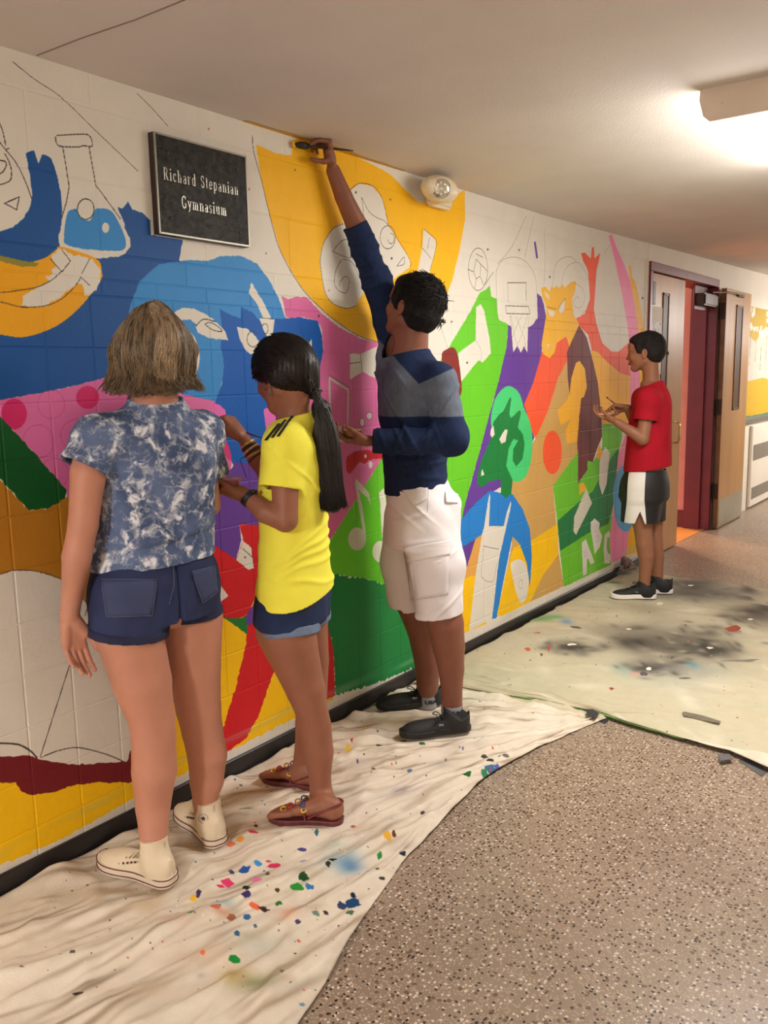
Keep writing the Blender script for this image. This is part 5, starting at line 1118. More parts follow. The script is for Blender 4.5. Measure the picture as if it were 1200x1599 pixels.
# shorts
M_DEN = mat('dark_denim', (46, 54, 88), .85, var=.22, scale=9, bump=.5, bscale=700, spec=.2)
M_DEN2 = mat('faded_denim', (64, 72, 104), .85, var=.15, scale=12, bump=.5, bscale=700, spec=.2)
M_THR = mat('denim_thread', (96, 100, 124), .8)
M_HEM = mat('denim_hem', (28, 32, 66), .85, var=.2, scale=20, bump=.5, bscale=600)
def shorts(hems, m, mh, name='denim_shorts'):
    so = Field()
    so.loft([(J(243, 960, .03), W, .172, .132), (J(242, 925, .03), W, .187, .140), (J(242, 890, .03), W, .178, .127), (J(243, 862, .03), W, .160, .112), (J(243, 850, .03), W, .150, .104)], .02)
    so.cone(J(205, 930, -.02), J(199, 1010, -.05), .108, .108, .025); so.cone(J(287, 925, .06), J(298, 985, .08), .100, .098, .025)
    return so
so = shorts(None, None, None)
nl = nrm(J(200, 1060, -.05) - J(206, 940, -.05)); nr_ = nrm(J(302, 1060, .08) - J(292, 940, .08))
pL, pR = J(202, 990, -.05), J(300, 958, .08)
mid = J(256, 962, .02)
def legcut(X):
    side = (X - mid) @ W
    return np.where(side < 0, (X - pL) @ nl, (X - pR) @ nr_)
crs = J(268, 930, .03)
garment(so, .0042, .009, [legcut, above(J(240, 872, .03)[2] + .01)], 'denim_shorts', M_DEN, g.e, lambda X: -.002 * vnoise(X, 60, 9) + .010 * np.exp(-(((X - crs) @ W) / .007) ** 2) * (((X - crs) @ face) < 0))
def hemcut(lo, hi):
    return lambda X: np.where((X - mid) @ W < 0, np.maximum((X - pL) @ nl - .003, -((X - pL) @ nl) - .020), np.maximum((X - pR) @ nr_ - .003, -((X - pR) @ nr_) - .020))
so2 = Field(); so2.cone(J(205, 930, -.02), J(199, 1010, -.05), .111, .111, .02); so2.cone(J(287, 925, .06), J(298, 985, .08), .104, .103, .02)
garment(so2, .004, .008, [hemcut(0, 0)], 'leg_hem', M_HEM, g.e)
# back pockets: stitched patches lying on the seat
def on_surface(fd, p, d, L=.35):
    t = np.linspace(0, L, 240); P = p + d * t[:, None]; v = np.full(len(t), 1.0)
    for fn, a, b_, k, op in fd.it:
        q = fn(P)
        if op == 'u': hh = np.maximum(k - np.abs(v - q), 0) / k; v = np.minimum(v, q) - hh * hh * k * .25
        else: v = np.maximum(v, -q)
    i = np.argmax(v < 0); return P[i] if v[i] < 0 else None
def patch_on(fd, corners, nu, nv, name, m, th=.002, off=0.0, parent=None, lift=.001):
    """cloth patch projected onto a figure along the view plane normal"""
    C4 = [np.array(c, float) for c in corners]; V = []; ok = True
    for j in range(nv + 1):
        for i in range(nu + 1):
            u, v = i / nu, j / nv; p = (C4[0] * (1 - u) + C4[1] * u) * (1 - v) + (C4[3] * (1 - u) + C4[2] * u) * v
            q0 = J(p[0], p[1], -.30); d = nrm(J(p[0], p[1], .3) - q0); q = on_surface(fd, q0, d, .6)
            if q is None: q = J(p[0], p[1], off)
            V.append(q - d * lift)
    F = [(j * (nu + 1) + i, j * (nu + 1) + i + 1, (j + 1) * (nu + 1) + i + 1, (j + 1) * (nu + 1) + i) for j in range(nv) for i in range(nu)]
    o = mesh_obj(name, V, F, m, None, True); md = o.modifiers.new('thickness', 'SOLIDIFY'); md.thickness = th; md.offset = 0
    adopt(o, parent); return o
def stitch_on(fd, pts, name, m, r=.0011, parent=None, lift=.003, off=0):
    Q = []
    for a, b_ in zip(pts[:-1], pts[1:]):
        for t in np.linspace(0, 1, 6, endpoint=False):
            p = np.array(a) * (1 - t) + np.array(b_) * t; q0 = J(p[0], p[1], -.30); d = nrm(J(p[0], p[1], .3) - q0); q = on_surface(fd, q0, d, .6)
            if q is not None: Q.append(q - d * lift)
    bm = bmesh.new(); tube(bm, Q, r, 5); o = bm_obj(name, bm, m, None, True); adopt(o, parent); return o
for C4 in ([(158, 905), (246, 905), (238, 962), (166, 964)], [(300, 893), (336, 884), (340, 925), (317, 942)]):
    pk = patch_on(so, C4, 10, 8, 'back_pocket', M_DEN2, .0025, 0, g.e, .0045)
    stitch_on(so, C4 + [C4[0]], 'pocket_stitching', M_THR, .0009, g.e, .0062)
stitch_on(so, [(271, 880), (272, 915), (263, 950)], 'seat_seam', M_THR, .0008, g.e, .0035)
# sneakers
M_CANV = mat('cream_canvas', (226, 210, 184), .85, var=.06, scale=12, bump=.5, bscale=500, spec=.2)
M_RUB = mat('off_white_rubber', (222, 206, 186), .5, var=.06, scale=20)
M_LINE = mat('maroon_piping', (96, 40, 44), .5)
M_EYE = mat('dark_eyelet', (70, 60, 52), .5)
M_LACE = mat('cream_lace', (214, 198, 172), .8)
def hightop(heel, toe, ax, label, star):
    up, sl = Field(), Field(); f, r, u, L = shoe(up, sl, heel, toe, top=.072, hw=.047, sole_h=.028, toe_h=.056)
    a = np.array(ax); h0 = np.array(heel) + f * .052 + u * .055
    up.cone(h0, a, .037, .038, .03); up.cone(a, a + UP * .07, .038, .039, .006)
    P = empty('sneaker', heel); 
    lo, hi = up.bounds(); F, _ = up.grid(lo, hi, .003); V = nets(F, lo, .003); 
    cutz = a[2] + .045; vv = V[0]; vv[:, 2] = np.minimum(vv[:, 2], cutz + .002 * np.sin(vv[:, 0] * 60))
    o = surf('canvas_upper', [V], M_CANV); adopt_to(o)
    lo, hi = sl.bounds(); F, _ = sl.grid(lo, hi, .003); o = surf('rubber_sole', [nets(F, lo, .003)], M_RUB); adopt_to(o)
    def contour(z, ex):
        Q = [(.5 - .5 * math.cos(k), 1) for k in np.linspace(0, math.pi, 34)] + [(.5 + .5 * math.cos(k), -1) for k in np.linspace(0, math.pi, 34)][1:-1]
        pts = [np.array(heel) + f * (t * (L + .012) - .006) + r * (sd * (float(foot_w(t)) * .047 + .0018 + ex) + .006 * math.sin(t * 3.1)) + u * (z + .010 * max(0, (t - .8) / .2) ** 2) for t, sd in Q]
        return pts + [pts[0]]
    for z, ex in ((.0265, .0), (.009, .0008)):
        bm = bmesh.new(); tube(bm, contour(z, ex), .0016, 6, False); o = bm_obj('piping', bm, M_LINE, None, True); adopt_to(o)
    # laces and eyelets across the instep
    for k in range(6):
        t = .36 + k * .052; z = .074 - .0035 * k if k else .078
        zz = .072 * .98 - .004 * k
        p = [np.array(heel) + f * L * t + r * y + u * (zz + .006 - abs(y) * .22) for y in (-.022, -.01, .0, .01, .022)]
        bm = bmesh.new(); tube(bm, p, .0024, 6); o = bm_obj('lace', bm, M_LACE, None, True); adopt_to(o)
    bow = [a + f * .036 + u * (-.02) + r * 0, a + f * .055 + u * .01 + r * .02, a + f * .045 + u * .02 + r * .03, a + f * .04 - u * .01 + r * .012]
    bm = bmesh.new(); tube(bm, smoothpoly(np.array(bow), False, 5), .002, 6); o = bm_obj('lace', bm, M_LACE, None, True); adopt_to(o)
    for sd in (-1, 1):
        for k in range(5):
            t = .40 + k * .058; p = np.array(heel) + f * L * t + r * sd * .030 + u * (.060 - .005 * k)
            bm = bmesh.new(); ellip(bm, Vector(p), (.0035, .0035, .0035), None, 8, 6); o = bm_obj('eyelet', bm, M_EYE, None, True); adopt_to(o)
    # heel strip
    bm = bmesh.new(); bb_ = [np.array(heel) + f * .002 + u * .03, np.array(heel) + f * .006 + u * .055, np.array([*(a - f * .036)[:2], heel[2] + .09]), a - f * .0375 + UP * .04]
    tube(bm, bb_, .0035, 6); o = bm_obj('heel_strip', bm, M_RUB, None, True); adopt_to(o)
    if star is not None:
        c, n_ = star; n_ = nrm(n_); a1 = nrm(np.cross(UP, n_)); a2 = np.cross(n_, a1)
        V = []
        for k in range(10):
            rr = .0085 if k % 2 == 0 else .0036; an = k * math.pi / 5 + math.pi / 2; V.append(c + n_ * .002 + (a1 * math.cos(an) + a2 * math.sin(an)) * rr)
        V += [v - n_ * .003 for v in V]; F = [tuple(range(10)), tuple(range(19, 9, -1))] + [(i, (i + 1) % 10, 10 + (i + 1) % 10, 10 + i) for i in range(10)]
        o = mesh_obj('star_emblem', V, F, mat('navy_print', (44, 40, 62), .5)); adopt_to(o)
        bm = bmesh.new(); tube(bm, [c + (a1 * math.cos(t) + a2 * math.sin(t)) * .0145 + n_ * .0005 for t in np.linspace(0, 6.283, 25)], .0009, 5, False); o = bm_obj('emblem_ring', bm, mat('pale_ring', (150, 130, 140), .6), None, True); adopt_to(o)
    return P
def make_worn(fig, kind):
    """a worn item is a part of its person: make an empty child and return an adopter for its pieces"""
    e = bpy.data.objects.new(kind, None); link(e); e.parent = fig.e; e.empty_display_size = .05
    def ad(o):
        w = Vector(o.location); o.parent = e; o.location = w - Vector(fig.e.location)
    return e, ad
_old = empty
def worn_empty(name, loc): return None
hz = .012
e1, adopt_to = make_worn(g, 'sneaker'); empty_, empty = empty, worn_empty
hightop((.372, 1.418, hz), (.112, 1.372, hz), np.array([.314, 1.4075, .10]), '', None)
e1, adopt_to = make_worn(g, 'sneaker')
a2_ = np.array([.276, 1.645, .10])
hightop((.330, 1.632, hz), (.078, 1.700, hz), a2_, '', (a2_ - g.F * .0372 - g.R * .0175 + UP * .004, -g.F * .9 - g.R * .3))
empty = empty_
M_SOCK = mat('white_sock', (236, 228, 220), .9, bump=.4, bscale=400)
# hair
M_H1 = hair_mat('light_brown_hair', (44, 35, 29), (138, 116, 90), 70)
hr = Field(); f_, r_, u_ = R1
hr.ell(P1(-.022, 0, .035), (.100, .088, .090), R1, .03)
hr.ell(P1(-.05, -.01, -.01), (.072, .085, .090), R1, .03)
for (x, y, o, r) in ((205, 545, .0, 34), (275, 545, .02, 34), (240, 560, -.06, 42), (215, 590, -.04, 26), (262, 592, -.04, 28)):
    hr.ell(J(x, y, o), (m_(r),) * 3, None, .03)
hr.cone(J(186, 560, .0), J(182, 600, .0), .028, .022, .03); hr.cone(J(290, 560, .03), J(296, 598, .03), .030, .024, .03)
hr.cone(J(238, 484, -.06), J(260, 528, -.100), .026, .036, .03); hr.cone(J(260, 528, -.100), J(264, 580, -.095), .038, .026, .03)
lo, hi = hr.bounds(.02); F, ax = hr.grid(lo, hi, .004); X = np.stack(np.meshgrid(*ax, indexing='ij'), -1); nr = np.abs(F) < .03
Xn = X[nr]; F[nr] += (-.0018 * np.sin((Xn @ g.R) * 260 + 3 * np.sin(Xn[:, 2] * 34) + 3 * vnoise(Xn, 18, 4)) - .002 * vnoise(Xn, 40, 6, (1, 1, .5))).astype(np.float32)
F += .007; hp = [nets(F, lo, .004)]
def depth_map(fd, x0, x1, y0, y1, st, default):
    xs = np.arange(x0, x1 + st, st); ys = np.arange(y0, y1 + st, st); D = np.full((len(ys), len(xs)), np.nan)
    for j, y in enumerate(ys):
        for i, x in enumerate(xs):
            q0 = J(x, y, -.30); d = nrm(J(x, y, .3) - q0); q = on_surface(fd, q0, d, .55)
            if q is not None: D[j, i] = (q - g.o) @ g.F
    for j in range(len(ys)):                                            # carry the last depth outwards and downwards
        r_ok = np.where(~np.isnan(D[j]))[0]
        if len(r_ok): D[j] = np.interp(np.arange(len(xs)), r_ok, D[j][r_ok])
        elif j: D[j] = D[j - 1]
        else: D[j] = default
    return lambda x, y: float(D[int(np.clip(round((y - y0) / st), 0, len(ys) - 1)), int(np.clip(round((x - x0) / st), 0, len(xs) - 1))])
def mapped_strands(paths, n, dm, rad, seed, wave=3.0, freq=1.5, lift=.006, seg=18, short=.10, lat=3.0, taper=.45, maxstep=.012):
    """strands lying on the hair volume: paths are pixel polylines fanned across the head"""
    r = np.random.default_rng(seed); PP = []
    for p in paths:
        q = smoothpoly(np.array(p, float), False, 6); t = np.linspace(0, 1, seg); tt = np.linspace(0, 1, len(q)); PP.append(np.stack([np.interp(t, tt, q[:, 0]), np.interp(t, tt, q[:, 1])], 1))
    V, F = [], []
    for i in range(n):
        u = r.uniform(0, len(PP) - 1.001); k = int(u); w_ = u - k; P = PP[k] * (1 - w_) + PP[k + 1] * w_; L = int(seg * r.uniform(1 - short * 2, 1)); s0 = r.integers(0, 4); P = P[s0:max(L, s0 + 6)]
        t = np.linspace(0, 1, len(P)); clump = math.floor(u * 5) * 1.7
        x = P[:, 0] + wave * t * np.sin(6.283 * freq * t + clump + r.normal() * .35) + r.normal() * lat * (.3 + t); y = P[:, 1] + r.normal() * 2.0
        lf = r.uniform(.0, lift); D = np.array([dm(a, b_) for a, b_ in zip(x, y)])
        D = np.convolve(np.pad(D, 2, 'edge'), np.ones(5) / 5, 'valid')
        Q = np.array([J(a, b_, d_ - lf) for a, b_, d_ in zip(x, y, D)]); T = np.gradient(Q, axis=0); T /= np.linalg.norm(T, axis=1)[:, None] + 1e-9
        A = np.cross(T, g.F); A /= np.linalg.norm(A, axis=1)[:, None] + 1e-9; B = np.cross(T, A); ww = (rad * r.uniform(.7, 1.4) * (1 - (1 - taper) * t ** 2))[:, None]; o = len(V)
        V.extend(np.stack([Q + A * ww, Q - A * ww * .6 + B * ww * .8, Q - A * ww * .6 - B * ww * .8], 1).reshape(-1, 3))
        for j in range(len(P) - 1):
            for c in range(3): F.append((o + j * 3 + c, o + j * 3 + (c + 1) % 3, o + (j + 1) * 3 + (c + 1) % 3, o + (j + 1) * 3 + c))
    return np.array(V), np.array(F)
dm = depth_map(hr, 160, 326, 470, 624, 4, .0)
paths = [[(207, 492), (186, 518), (175, 548), (173, 585), (161, 614)], [(211, 487), (193, 512), (185, 550), (188, 590), (176, 622)], [(217, 482), (204, 512), (198, 550), (203, 592), (194, 618)], [(224, 478), (217, 510), (214, 550), (220, 592), (212, 624)],
         [(232, 475), (230, 505), (230, 550), (238, 590), (230, 618)], [(240, 473), (244, 505), (246, 550), (242, 590), (250, 622)], [(248, 474), (258, 505), (262, 548), (256, 588), (266, 612)], [(255, 477), (270, 508), (278, 548), (268, 588), (283, 618)], [(261, 482), (281, 512), (290, 550), (284, 586), (300, 608)], [(266, 488), (291, 518), (301, 556), (300, 588), (322, 616)]]
V1, F1 = mapped_strands(paths, 3400, dm, .00125, 3, wave=4.5, freq=1.7, lift=.010, short=.08, lat=3.2)
tp = [[(232, 478), (240, 496), (246, 530), (243, 565), (250, 590)], [(240, 474), (252, 496), (258, 530), (254, 562), (258, 596)], [(247, 474), (262, 498), (268, 532), (262, 565), (266, 598)], [(252, 477), (270, 502), (277, 534), (270, 566), (262, 592)]]
dm2 = lambda x, y: dm(x, y) - .016 * math.sin(math.pi * min(1, max(0, (y - 470) / 130)))
V2, F2 = mapped_strands(tp, 1300, dm2, .0013, 13, wave=3.5, freq=1.5, lift=.012, short=.04, lat=2.6)
surf('half_up_tail', [(V2, F2)], hair_mat('lighter_brown_hair', (78, 62, 48), (176, 152, 122), 60), g.e)
Vs, Fs = V1, F1
surf('hair', hp + [(Vs, Fs)], M_H1, g.e)
bm = bmesh.new(); cpt = P1(-.095, -.005, .075); tube(bm, [cpt + (r_ * math.cos(t) + u_ * math.sin(t) * .6) * .016 for t in np.linspace(0, 6.283, 17)], .004, 6, False)
# ================================================================== person 2: yellow shirt and ponytail
g = Fig('person', (.41, 2.03), 'girl with a long dark ponytail in a yellow shirt, painting the mural')
J, m_ = g.J, g.m
SK2 = skin('tan_skin', (150, 97, 75))
face = nrm((-.88, -.38, 0)); W = np.array([face[1], -face[0], 0])      # W = her right (the far side)
W = W if W @ g.F > 0 else -W
bd = Field()
bd.loft([(J(450, 985, 0), W, .140, .095), (J(455, 950, 0), W, .150, .108), (J(458, 915, 0), W, .140, .098), (J(458, 860, 0), W, .122, .085), (J(456, 800, 0), W, .128, .086), (J(458, 740, 0), W, .138, .088), (J(458, 700, 0), W, .140, .078), (J(460, 675, 0), W, .10, .06), (J(462, 655, 0), W, .06, .05)], .03)
shL, shR = J(445, 695, -.13), J(452, 690, .14)
bd.cone(shL, shR, .042, .042, .04); g.limb(bd, [(464, 690, 0, 25), (461, 655, 0, 21)], .03)
elL, wrL = J(446, 812, -.17), J(388, 778, -.12)
bd.cone(shL, elL, .046, .037, .03); bd.cone(elL, J(415, 800, -.15), .037, .034, .006); bd.cone(J(415, 800, -.15), wrL, .034, .023, .005); bd.cone(wrL, J(377, 771, -.11), .023, .024, .005)
hL0 = J(379, 773, -.11); tL = J(347, 765, -.09)
hand(bd, hL0, tL - hL0, -UP, 1, .93, curl=(.45, .5, .55, .6), bend=.45, thumb=(.35, .75, .55), spread=.05)
elR, wrR = J(424, 748, .16), J(384, 690, .19)
bd.cone(shR, elR, .042, .036, .03); bd.cone(elR, J(402, 715, .18), .036, .031, .02); bd.cone(J(402, 715, .18), wrR, .031, .022, .02)
hR0 = J(379, 683, .19); tR = J(357, 655, .20)
hand(bd, hR0, tR - hR0, nrm(UP * .6 + g.R * .6 - g.F * .4), -1, .9, curl=(1.0, 1.15, 1.25, 1.3), bend=1.0, thumb=(.35, .75, .7), spread=.02)
LN = [(447, 985, -.07, 42), (455, 1010, -.075, 40), (477, 1075, -.08, 30), (487, 1110, -.08, 25), (492, 1135, -.07, 25), (498, 1175, -.065, 23), (500, 1215, -.06, 17), (502, 1245, -.06, 18)]
LF = [(476, 960, .07, 34), (484, 1030, .09, 29), (486, 1100, .10, 24), (484, 1130, .11, 22), (478, 1165, .13, 17), (472, 1192, .14, 14), (470, 1210, .14, 15)]
g.limb(bd, LN, .005); g.limb(bd, LF, .005); bd.cone(J(452, 945, -.03), J(447, 985, -.07), .09, .082, .03); bd.cone(J(472, 935, .04), J(476, 960, .07), .085, .066, .03)
# bare feet
def foot(fd, heel, toe, ank, s=1.0):
    heel = np.array(heel); toe = np.array(toe); f = nrm(toe - heel); r = np.cross(f, UP); L = np.linalg.norm(toe - heel)
    Q = lambda x, y, z: heel + f * L * x + r * y + UP * z
    fd.ell(Q(.10, 0, .026), (.030, .029, .030), np.array([f, r, UP]), .02)
    fd.cone(np.array(ank), Q(.22, 0, .042), .028 * s, .026 * s, .02); fd.cone(np.array(ank), Q(.11, 0, .035), .027, .026, .02)
    fd.cone(Q(.12, 0, .024), Q(.55, .012, .020), .026, .022, .02); fd.cone(Q(.25, -.004, .042), Q(.74, -.016, .018), .027, .015, .02); fd.cone(Q(.3, .010, .03), Q(.74, .018, .014), .022, .012, .015)
    sd = 1
    for i, (x1, y, rr) in enumerate(((1.0, -.031, .0115), (1.0, -.011, .0085), (.965, .005, .008), (.925, .019, .0075), (.87, .032, .007))):
        p0 = Q(x1 - .30, y * .82, .020 - .001 * i); p1 = Q(x1 - .06, y, .014); p2 = Q(x1 - .02, y, .010)
        fd.cone(p0, p1, rr * 1.1, rr, .004); fd.cone(p1, p2, rr * 1.08, rr * .95, .002)
zf = .020
nH, nT, nA = floorp(533, 1277, zf), floorp(424, 1272, zf), J(503, 1243, -.06)
nH[2] = nT[2] = zf
fH, fT, fA = floorp(487, 1223, zf), floorp(414, 1210, zf), J(470, 1208, .14)
ft = nrm(fT - fH); fH = fT - ft * .235
foot(bd, nH, nT, nA); foot(bd, fH, fT, fA)
hc = J(444, 586, .0)
P2, R2 = head(bd, hc, nrm(face + g.F * .62 - UP * .42), nrm(UP + nrm(face + g.F * .62) * .40), .93)
bd.cone(P2(-.035, 0, -.05), J(462, 660, 0), .044, .047, .03)
cN = (nH + nT) / 2; cF = (fH + fT) / 2
body_mesh(bd, .006, [(tL - [.1, .1, .09], tL + [.12, .12, .09], .0026), (hR0 - [.11, .11, .08], hR0 + [.1, .1, .12], .0026), (np.array(hc) - [.14, .14, .15], np.array(hc) + [.14, .14, .13], .003),
    (cN - [.17, .13, .04], cN + [.17, .13, .06], .0028), (cF - [.17, .13, .04], cF + [.17, .13, .06], .003)], 'body', SK2, g.e)
# lips, brows and eyes seen from the side
def face_bits(P, R, fig, lipc, browc=(40, 28, 24), s=1.0):
    f, r, u = R
    for y in (-1, 1):
        bm = bmesh.new(); ellip(bm, Vector(P(.081, .031 * y, .0055)), (.0118 * s,) * 3, None, 12, 8); o = bm_obj('eye', bm, bpy.data.materials.get('eye_white') or mat('eye_white', (224, 216, 208), .2), None, True); adopt(o, fig.e)
        bm = bmesh.new(); ellip(bm, Vector(P(.0885, .030 * y, .0045)), (.0052 * s,) * 3, None, 10, 8); o = bm_obj('iris', bm, bpy.data.materials.get('dark_iris') or mat('dark_iris', (38, 26, 20), .1), None, True); adopt(o, fig.e)
        bm = bmesh.new(); tube(bm, [P(.094, .014 * y, .0245), P(.094, .028 * y, .029), P(.084, .046 * y, .024)], [.0022, .003, .0014], 6); o = bm_obj('eyebrow', bm, bpy.data.materials.get('dark_brow') or mat('dark_brow', browc, .8), None, True); adopt(o, fig.e)
        bm = bmesh.new(); tube(bm, [P(.0925, .021 * y, .010), P(.0945, .031 * y, .0125), P(.088, .042 * y, .010)], [.001, .0016, .001], 5); o = bm_obj('eyelashes', bm, bpy.data.materials['dark_brow'], None, True); adopt(o, fig.e)
    for z, a in ((-.0562, .0046), (-.066, .0052)):
        bm = bmesh.new(); tube(bm, [P(.090, -.019, z * .5 - .0306), P(.0985, -.008, z), P(.099, .008, z), P(.090, .019, z * .5 - .0306)], [.001, a, a, .001], 7); o = bm_obj('lip', bm, bpy.data.materials.get('lip_' + str(lipc)) or mat('lip_' + str(lipc), lipc, .4), None, True); adopt(o, fig.e)
face_bits(P2, R2, g, (140, 70, 62))
# shirt
M_YEL = mat('yellow_jersey', (252, 244, 84), .75, var=.03, scale=6, bump=.4, bscale=900, spec=.2)
M_BLK = mat('black_stripe', (24, 22, 24), .7)
st = Field()
st.loft([(J(460, 965, 0), W, .164, .130), (J(461, 930, 0), W, .164, .129), (J(460, 870, 0), W, .144, .108), (J(459, 810, 0), W, .146, .104), (J(461, 750, 0), W, .156, .106), (J(462, 705, 0), W, .158, .096), (J(461, 682, 0), W, .125, .080), (J(462, 660, 0), W, .085, .068), (J(462, 640, 0), W, .064, .062), (J(462, 630, 0), W, .062, .060)], .03)
st.cone(shL, shR, .054, .054, .05)
sL = Field(); eS = J(434, 785, -.16); sL.cone(shL, eS, .060, .066, .02); sL.cone(shL, shL * .7 + shR * .3, .06, .06, .03); pS = J(432, 761, -.16)
sR = Field(); eR = elR; sR.cone(shR, eR, .056, .06, .02); sR.cone(shR, shR * .7 + shL * .3, .056, .056, .03); pR = shR + (elR - shR) * .72
ncp = J(462, 651, 0)
def f2(X):
    z = X[:, 2]; u = X @ g.R
    f = -.003 * vnoise(X, 26, 13, (1, 1, .8)) - .002 * vnoise(X, 55, 15, (.5, .5, 1.3))
    for zz, sl, a in ((846, .5, .006), (858, .35, .006), (872, .2, .005), (895, -.15, .005), (835, .8, .005), (740, -1.0, .004)):
        zc = J(480, zz, 0)[2]; uc = J(480, zz, 0) @ g.R
        f = f - a * np.exp(-((z - zc - sl * (u - uc) - .006 * np.sin(u * 40)) / .008) ** 2) * (1 / (1 + np.exp(-(u - uc + .09) * 40)))
    return f
hp0, hp1 = J(400, 938, 0), J(523, 913, 0); hn = nrm(np.cross(hp1 - hp0, g.F)); hn = hn if hn[2] < 0 else -hn
def hemy(X):
    u = (X - hp0) @ g.R; L = (hp1 - hp0) @ g.R; return (X - hp0) @ hn - .022 * np.sin(np.clip(u / L, 0, 1) * 3.14)
nk = local(plane(ncp, nrm(UP + face * .25)), ncp, .11)
slp = plane(pS, nrm(nrm(eS - shL) + g.R * .0))
shirt = garment2([(st, [hemy, nk]), (sL, [slp, nk]), (sR, [plane(pR, nrm(elR - shR)), nk])], .0042, .012, 'yellow_shirt', M_YEL, g.e, f2)
stf = Field(); stf.it = st.it + sL.it
# three shoulder stripes
for a, b_ in (((436, 662), (415, 688)), ((446, 656), (425, 684)), ((457, 650), (434, 682))):
    pts = [(a[0] * (1 - t) + b_[0] * t, a[1] * (1 - t) + b_[1] * t) for t in np.linspace(0, 1, 6)]; V = []
    for x, y in pts:
        for dx in (-2.1, 2.1):
            q0 = J(x + dx, y, -.35); d = nrm(J(x + dx, y, .3) - q0); q = on_surface(stf, q0, d, .6)
            if q is None: q = J(x + dx, y, -.1)
            V.append(q - d * .0070)
    o = mesh_obj('shoulder_stripe', V, [(2 * i, 2 * i + 1, 2 * i + 3, 2 * i + 2) for i in range(5)], M_BLK, None, True); md = o.modifiers.new('thickness', 'SOLIDIFY'); md.thickness = .002; md.offset = 0; adopt(o, g.e)
# dark shorts with turned-up cuffs
so = Field()
so.loft([(J(455, 965, 0), W, .158, .116), (J(457, 935, 0), W, .160, .116), (J(458, 912, 0), W, .150, .106), (J(458, 900, 0), W, .145, .10)], .02)
so.cone(J(452, 940, -.04), J(450, 1005, -.075), .100, .094, .025); so.cone(J(472, 930, .05), J(480, 985, .08), .092, .078, .02)
nN = nrm(J(455, 1040, -.075) - J(449, 950, -.05)); nF = nrm(J(482, 1000, .08) - J(474, 920, .06)); pN, pF = J(447, 988, -.075), J(492, 962, .08)
sep = J(470, 950, .012)
def lc2(X): return np.where((X - sep) @ g.F < 0, (X - pN) @ nN, (X - pF) @ nF)
M_NAVD = mat('navy_denim', (38, 50, 84), .85, var=.22, scale=14, bump=.5, bscale=700, spec=.2)
M_CUFF = mat('pale_denim_cuff', (112, 130, 158), .85, var=.12, scale=30, bump=.5, bscale=700, spec=.2)
garment2([(so, [lc2, above(J(458, 915, 0)[2])])], .0042, .008, 'denim_shorts', M_NAVD, g.e, lambda X: -.003 * vnoise(X, 45, 19))
for cn, cp, nn, ra, rb, o0, o1 in ((Field(), pN, nN, .103, .100, (452, 940, -.04), (450, 1005, -.075)), (Field(), pF, nF, .093, .083, (472, 930, .05), (480, 985, .08))):
    cn.cone(J(*o0), J(*o1), ra, rb); garment(cn, .0035, .007, [lambda X: (X - cp) @ nn - .004, lambda X: -((X - cp) @ nn) - .026], 'turned_cuff', M_CUFF, g.e, lambda X: -.001 * vnoise(X, 60, 19))
# hair: cap plus ponytail
M_H2 = hair_mat('black_brown_hair', (9, 7, 7), (36, 27, 24), 90, .42)
hr = Field(); f_, r_, u_ = R2
hr.ell(P2(-.026, 0, .032), (.097, .085, .090), R2, .03); hr.ell(P2(.02, 0, .060), (.078, .076, .056), R2, .03); hr.ell(P2(-.055, 0, -.01), (.060, .072, .062), R2, .03)
hr.cone(P2(.02, -.072, .02), P2(-.03, -.070, -.015), .020, .024, .03); hr.cone(P2(.02, .072, .02), P2(-.03, .070, -.015), .020, .024, .03)
tie = J(491, 614, -.02)
hr.cone(P2(-.07, 0, .0), tie, .055, .022, .03)
hr.add(lambda X: ((np.sqrt((((X - P2(.022, 0, -.015)) @ R2.T / np.array([.026, .2, .036])) ** 2).sum(-1)) - 1) * .03), P2(.022, 0, -.015) - .2, P2(.022, 0, -.015) + .2, .01, 's')
tail = [(491, 614, -.03, 8), (502, 640, -.05, 17), (508, 680, -.06, 21), (514, 720, -.06, 21), (518, 755, -.06, 20), (519, 780, -.06, 20), (519, 788, -.06, 17)]
tl = Field(); g.limb(tl, [(a, b_, c, d * .86) for a, b_, c, d in tail], .03, (g.F, .62))
parts = []
for F_ in (hr, tl):
    lo, hi = F_.bounds(.02); F, ax = F_.grid(lo, hi, .0035); X = np.stack(np.meshgrid(*ax, indexing='ij'), -1); nr = np.abs(F) < .02; Xn = X[nr]
    F[nr] += (-.0007 * np.sin((Xn @ g.R) * 420 + 2 * vnoise(Xn, 14, 4)) - .0012 * vnoise(Xn, 50, 6, (1, 1, .3))).astype(np.float32)
    if F_ is tl: F += .007
    parts.append(nets(F, lo, .0035))
both = Field(); both.it = hr.it + tl.it
dm = depth_map(both, 384, 560, 518, 812, 4, .0)
capp = [[(418, 606), (440, 600), (465, 606), (487, 613)], [(408, 598), (430, 590), (460, 600), (488, 611)], [(394, 588), (420, 575), (455, 590), (488, 610)], [(392, 570), (420, 556), (458, 580), (489, 609)], [(396, 550), (425, 540), (462, 570), (490, 608)], [(406, 535), (435, 530), (470, 560), (491, 607)], [(425, 525), (455, 527), (482, 560), (493, 607)], [(445, 523), (475, 535), (493, 565), (495, 607)]]
tailp = [[(488, 616), (494, 645), (489, 690), (494, 740), (497, 775), (486, 796)], [(490, 616), (499, 645), (499, 690), (505, 740), (508, 775), (503, 802)], [(492, 616), (504, 645), (509, 690), (515, 740), (518, 775), (516, 804)], [(494, 616), (509, 645), (519, 690), (525, 740), (529, 775), (530, 800)], [(496, 616), (514, 648), (528, 690), (533, 740), (537, 775), (546, 794)]]
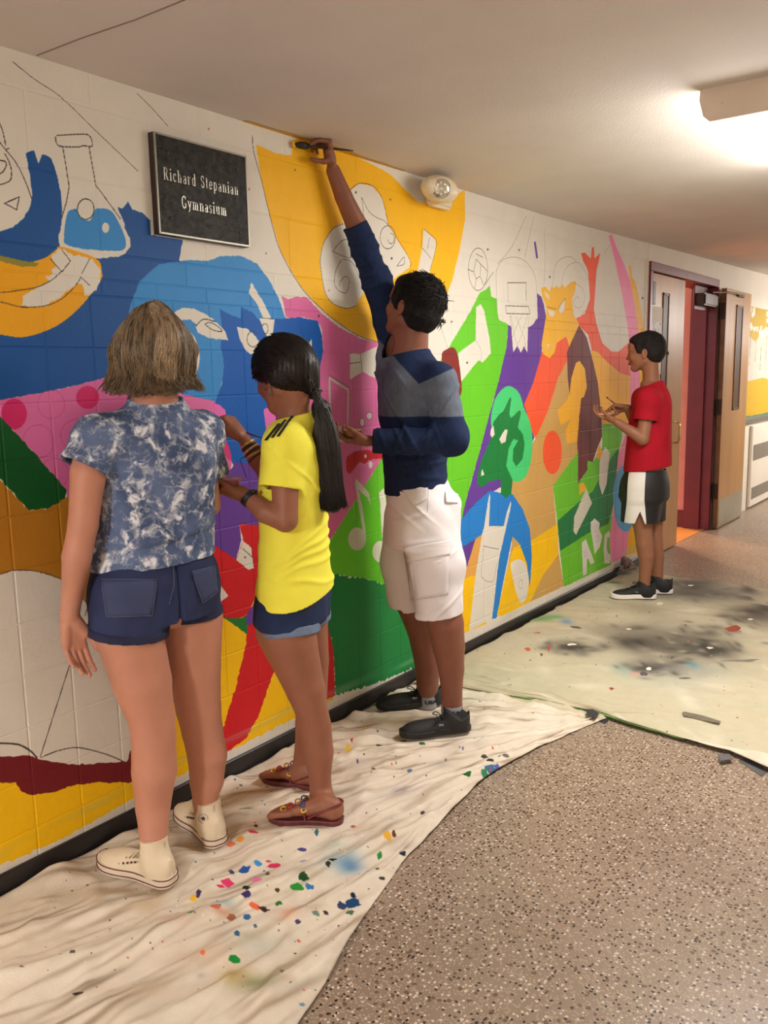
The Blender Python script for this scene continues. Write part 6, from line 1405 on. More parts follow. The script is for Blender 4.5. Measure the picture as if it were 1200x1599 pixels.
V1, F1 = mapped_strands(capp, 1600, dm, .0009, 7, wave=.4, lat=1.0, lift=.003, short=.03, taper=.8)
V2, F2 = mapped_strands(tailp, 1500, dm, .0010, 8, wave=1.2, freq=.8, lat=1.6, lift=.005, short=.06)
parts.append((V1, F1)); Vs, Fs = V2, F2
parts.append((Vs, Fs)); surf('hair', parts, M_H2, g.e)
bm = bmesh.new(); tv = nrm(J(503, 640, -.05) - J(488, 606, -.02)); ta = nrm(np.cross(tv, g.F)); tb = np.cross(tv, ta)
tube(bm, [tie + (ta * math.cos(t) * 1.0 + tb * math.sin(t)) * .021 for t in np.linspace(0, 6.283, 17)], .006, 7, False); o = bm_obj('hair_tie', bm, M_BLACK, None, True); adopt(o, g.e)
# earring, watch, bracelets
bm = bmesh.new(); eb = P2(-.004, -.082, -.04); tube(bm, [eb, eb - UP * .012, eb - UP * .028], [.0014, .0018, .0026], 6); o = bm_obj('earring', bm, M_SIL, None, True); adopt(o, g.e)
def band(name, c, ax_, r, wdt, m, th=.0035, fig=None, flat=1.0):
    a = nrm(np.cross(ax_, UP)); b_ = np.cross(ax_, a); V = []; n = 20
    for k in range(n):
        d = a * math.cos(k * 2 * math.pi / n) + b_ * math.sin(k * 2 * math.pi / n) * flat
        for q, e in ((r, -1), (r + th, -1), (r + th, 1), (r, 1)): V.append(np.array(c) + d * q + ax_ * wdt / 2 * e)
    F = [(4 * k + j, 4 * k + (j + 1) % 4, 4 * ((k + 1) % n) + (j + 1) % 4, 4 * ((k + 1) % n) + j) for k in range(n) for j in range(4)]
    o = mesh_obj(name, V, F, m, None, False); adopt(o, fig.e); return o
axw = nrm(wrL - J(415, 800, -.15)); band('watch_band', wrL - axw * .004, axw, .0245, .018, M_BLACK, .004, g)
bm = bmesh.new(); wc = wrL - axw * .004 + nrm(UP - axw * (UP @ axw)) * .028; q_ = Matrix(((axw[0], 0, 0), (axw[1], 0, 0), (axw[2], 0, 0)))
ellip(bm, Vector(wc), (.014, .014, .006)); o = bm_obj('watch_face', bm, M_BLACK, None, True); adopt(o, g.e)
axb = nrm(wrR - elR); 
for k, (cl_, w_) in enumerate((((206, 176, 96), .007), ((40, 30, 26), .006), ((222, 200, 150), .006), ((60, 40, 30), .008), ((206, 170, 80), .006), ((34, 28, 26), .006))):
    mm = mat('bracelet_%d' % k, cl_, .35, metal=.5 if k % 2 == 0 else 0, var=.3, scale=120)
    band('bracelet', wrR - axb * (.012 + k * .0105), nrm(axb + g.R * .12 * math.sin(k * 2)), .0245 + k * .0012, w_, mm, .004, g)
bm = bmesh.new(); c0 = wrR - axb * .03 - UP * .026; tube(bm, smoothpoly(np.array([c0, c0 - g.R * .035 - UP * .006, c0 - g.R * .028 - UP * .04, c0 - g.R * .018 - UP * .07]), False, 5), .0013, 5); o = bm_obj('bracelet_cord', bm, M_BLACK, None, True); adopt(o, g.e)
# sandals
M_SOLE = mat('maroon_sandal_sole', (104, 44, 46), .6, var=.3, scale=60); M_STRP = mat('maroon_strap', (112, 36, 44), .4, var=.2, scale=60)
M_RY = mat('yellow_bead', (232, 196, 50), .3); M_RB = mat('blue_bead', (50, 74, 128), .3); M_RR = mat('red_bead', (176, 44, 44), .3); M_OR = mat('gold_ring', (206, 150, 60), .3, metal=.6)
def sandal(heel, toe, fig):
    e1, ad = make_worn(fig, 'sandal'); heel = np.array(heel); toe = np.array(toe); f = nrm(toe - heel); r = np.cross(f, UP); L = np.linalg.norm(toe - heel)
    Q = lambda x, y, z: heel + f * L * x + r * y + UP * z
    out = [(.505 - .535 * math.cos(k), 1) for k in np.linspace(0, math.pi, 24)] + [(.505 + .535 * math.cos(k), -1) for k in np.linspace(0, math.pi, 24)][1:-1]
    V = []; 
    for z in (-.017, -.012, -.003, .001):
        for t, sd in out: V.append(Q(t, sd * (float(foot_w((t + .03) / 1.07)) * .042 + (.003 if -.013 < z < .0 else .001)) + .004 * math.sin(max(0, min(1, t)) * 3.1), z))
    n = len(out); F = [tuple(range(n))[::-1], tuple(range(3 * n, 4 * n))] + [(k * n + i, k * n + (i + 1) % n, (k + 1) * n + (i + 1) % n, (k + 1) * n + i) for k in range(3) for i in range(n)]
    ad(mesh_obj('sandal_sole', V, F, M_SOLE))
    def strap(pts, rr, m, nm='strap'):
        bm = bmesh.new(); tube(bm, smoothpoly(np.array(pts), False, 4), rr, 7); ad(bm_obj(nm, bm, m, None, True))
    strap([Q(.48, -.034, .006), Q(.50, -.030, .030), Q(.50, -.005, .052), Q(.50, .022, .044), Q(.50, .036, .006)], .0042, M_STRP)
    strap([Q(.50, -.008, .054), Q(.62, -.014, .046), Q(.74, -.018, .036), Q(.82, -.021, .020), Q(.83, -.021, .002)], .0036, M_STRP)
    strap([Q(.44, .036, .010), Q(.30, .036, .028), Q(.18, .034, .040), Q(.06, .028, .050), Q(-.03, 0, .054), Q(.06, -.028, .050), Q(.18, -.034, .040), Q(.30, -.036, .028), Q(.44, -.034, .010)], .0042, M_STRP)
    def rg(c, rad, m):
        bm = bmesh.new(); tube(bm, [c + (f * math.cos(t) + (r * .8 + UP * .5) * math.sin(t)) * rad for t in np.linspace(0, 6.283, 15)], .0026, 6, False); ad(bm_obj('ring_bead', bm, m, None, True))
    for (x, y, z, m) in ((.80, -.020, .032, M_RY), (.70, -.018, .044, M_RR), (.60, -.008, .054, M_OR), (.53, .008, .058, M_RB), (.50, .022, .050, M_RY), (.52, .030, .040, M_RB), (.48, .034, .028, M_RR), (.42, .036, .022, M_RY), (.52, -.020, .048, M_RB), (.50, -.030, .036, M_RY)):
        rg(Q(x, y, z), .0085, m)
    bm = bmesh.new(); ellip(bm, Vector(Q(.30, .038, .030)), (.004, .004, .004), None, 8, 6); ad(bm_obj('stud', bm, M_SIL, None, True))
sandal(nH, nT, g); sandal(fH, fT, g)
# what she holds
cp = J(358, 758, -.09)
def tub(name, c, r0, r1, h, m, label, cat, paint=None, tilt=(0, 0)):
    e = empty(name, c); tag(e, label, cat); bm = bmesh.new(); n = 24; tz = nrm(UP + g.R * tilt[0] + g.F * tilt[1]); ta = nrm(np.cross(tz, g.F)); tb = np.cross(tz, ta)
    rings = []
    for rr, z in ((r0, 0), (r1, h), (r1 + .003, h), (r1 + .003, h - .003), (r1 - .0012, h - .001), (r0 - .001, .0015)):
        rings.append([bm.verts.new(np.array(c) + (ta * math.cos(k * 2 * math.pi / n) + tb * math.sin(k * 2 * math.pi / n)) * rr + tz * z) for k in range(n)])
    for a, b_ in zip(rings[:-1], rings[1:]):
        for k in range(n): bm.faces.new([a[k], a[(k + 1) % n], b_[(k + 1) % n], b_[k]])
    bm.faces.new(rings[0][::-1]); bm.faces.new(rings[-1]); bmesh.ops.recalc_face_normals(bm, faces=bm.faces[:])
    adopt(bm_obj('cup_wall', bm, m, None, True), e)
    if paint:
        V = [np.array(c) + (ta * math.cos(k * 2 * math.pi / n) + tb * math.sin(k * 2 * math.pi / n)) * (r0 + (r1 - r0) * .6 - .0012) + tz * h * .6 for k in range(n)]
        adopt(mesh_obj('paint', V, [tuple(range(n))], paint), e)
    return e
M_PTUB, nt, b = nmat('translucent_pink_tub'); b.inputs['Base Color'].default_value = s2l((226, 150, 176)) + (1,); b.inputs['Roughness'].default_value = .25; b.inputs['Transmission Weight'].default_value = .35
tub('paint_tub', cp - UP * .004, .030, .040, .026, M_PTUB, 'shallow pink plastic tub of paint in the left hand of the girl in yellow', 'paint tub', mat('pink_paint', (214, 120, 160), .3))
def brush(name, tip, end, label, hr_, hcol, fer, br, blen=.03, flat=False, bcol=(40, 34, 32)):
    tip = np.array(tip); end = np.array(end); d = nrm(end - tip); L = np.linalg.norm(end - tip); e = empty(name, tip); tag(e, label, 'paintbrush')
    mk = lambda nm, p, r, m: adopt(tube_obj(nm, p, r, m, None, 10), e)
    mk('bristles', [tip, tip + d * blen * .5, tip + d * blen], [br * .35, br * .9, br], mat(name + '_bristle', bcol, .7))
    mk('ferrule', [tip + d * blen, tip + d * (blen + .02)], [br, hr_ * 1.1], fer)
    mk('handle', [tip + d * (blen + .02), tip + d * (blen + .02 + (L - blen) * .25), end - d * .02, end], [hr_, hr_ * 1.25, hr_ * .8, hr_ * .5], mat(name + '_handle', hcol, .3))
b0 = wallp(346, 661, .012); b1 = J(412, 686, .17)
brush('paintbrush', b0, b1, 'thin dark red paintbrush in the right hand of the girl in yellow', .0028, (112, 26, 44), M_STEEL, .004, .014, bcol=(226, 54, 122))
# ================================================================== person 3: tall boy reaching up to the ceiling line
g = Fig('person', (.36, 2.86), 'tall boy in navy and grey shirt and white shorts reaching up')
J, m_ = g.J, g.m
SK3 = skin('warm_brown_skin', (132, 83, 65))
face = nrm((-.86, -.30, 0)); W = np.array([face[1], -face[0], 0]); W = W if W @ g.F > 0 else -W      # her/his right = far side
bd = Field()
bd.loft([(J(655, 850, 0), W, .150, .105), (J(656, 800, 0), W, .158, .115), (J(652, 750, 0), W, .146, .102), (J(648, 705, 0), W, .140, .098), (J(645, 655, 0), W, .155, .105), (J(645, 610, 0), W, .165, .105), (J(645, 580, 0), W, .150, .09), (J(642, 555, 0), W, .085, .07)], .03)
shL, shR = J(684, 596, -.13), J(612, 505, .13)
bd.cone(shL, J(640, 590, .0), .050, .060, .05); bd.cone(shR, J(645, 600, .06), .054, .080, .05)
elL, wrL = J(708, 686, -.19), J(590, 688, -.20)
bd.cone(shL, elL, .050, .041, .03); bd.cone(elL, J(650, 688, -.20), .041, .038, .006); bd.cone(J(650, 688, -.20), wrL, .038, .026, .005)
hL0 = J(581, 690, -.20); tL = J(546, 688, -.20)
hand(bd, hL0, tL - hL0, -UP, 1, .98, curl=(.45, .5, .55, .6), bend=.5, thumb=(.35, .75, .55), spread=.05)
elR, wrR = J(571, 392, .04), J(521, 268, -.05)
bd.cone(shR, elR, .052, .043, .03); bd.cone(elR, J(556, 350, .02), .043, .041, .006); bd.cone(J(556, 350, .02), J(537, 308, -.02), .041, .034, .005); bd.cone(J(537, 308, -.02), wrR, .034, .027, .005)
# hand holding the brush near the ceiling
hR0 = J(518, 258, -.06)
hand(bd, hR0, nrm(J(513, 228, -.085) - hR0), nrm(g.R * .86 + g.F * .42), -1, .92, curl=(1.25, 1.35, 1.4, 1.45), bend=(.35, .45, .7, .9), thumb=(.25, .05, 1.0), spread=.03)
LN = [(688, 880, -.07, 38), (690, 945, -.075, 29), (696, 975, -.08, 28), (701, 1010, -.075, 25), (705, 1045, -.07, 20), (706, 1085, -.07, 16), (706, 1110, -.065, 17)]
LF = [(632, 880, .08, 29), (648, 945, .09, 27), (662, 985, .10, 25), (668, 1030, .12, 21), (668, 1070, .13, 17), (668, 1086, .135, 15)]
g.limb(bd, LN, .005); g.limb(bd, LF, .005); bd.cone(J(668, 800, -.05), J(688, 880, -.07), .10, .088, .03); bd.cone(J(648, 800, .06), J(632, 880, .08), .088, .070, .03)
hc = J(645, 482, .0)
P3, R3 = head(bd, hc, nrm(face * .9 + g.F * .50 + UP * .32), nrm(UP - face * .30), 1.02)
bd.cone(P3(-.03, 0, -.06), J(644, 560, 0), .056, .062, .03); bd.cone(P3(.02, 0, -.08), J(636, 552, 0), .036, .050, .03)
body_mesh(bd, .0062, [(tL - [.11, .11, .1], tL + [.13, .13, .1], .0028), (hR0 - [.12, .12, .07], hR0 + [.11, .11, .15], .0026), (np.array(hc) - [.16, .16, .16], np.array(hc) + [.16, .16, .15], .0032)], 'body', SK3, g.e)
face_bits(P3, R3, g, (128, 66, 58))
# shirt
def shirt_mat():
    m, nt, b = nmat('colour_block_jersey'); gm = node(nt, 'ShaderNodeNewGeometry')
    def halfsp(p, n, w_=.0015):
        d = node(nt, 'ShaderNodeVectorMath', operation='DOT_PRODUCT'); nt.links.new(gm.outputs['Position'], d.inputs[0]); d.inputs[1].default_value = tuple(n)
        mr = node(nt, 'ShaderNodeMapRange'); o = float(np.dot(p, n)); mr.inputs['From Min'].default_value = o - w_; mr.inputs['From Max'].default_value = o + w_; nt.links.new(d.outputs['Value'], mr.inputs['Value']); return mr.outputs[0]
    def mul(a, c):
        q = node(nt, 'ShaderNodeMath', operation='MULTIPLY'); nt.links.new(a, q.inputs[0]); nt.links.new(c, q.inputs[1]); return q.outputs[0]
    def mxm(a, c):
        q = node(nt, 'ShaderNodeMath', operation='MAXIMUM'); nt.links.new(a, q.inputs[0]); nt.links.new(c, q.inputs[1]); return q.outputs[0]
    def inv(a):
        q = node(nt, 'ShaderNodeMath', operation='SUBTRACT'); q.inputs[0].default_value = 1; nt.links.new(a, q.inputs[1]); return q.outputs[0]
    lowc = halfsp(J(660, 650, -.12), nrm(UP + .0 * g.R))                       # above the hem of the grey band
    # yoke: navy above the two slanted seams
    y1a, y1b = J(606, 548, -.09), J(655, 600, -.12); n1 = nrm(np.cross(y1b - y1a, g.F)); n1 = n1 if n1[2] > 0 else -n1
    y2b = J(716, 572, -.14); n2 = nrm(np.cross(y2b - y1b, g.F)); n2 = n2 if n2[2] > 0 else -n2
    yoke = mul(halfsp(y1a, n1), halfsp(y1b, n2))
    left = halfsp(J(582, 600, -.03), nrm(g.R))
    arm = inv(halfsp(J(596, 470, .1), nrm(UP)))
    grey = mul(mul(mul(lowc, inv(yoke)), left), arm)
    nz_ = node(nt, 'ShaderNodeTexNoise', Scale=140, Detail=3); mp = node(nt, 'ShaderNodeMapping'); mp.inputs['Scale'].default_value = (1, 1, .15); nt.links.new(gm.outputs['Position'], mp.inputs[0]); nt.links.new(mp.outputs[0], nz_.inputs['Vector'])
    gr = node(nt, 'ShaderNodeValToRGB'); gr.color_ramp.elements[0].color = s2l((74, 80, 94)) + (1,); gr.color_ramp.elements[1].color = s2l((112, 120, 136)) + (1,); nt.links.new(nz_.outputs[0], gr.inputs[0])
    nv = node(nt, 'ShaderNodeValToRGB'); nv.color_ramp.elements[0].color = s2l((22, 32, 58)) + (1,); nv.color_ramp.elements[1].color = s2l((38, 52, 88)) + (1,); nt.links.new(nz_.outputs[0], nv.inputs[0])
    mx = node(nt, 'ShaderNodeMix', data_type='RGBA'); nt.links.new(grey, mx.inputs[0]); nt.links.new(nv.outputs[0], mx.inputs[6]); nt.links.new(gr.outputs[0], mx.inputs[7])
    nt.links.new(mx.outputs[2], b.inputs['Base Color']); b.inputs['Roughness'].default_value = .9; b.inputs['Specular IOR Level'].default_value = .15; return m
M_SH3 = shirt_mat()
st = Field()
st.loft([(J(650, 785, 0), W, .155, .118), (J(650, 750, 0), W, .160, .121), (J(649, 715, 0), W, .158, .124), (J(647, 660, 0), W, .168, .132), (J(648, 615, 0), W, .176, .130), (J(650, 585, 0), W, .168, .112), (J(646, 562, 0), W, .110, .086), (J(640, 545, 0), W, .076, .076)], .03)
st.cone(shL, J(640, 590, 0), .062, .074, .05); st.cone(shR, J(645, 600, .06), .068, .092, .05); st.cone(J(610, 560, .07), J(630, 640, .06), .06, .10, .04)
sL = Field(); sL.cone(shL, J(640, 600, 0), .064, .07, .04); sL.cone(shL, elL, .066, .056, .03); sL.cone(elL, J(640, 690, -.20), .056, .048, .03); sL.cone(J(640, 690, -.20), J(570, 688, -.20), .048, .044, .02)
sR = Field(); sR.cone(shR, J(640, 585, .06), .068, .08, .04); sR.cone(shR, J(590, 440, .085), .068, .056, .03); sR.cone(J(590, 440, .085), elR, .056, .052, .03); sR.cone(elR, J(548, 335, .0), .052, .050, .02)
cpL, cpR = J(583, 688, -.20), J(557, 350, .02)
ncp = J(641, 551, 0)
def f3(X):
    z = X[:, 2]; u = X @ g.R; f = -.004 * vnoise(X, 24, 23, (1, 1, .8)) - .002 * vnoise(X, 60, 25)
    for (x, zz), sl, a, w_ in (((660, 712), .15, .008, .010), ((660, 722), .1, .006, .008), ((655, 740), -.1, .006, .010), ((640, 690), .5, .006, .009), ((620, 640), -1.6, .006, .012), ((635, 600), -1.2, .005, .012), ((690, 640), 1.4, .006, .010), ((600, 620), -2.2, .006, .012)):
        c = J(x, zz, 0); f = f - a * np.exp(-((z - c[2] - sl * (u - c @ g.R)) / w_) ** 2) * np.exp(-((u - c @ g.R) / .12) ** 2)
    for k in range(5):
        c = J(566 + k * 8, 372 + k * 17, .06); f = f - .004 * np.exp(-(((X - c) @ nrm(elR - shR)) / .007) ** 2) * (((X - c) ** 2).sum(-1) < .02)
    for k in range(5):
        c = J(600 + k * 22, 690, -.2); f = f - .004 * np.exp(-(((X - c) @ nrm(g.R + .4 * (-1) ** k * UP)) / .007) ** 2) * (((X - c) ** 2).sum(-1) < .012)
    return f
nk = local(plane(ncp, nrm(UP + face * .18)), ncp, .115)
hb = J(650, 766, 0)
garment2([(st, [lambda X: hb[2] + .012 * np.sin((X @ g.R - hb @ g.R) * 9) - X[:, 2], nk]), (sL, [plane(cpL, nrm(J(560, 688, -.2) - J(640, 690, -.2)))]), (sR, [plane(cpR, nrm(J(548, 335, .0) - elR)), nk])], .0045, .012, 'long_sleeve_shirt', M_SH3, g.e, f3)
# white cargo shorts
M_WSH = mat('white_cotton', (232, 226, 230), .85, var=.03, scale=10, bump=.4, bscale=600, spec=.2)
so = Field()
so.loft([(J(656, 850, 0), W, .170, .128), (J(658, 810, 0), W, .176, .137), (J(656, 770, 0), W, .164, .126), (J(652, 745, 0), W, .150, .112)], .02)
so.cone(J(664, 810, -.04), J(684, 880, -.075), .122, .108, .03); so.cone(J(684, 880, -.075), J(687, 985, -.08), .104, .092, .03)
so.cone(J(645, 810, .05), J(632, 880, .08), .118, .100, .03); so.cone(J(632, 880, .08), J(644, 975, .10), .096, .084, .03)
so.cone(J(700, 790, -.03), J(690, 830, -.03), .05, .07, .04)
pN, pF = J(684, 961, -.08), J(635, 944, .09); sep = J(655, 900, .012)
nN = nrm(J(688, 985, -.08) - J(684, 880, -.075) + g.R * .03); nF = nrm(J(640, 970, .10) - J(632, 880, .08))
def lc3(X): return np.where((X - sep) @ g.F < 0, (X - pN) @ nN, (X - pF) @ nF)
def f4(X):
    z = X[:, 2]; u = X @ g.R; f = -.004 * vnoise(X, 22, 33, (1, 1, .7)) - .0025 * vnoise(X, 48, 35)
    for (x, zz), sl, a, w_ in (((650, 835), .1, .006, .008), ((670, 843), .1, .006, .007), ((640, 800), .3, .006, .010), ((625, 790), -.8, .006, .010), ((650, 780), -.9, .005, .008), ((690, 860), .5, .006, .009), ((700, 930), .9, .006, .010), ((660, 945), .7, .006, .010)):
        c = J(x, zz, 0); f = f - a * np.exp(-((z - c[2] - sl * (u - c @ g.R)) / w_) ** 2) * np.exp(-((u - c @ g.R) / .07) ** 2)
    return f
garment2([(so, [lc3, above(J(652, 752, 0)[2])])], .0045, .009, 'cargo_shorts', M_WSH, g.e, f4)
for C4, nm in (([(632, 862), (702, 850), (700, 930), (642, 938)], 'cargo_pocket'), ([(630, 856), (704, 843), (704, 866), (634, 880)], 'pocket_flap'), ([(696, 768), (716, 772), (716, 786), (697, 785)], 'pocket_flap'), ([(628, 766), (668, 762), (668, 780), (646, 792)], 'side_pocket')):
    patch_on(so, C4, 12, 10, nm, M_WSH, .004, 0, g.e, .006 if nm != 'pocket_flap' else .011)
M_TH4 = mat('pale_thread', (196, 186, 186), .8)
stitch_on(so, [(632, 862), (642, 938), (700, 930)], 'pocket_stitching', M_TH4, .0011, g.e, .009)
stitch_on(so, [(669, 765), (667, 848)], 'side_seam', M_TH4, .0010, g.e, .004)
for x in (641, 652):
    stitch_on(so, [(x, 880), (x + 8, 930)], 'pocket_cord', M_WSH, .003, g.e, .010)
# socks with lettering
M_GSK = mat('grey_sock', (150, 152, 158), .9, bump=.4, bscale=400); M_INK = mat('black_lettering', (28, 28, 34), .7)
for px, py, off, lab, rot_ in ((706, 1096, -.068, 'near', 0), (668, 1080, .135, 'far', 0)):
    sk = Field(); a, b_ = J(px, py, off), J(px, py + 24, off); sk.cone(a, b_, .043, .044, .01)
    garment(sk, .003, .004, [above(J(px, py + 4, off)[2]), below(b_[2])], 'sock', M_GSK, g.e)
    # letters wrapped on the sock
    cen = J(px, py + 12, off); vw = nrm(CAM - cen); vw[2] = 0; vw = nrm(vw); c = bpy.data.curves.new('sock_lettering', 'FONT'); c.body = 'USA'; c.size = .020; c.align_x = 'CENTER'; c.extrude = .0006; c.offset = .0008
    o = bpy.data.objects.new('sock_lettering', c); link(o); bpy.context.view_layer.update(); me = bpy.data.meshes.new_from_object(o.evaluated_get(bpy.context.evaluated_depsgraph_get())); bpy.data.objects.remove(o)
    rt = np.cross(UP, vw); a0 = .15 if px > 690 else .35
    for v in me.vertices:
        th = v.co.x * 1.5 / .045 + a0; rad = .0455 + v.co.z
        q = cen + (vw * math.cos(th) + rt * math.sin(th)) * rad + UP * (v.co.y - .006); v.co = q
    me.materials.clear(); me.materials.append(M_INK); o = link(bpy.data.objects.new('sock_lettering', me)); adopt(o, g.e)
    band('sock_stripe', J(px, py + 21, off), UP, .0445, .003, M_INK, .0012, g)
# black sneakers
M_SNK = mat('black_sneaker_knit', (26, 25, 28), .7, var=.15, scale=30, bump=.4, bscale=500); M_SNS = mat('black_rubber', (22, 21, 23), .5); M_LOGO = mat('grey_mark', (120, 118, 118), .5)
def sneaker(fig, heel, toe, ank, mu, ms, top=.062, sole_h=.022, hw=.047, collar=.040, lacecol=None, mark=True, sc=1.0):
    e1, ad = make_worn(fig, 'sneaker'); up, sl = Field(), Field(); f, r, u, L = shoe(up, sl, heel, toe, top=top, hw=hw, sole_h=sole_h, toe_h=.050)
    a = np.array(ank); h0 = np.array(heel) + f * .055 + u * .05; up.cone(h0, np.array([a[0], a[1], heel[2] + top + .02]), .042, collar, .03)
    lo, hi = up.bounds(); F, ax = up.grid(lo, hi, .003); X = np.stack(np.meshgrid(*ax, indexing='ij'), -1)
    q = X - np.array(heel); xx = q @ f / L; cut = q @ u - (top + .004 + .018 * np.clip((xx - .05) / .3, 0, 1) - .016 * np.exp(-((xx - .17) / .09) ** 2)); F = np.maximum(F, cut.astype(np.float32))
    ad(surf('upper', [nets(F, lo, .003)], mu)); lo, hi = sl.bounds(); F, _ = sl.grid(lo, hi, .003); ad(surf('sole', [nets(F, lo, .003)], ms))
    Q = lambda x, y, z: np.array(heel) + f * L * x + r * y + u * z
    ml = lacecol or mu
    for k in range(5):
        x = .40 + k * .055; bm = bmesh.new(); tube(bm, [Q(x, yy, top * .99 - .0045 * k - abs(yy) * .25 + .004) for yy in (-.022, -.011, 0, .011, .022)], .0024, 6); ad(bm_obj('lace', bm, ml, None, True))
    for sd in (-1, 1):
        bm = bmesh.new(); tube(bm, smoothpoly(np.array([Q(.40, 0, top + .004), Q(.46, .02 * sd, top + .016), Q(.50, .034 * sd, top + .004), Q(.44, .016 * sd, top + .003)]), False, 5), .0022, 6); ad(bm_obj('lace', bm, ml, None, True))
    if mark:
        for k in range(2):
            bm = bmesh.new(); ellip(bm, Vector(Q(.44 + .035 * k, -hw * .80, .045)), (.006, .006, .0045), None, 8, 6); ad(bm_obj('side_mark', bm, M_LOGO, None, True))
    bm = bmesh.new(); tube(bm, [Q(.004, 0, .05), Q(.004, 0, top), Q(.01, 0, top + .012)], .004, 6); ad(bm_obj('heel_tab', bm, mu, None, True))
hz = .018
nH, nT = floorp(733, 1138, hz), floorp(636, 1150, hz); nH[2] = nT[2] = hz
fT = floorp(590, 1108, hz); fT[2] = hz; fa_ = J(668, 1092, .14); fd_ = nrm(np.array([fa_[0], fa_[1], hz]) - fT); fH = fT + fd_ * .285
nd = nrm(nT - nH); nT = nH + nd * .285
sneaker(g, nH, nT, J(706, 1105, -.066), M_SNK, M_SNS); sneaker(g, fH, fT, fa_, M_SNK, M_SNS)
# hair
M_H3 = hair_mat('black_hair', (8, 7, 7), (26, 21, 20), 120, .75)
hr = Field(); f_, r_, u_ = R3
hr.ell(P3(-.024, 0, .036), (.104, .090, .094), R3, .03); hr.ell(P3(.03, 0, .075), (.066, .074, .044), R3, .03); hr.ell(P3(-.056, 0, -.02), (.062, .078, .066), R3, .03)
for sd in (-1, 1): hr.ell(P3(.022, .062 * sd, .035), (.036, .026, .040), R3, .02); hr.cone(P3(.030, .074 * sd, .02), P3(.022, .073 * sd, -.012), .014, .009, .02)
for sd in (-1, 1): hr.ell(P3(-.006, .086 * sd, -.008), (.021, .022, .031), R3, .006, 's')
hr.ell(P3(.108, 0, -.02), (.060, .062, .080), R3, .012, 's')
lo, hi = hr.bounds(.02); F, ax = hr.grid(lo, hi, .0035); X = np.stack(np.meshgrid(*ax, indexing='ij'), -1); nr = np.abs(F) < .02; Xn = X[nr]; F[nr] += (-.0028 * vnoise(Xn, 70, 46)).astype(np.float32)
def tufts(P, n, L, seed, lowz=-.02, rad=.0011, spr=.03, ear=True):
    r = np.random.default_rng(seed); V = []; Fc = []
    for i in range(n):
        th = r.uniform(0, 6.28); ph = r.uniform(-.25, 1.5); d = np.array([math.cos(ph) * math.cos(th), math.cos(ph) * math.sin(th), math.sin(ph)])
        if d[0] > .45 and d[2] < .62: continue
        if d[0] > -.2 and d[2] < .05: continue
        c = np.array([-.024, 0, .036]) if d[2] > -.1 else np.array([-.04, 0, .0]); p0 = c + d * np.array([.100, .087, .091]); t = np.array([.55, r.normal() * .5, -.2]) + r.normal(size=3) * .45; t = nrm(t - d * (t @ d) * .8)
        ps = [P(*(p0 - d * .004)), P(*(p0 + t * L * .4 + d * L * .22)), P(*(p0 + t * L * .8 + d * L * .22)), P(*(p0 + t * L * 1.15 + d * L * .12))]
        T = nrm(np.array(ps[2]) - ps[0]); a = nrm(np.cross(T, r.normal(size=3))); b_ = np.cross(T, a); o = len(V)
        for j, q in enumerate(ps):
            w_ = rad * (1, 1, .8, .15)[j]
            V += [q + a * w_, q + (-.5 * a + .87 * b_) * w_, q + (-.5 * a - .87 * b_) * w_]
        for j in range(3):
            for c_ in range(3): Fc.append((o + j * 3 + c_, o + j * 3 + (c_ + 1) % 3, o + (j + 1) * 3 + (c_ + 1) % 3, o + (j + 1) * 3 + c_))
    return np.array(V), np.array(Fc)
surf('hair', [nets(F, lo, .0035), tufts(P3, 2200, .034, 8, rad=.0015)], M_H3, g.e)
# the brush at the ceiling line and the small tub in the other hand
bt = wallp(459, 226, .012); be = J(552, 236, -.06)
brush('paintbrush', bt, be, 'flat black paintbrush held up to the ceiling line by the tall boy', .0042, (40, 32, 28), mat('black_ferrule', (30, 28, 28), .35, metal=.5), .0135, .045, bcol=(40, 34, 28))
bm = bmesh.new(); ellip(bm, Vector(bt) , (.006, .010, .013)); o = bm_obj('wet_paint', bm, mat('wet_yellow', (228, 170, 30), .25), None, True); adopt(o, bpy.data.objects['paintbrush.001'])
M_TUB3, nt, b = nmat('translucent_peach_tub'); b.inputs['Base Color'].default_value = s2l((206, 160, 120)) + (1,); b.inputs['Roughness'].default_value = .25; b.inputs['Transmission Weight'].default_value = .3
tub('paint_tub', J(552, 682, -.20), .027, .036, .026, M_TUB3, 'shallow peach plastic tub of paint in the hand of the tall boy', 'paint tub', mat('ochre_paint', (206, 150, 70), .3))

# ================================================================== person 4: boy in red near the doors
g = Fig('person', (.36, 5.22), 'boy in a red shirt and black and white shorts, painting near the doors')
J, m_ = g.J, g.m
SK4 = skin('light_brown_skin', (146, 98, 74))
face = nrm((-.97, -.22, 0)); W = np.array([face[1], -face[0], 0]); W = W if W @ g.F > 0 else -W
bd = Field()
bd.loft([(J(1009, 780, 0), W, .135, .100), (J(1010, 755, 0), W, .145, .110), (J(1011, 730, 0), W, .135, .100), (J(1013, 690, 0), W, .130, .095), (J(1016, 650, 0), W, .142, .100), (J(1018, 625, 0), W, .145, .09), (J(1018, 608, 0), W, .12, .07), (J(1017, 598, 0), W, .07, .055)], .03)
shL, shR = J(1013, 625, -.14), J(1006, 622, .14)
bd.cone(shL, shR, .044, .044, .04)
elL, wrL = J(1004, 686, -.18), J(965, 661, -.17)
bd.cone(shL, elL, .044, .038, .03); bd.cone(elL, J(986, 674, -.18), .038, .032, .006); bd.cone(J(986, 674, -.18), wrL, .032, .023, .005)
hL0 = J(962, 658, -.17); tL = J(940, 651, -.16)
hand(bd, hL0, nrm(tL - hL0), -UP, 1, .95, curl=(.3, .4, .5, .6), bend=.45, thumb=(.4, .8, .45), spread=.05)
elR, wrR = J(995, 668, .17), J(980, 638, .10)
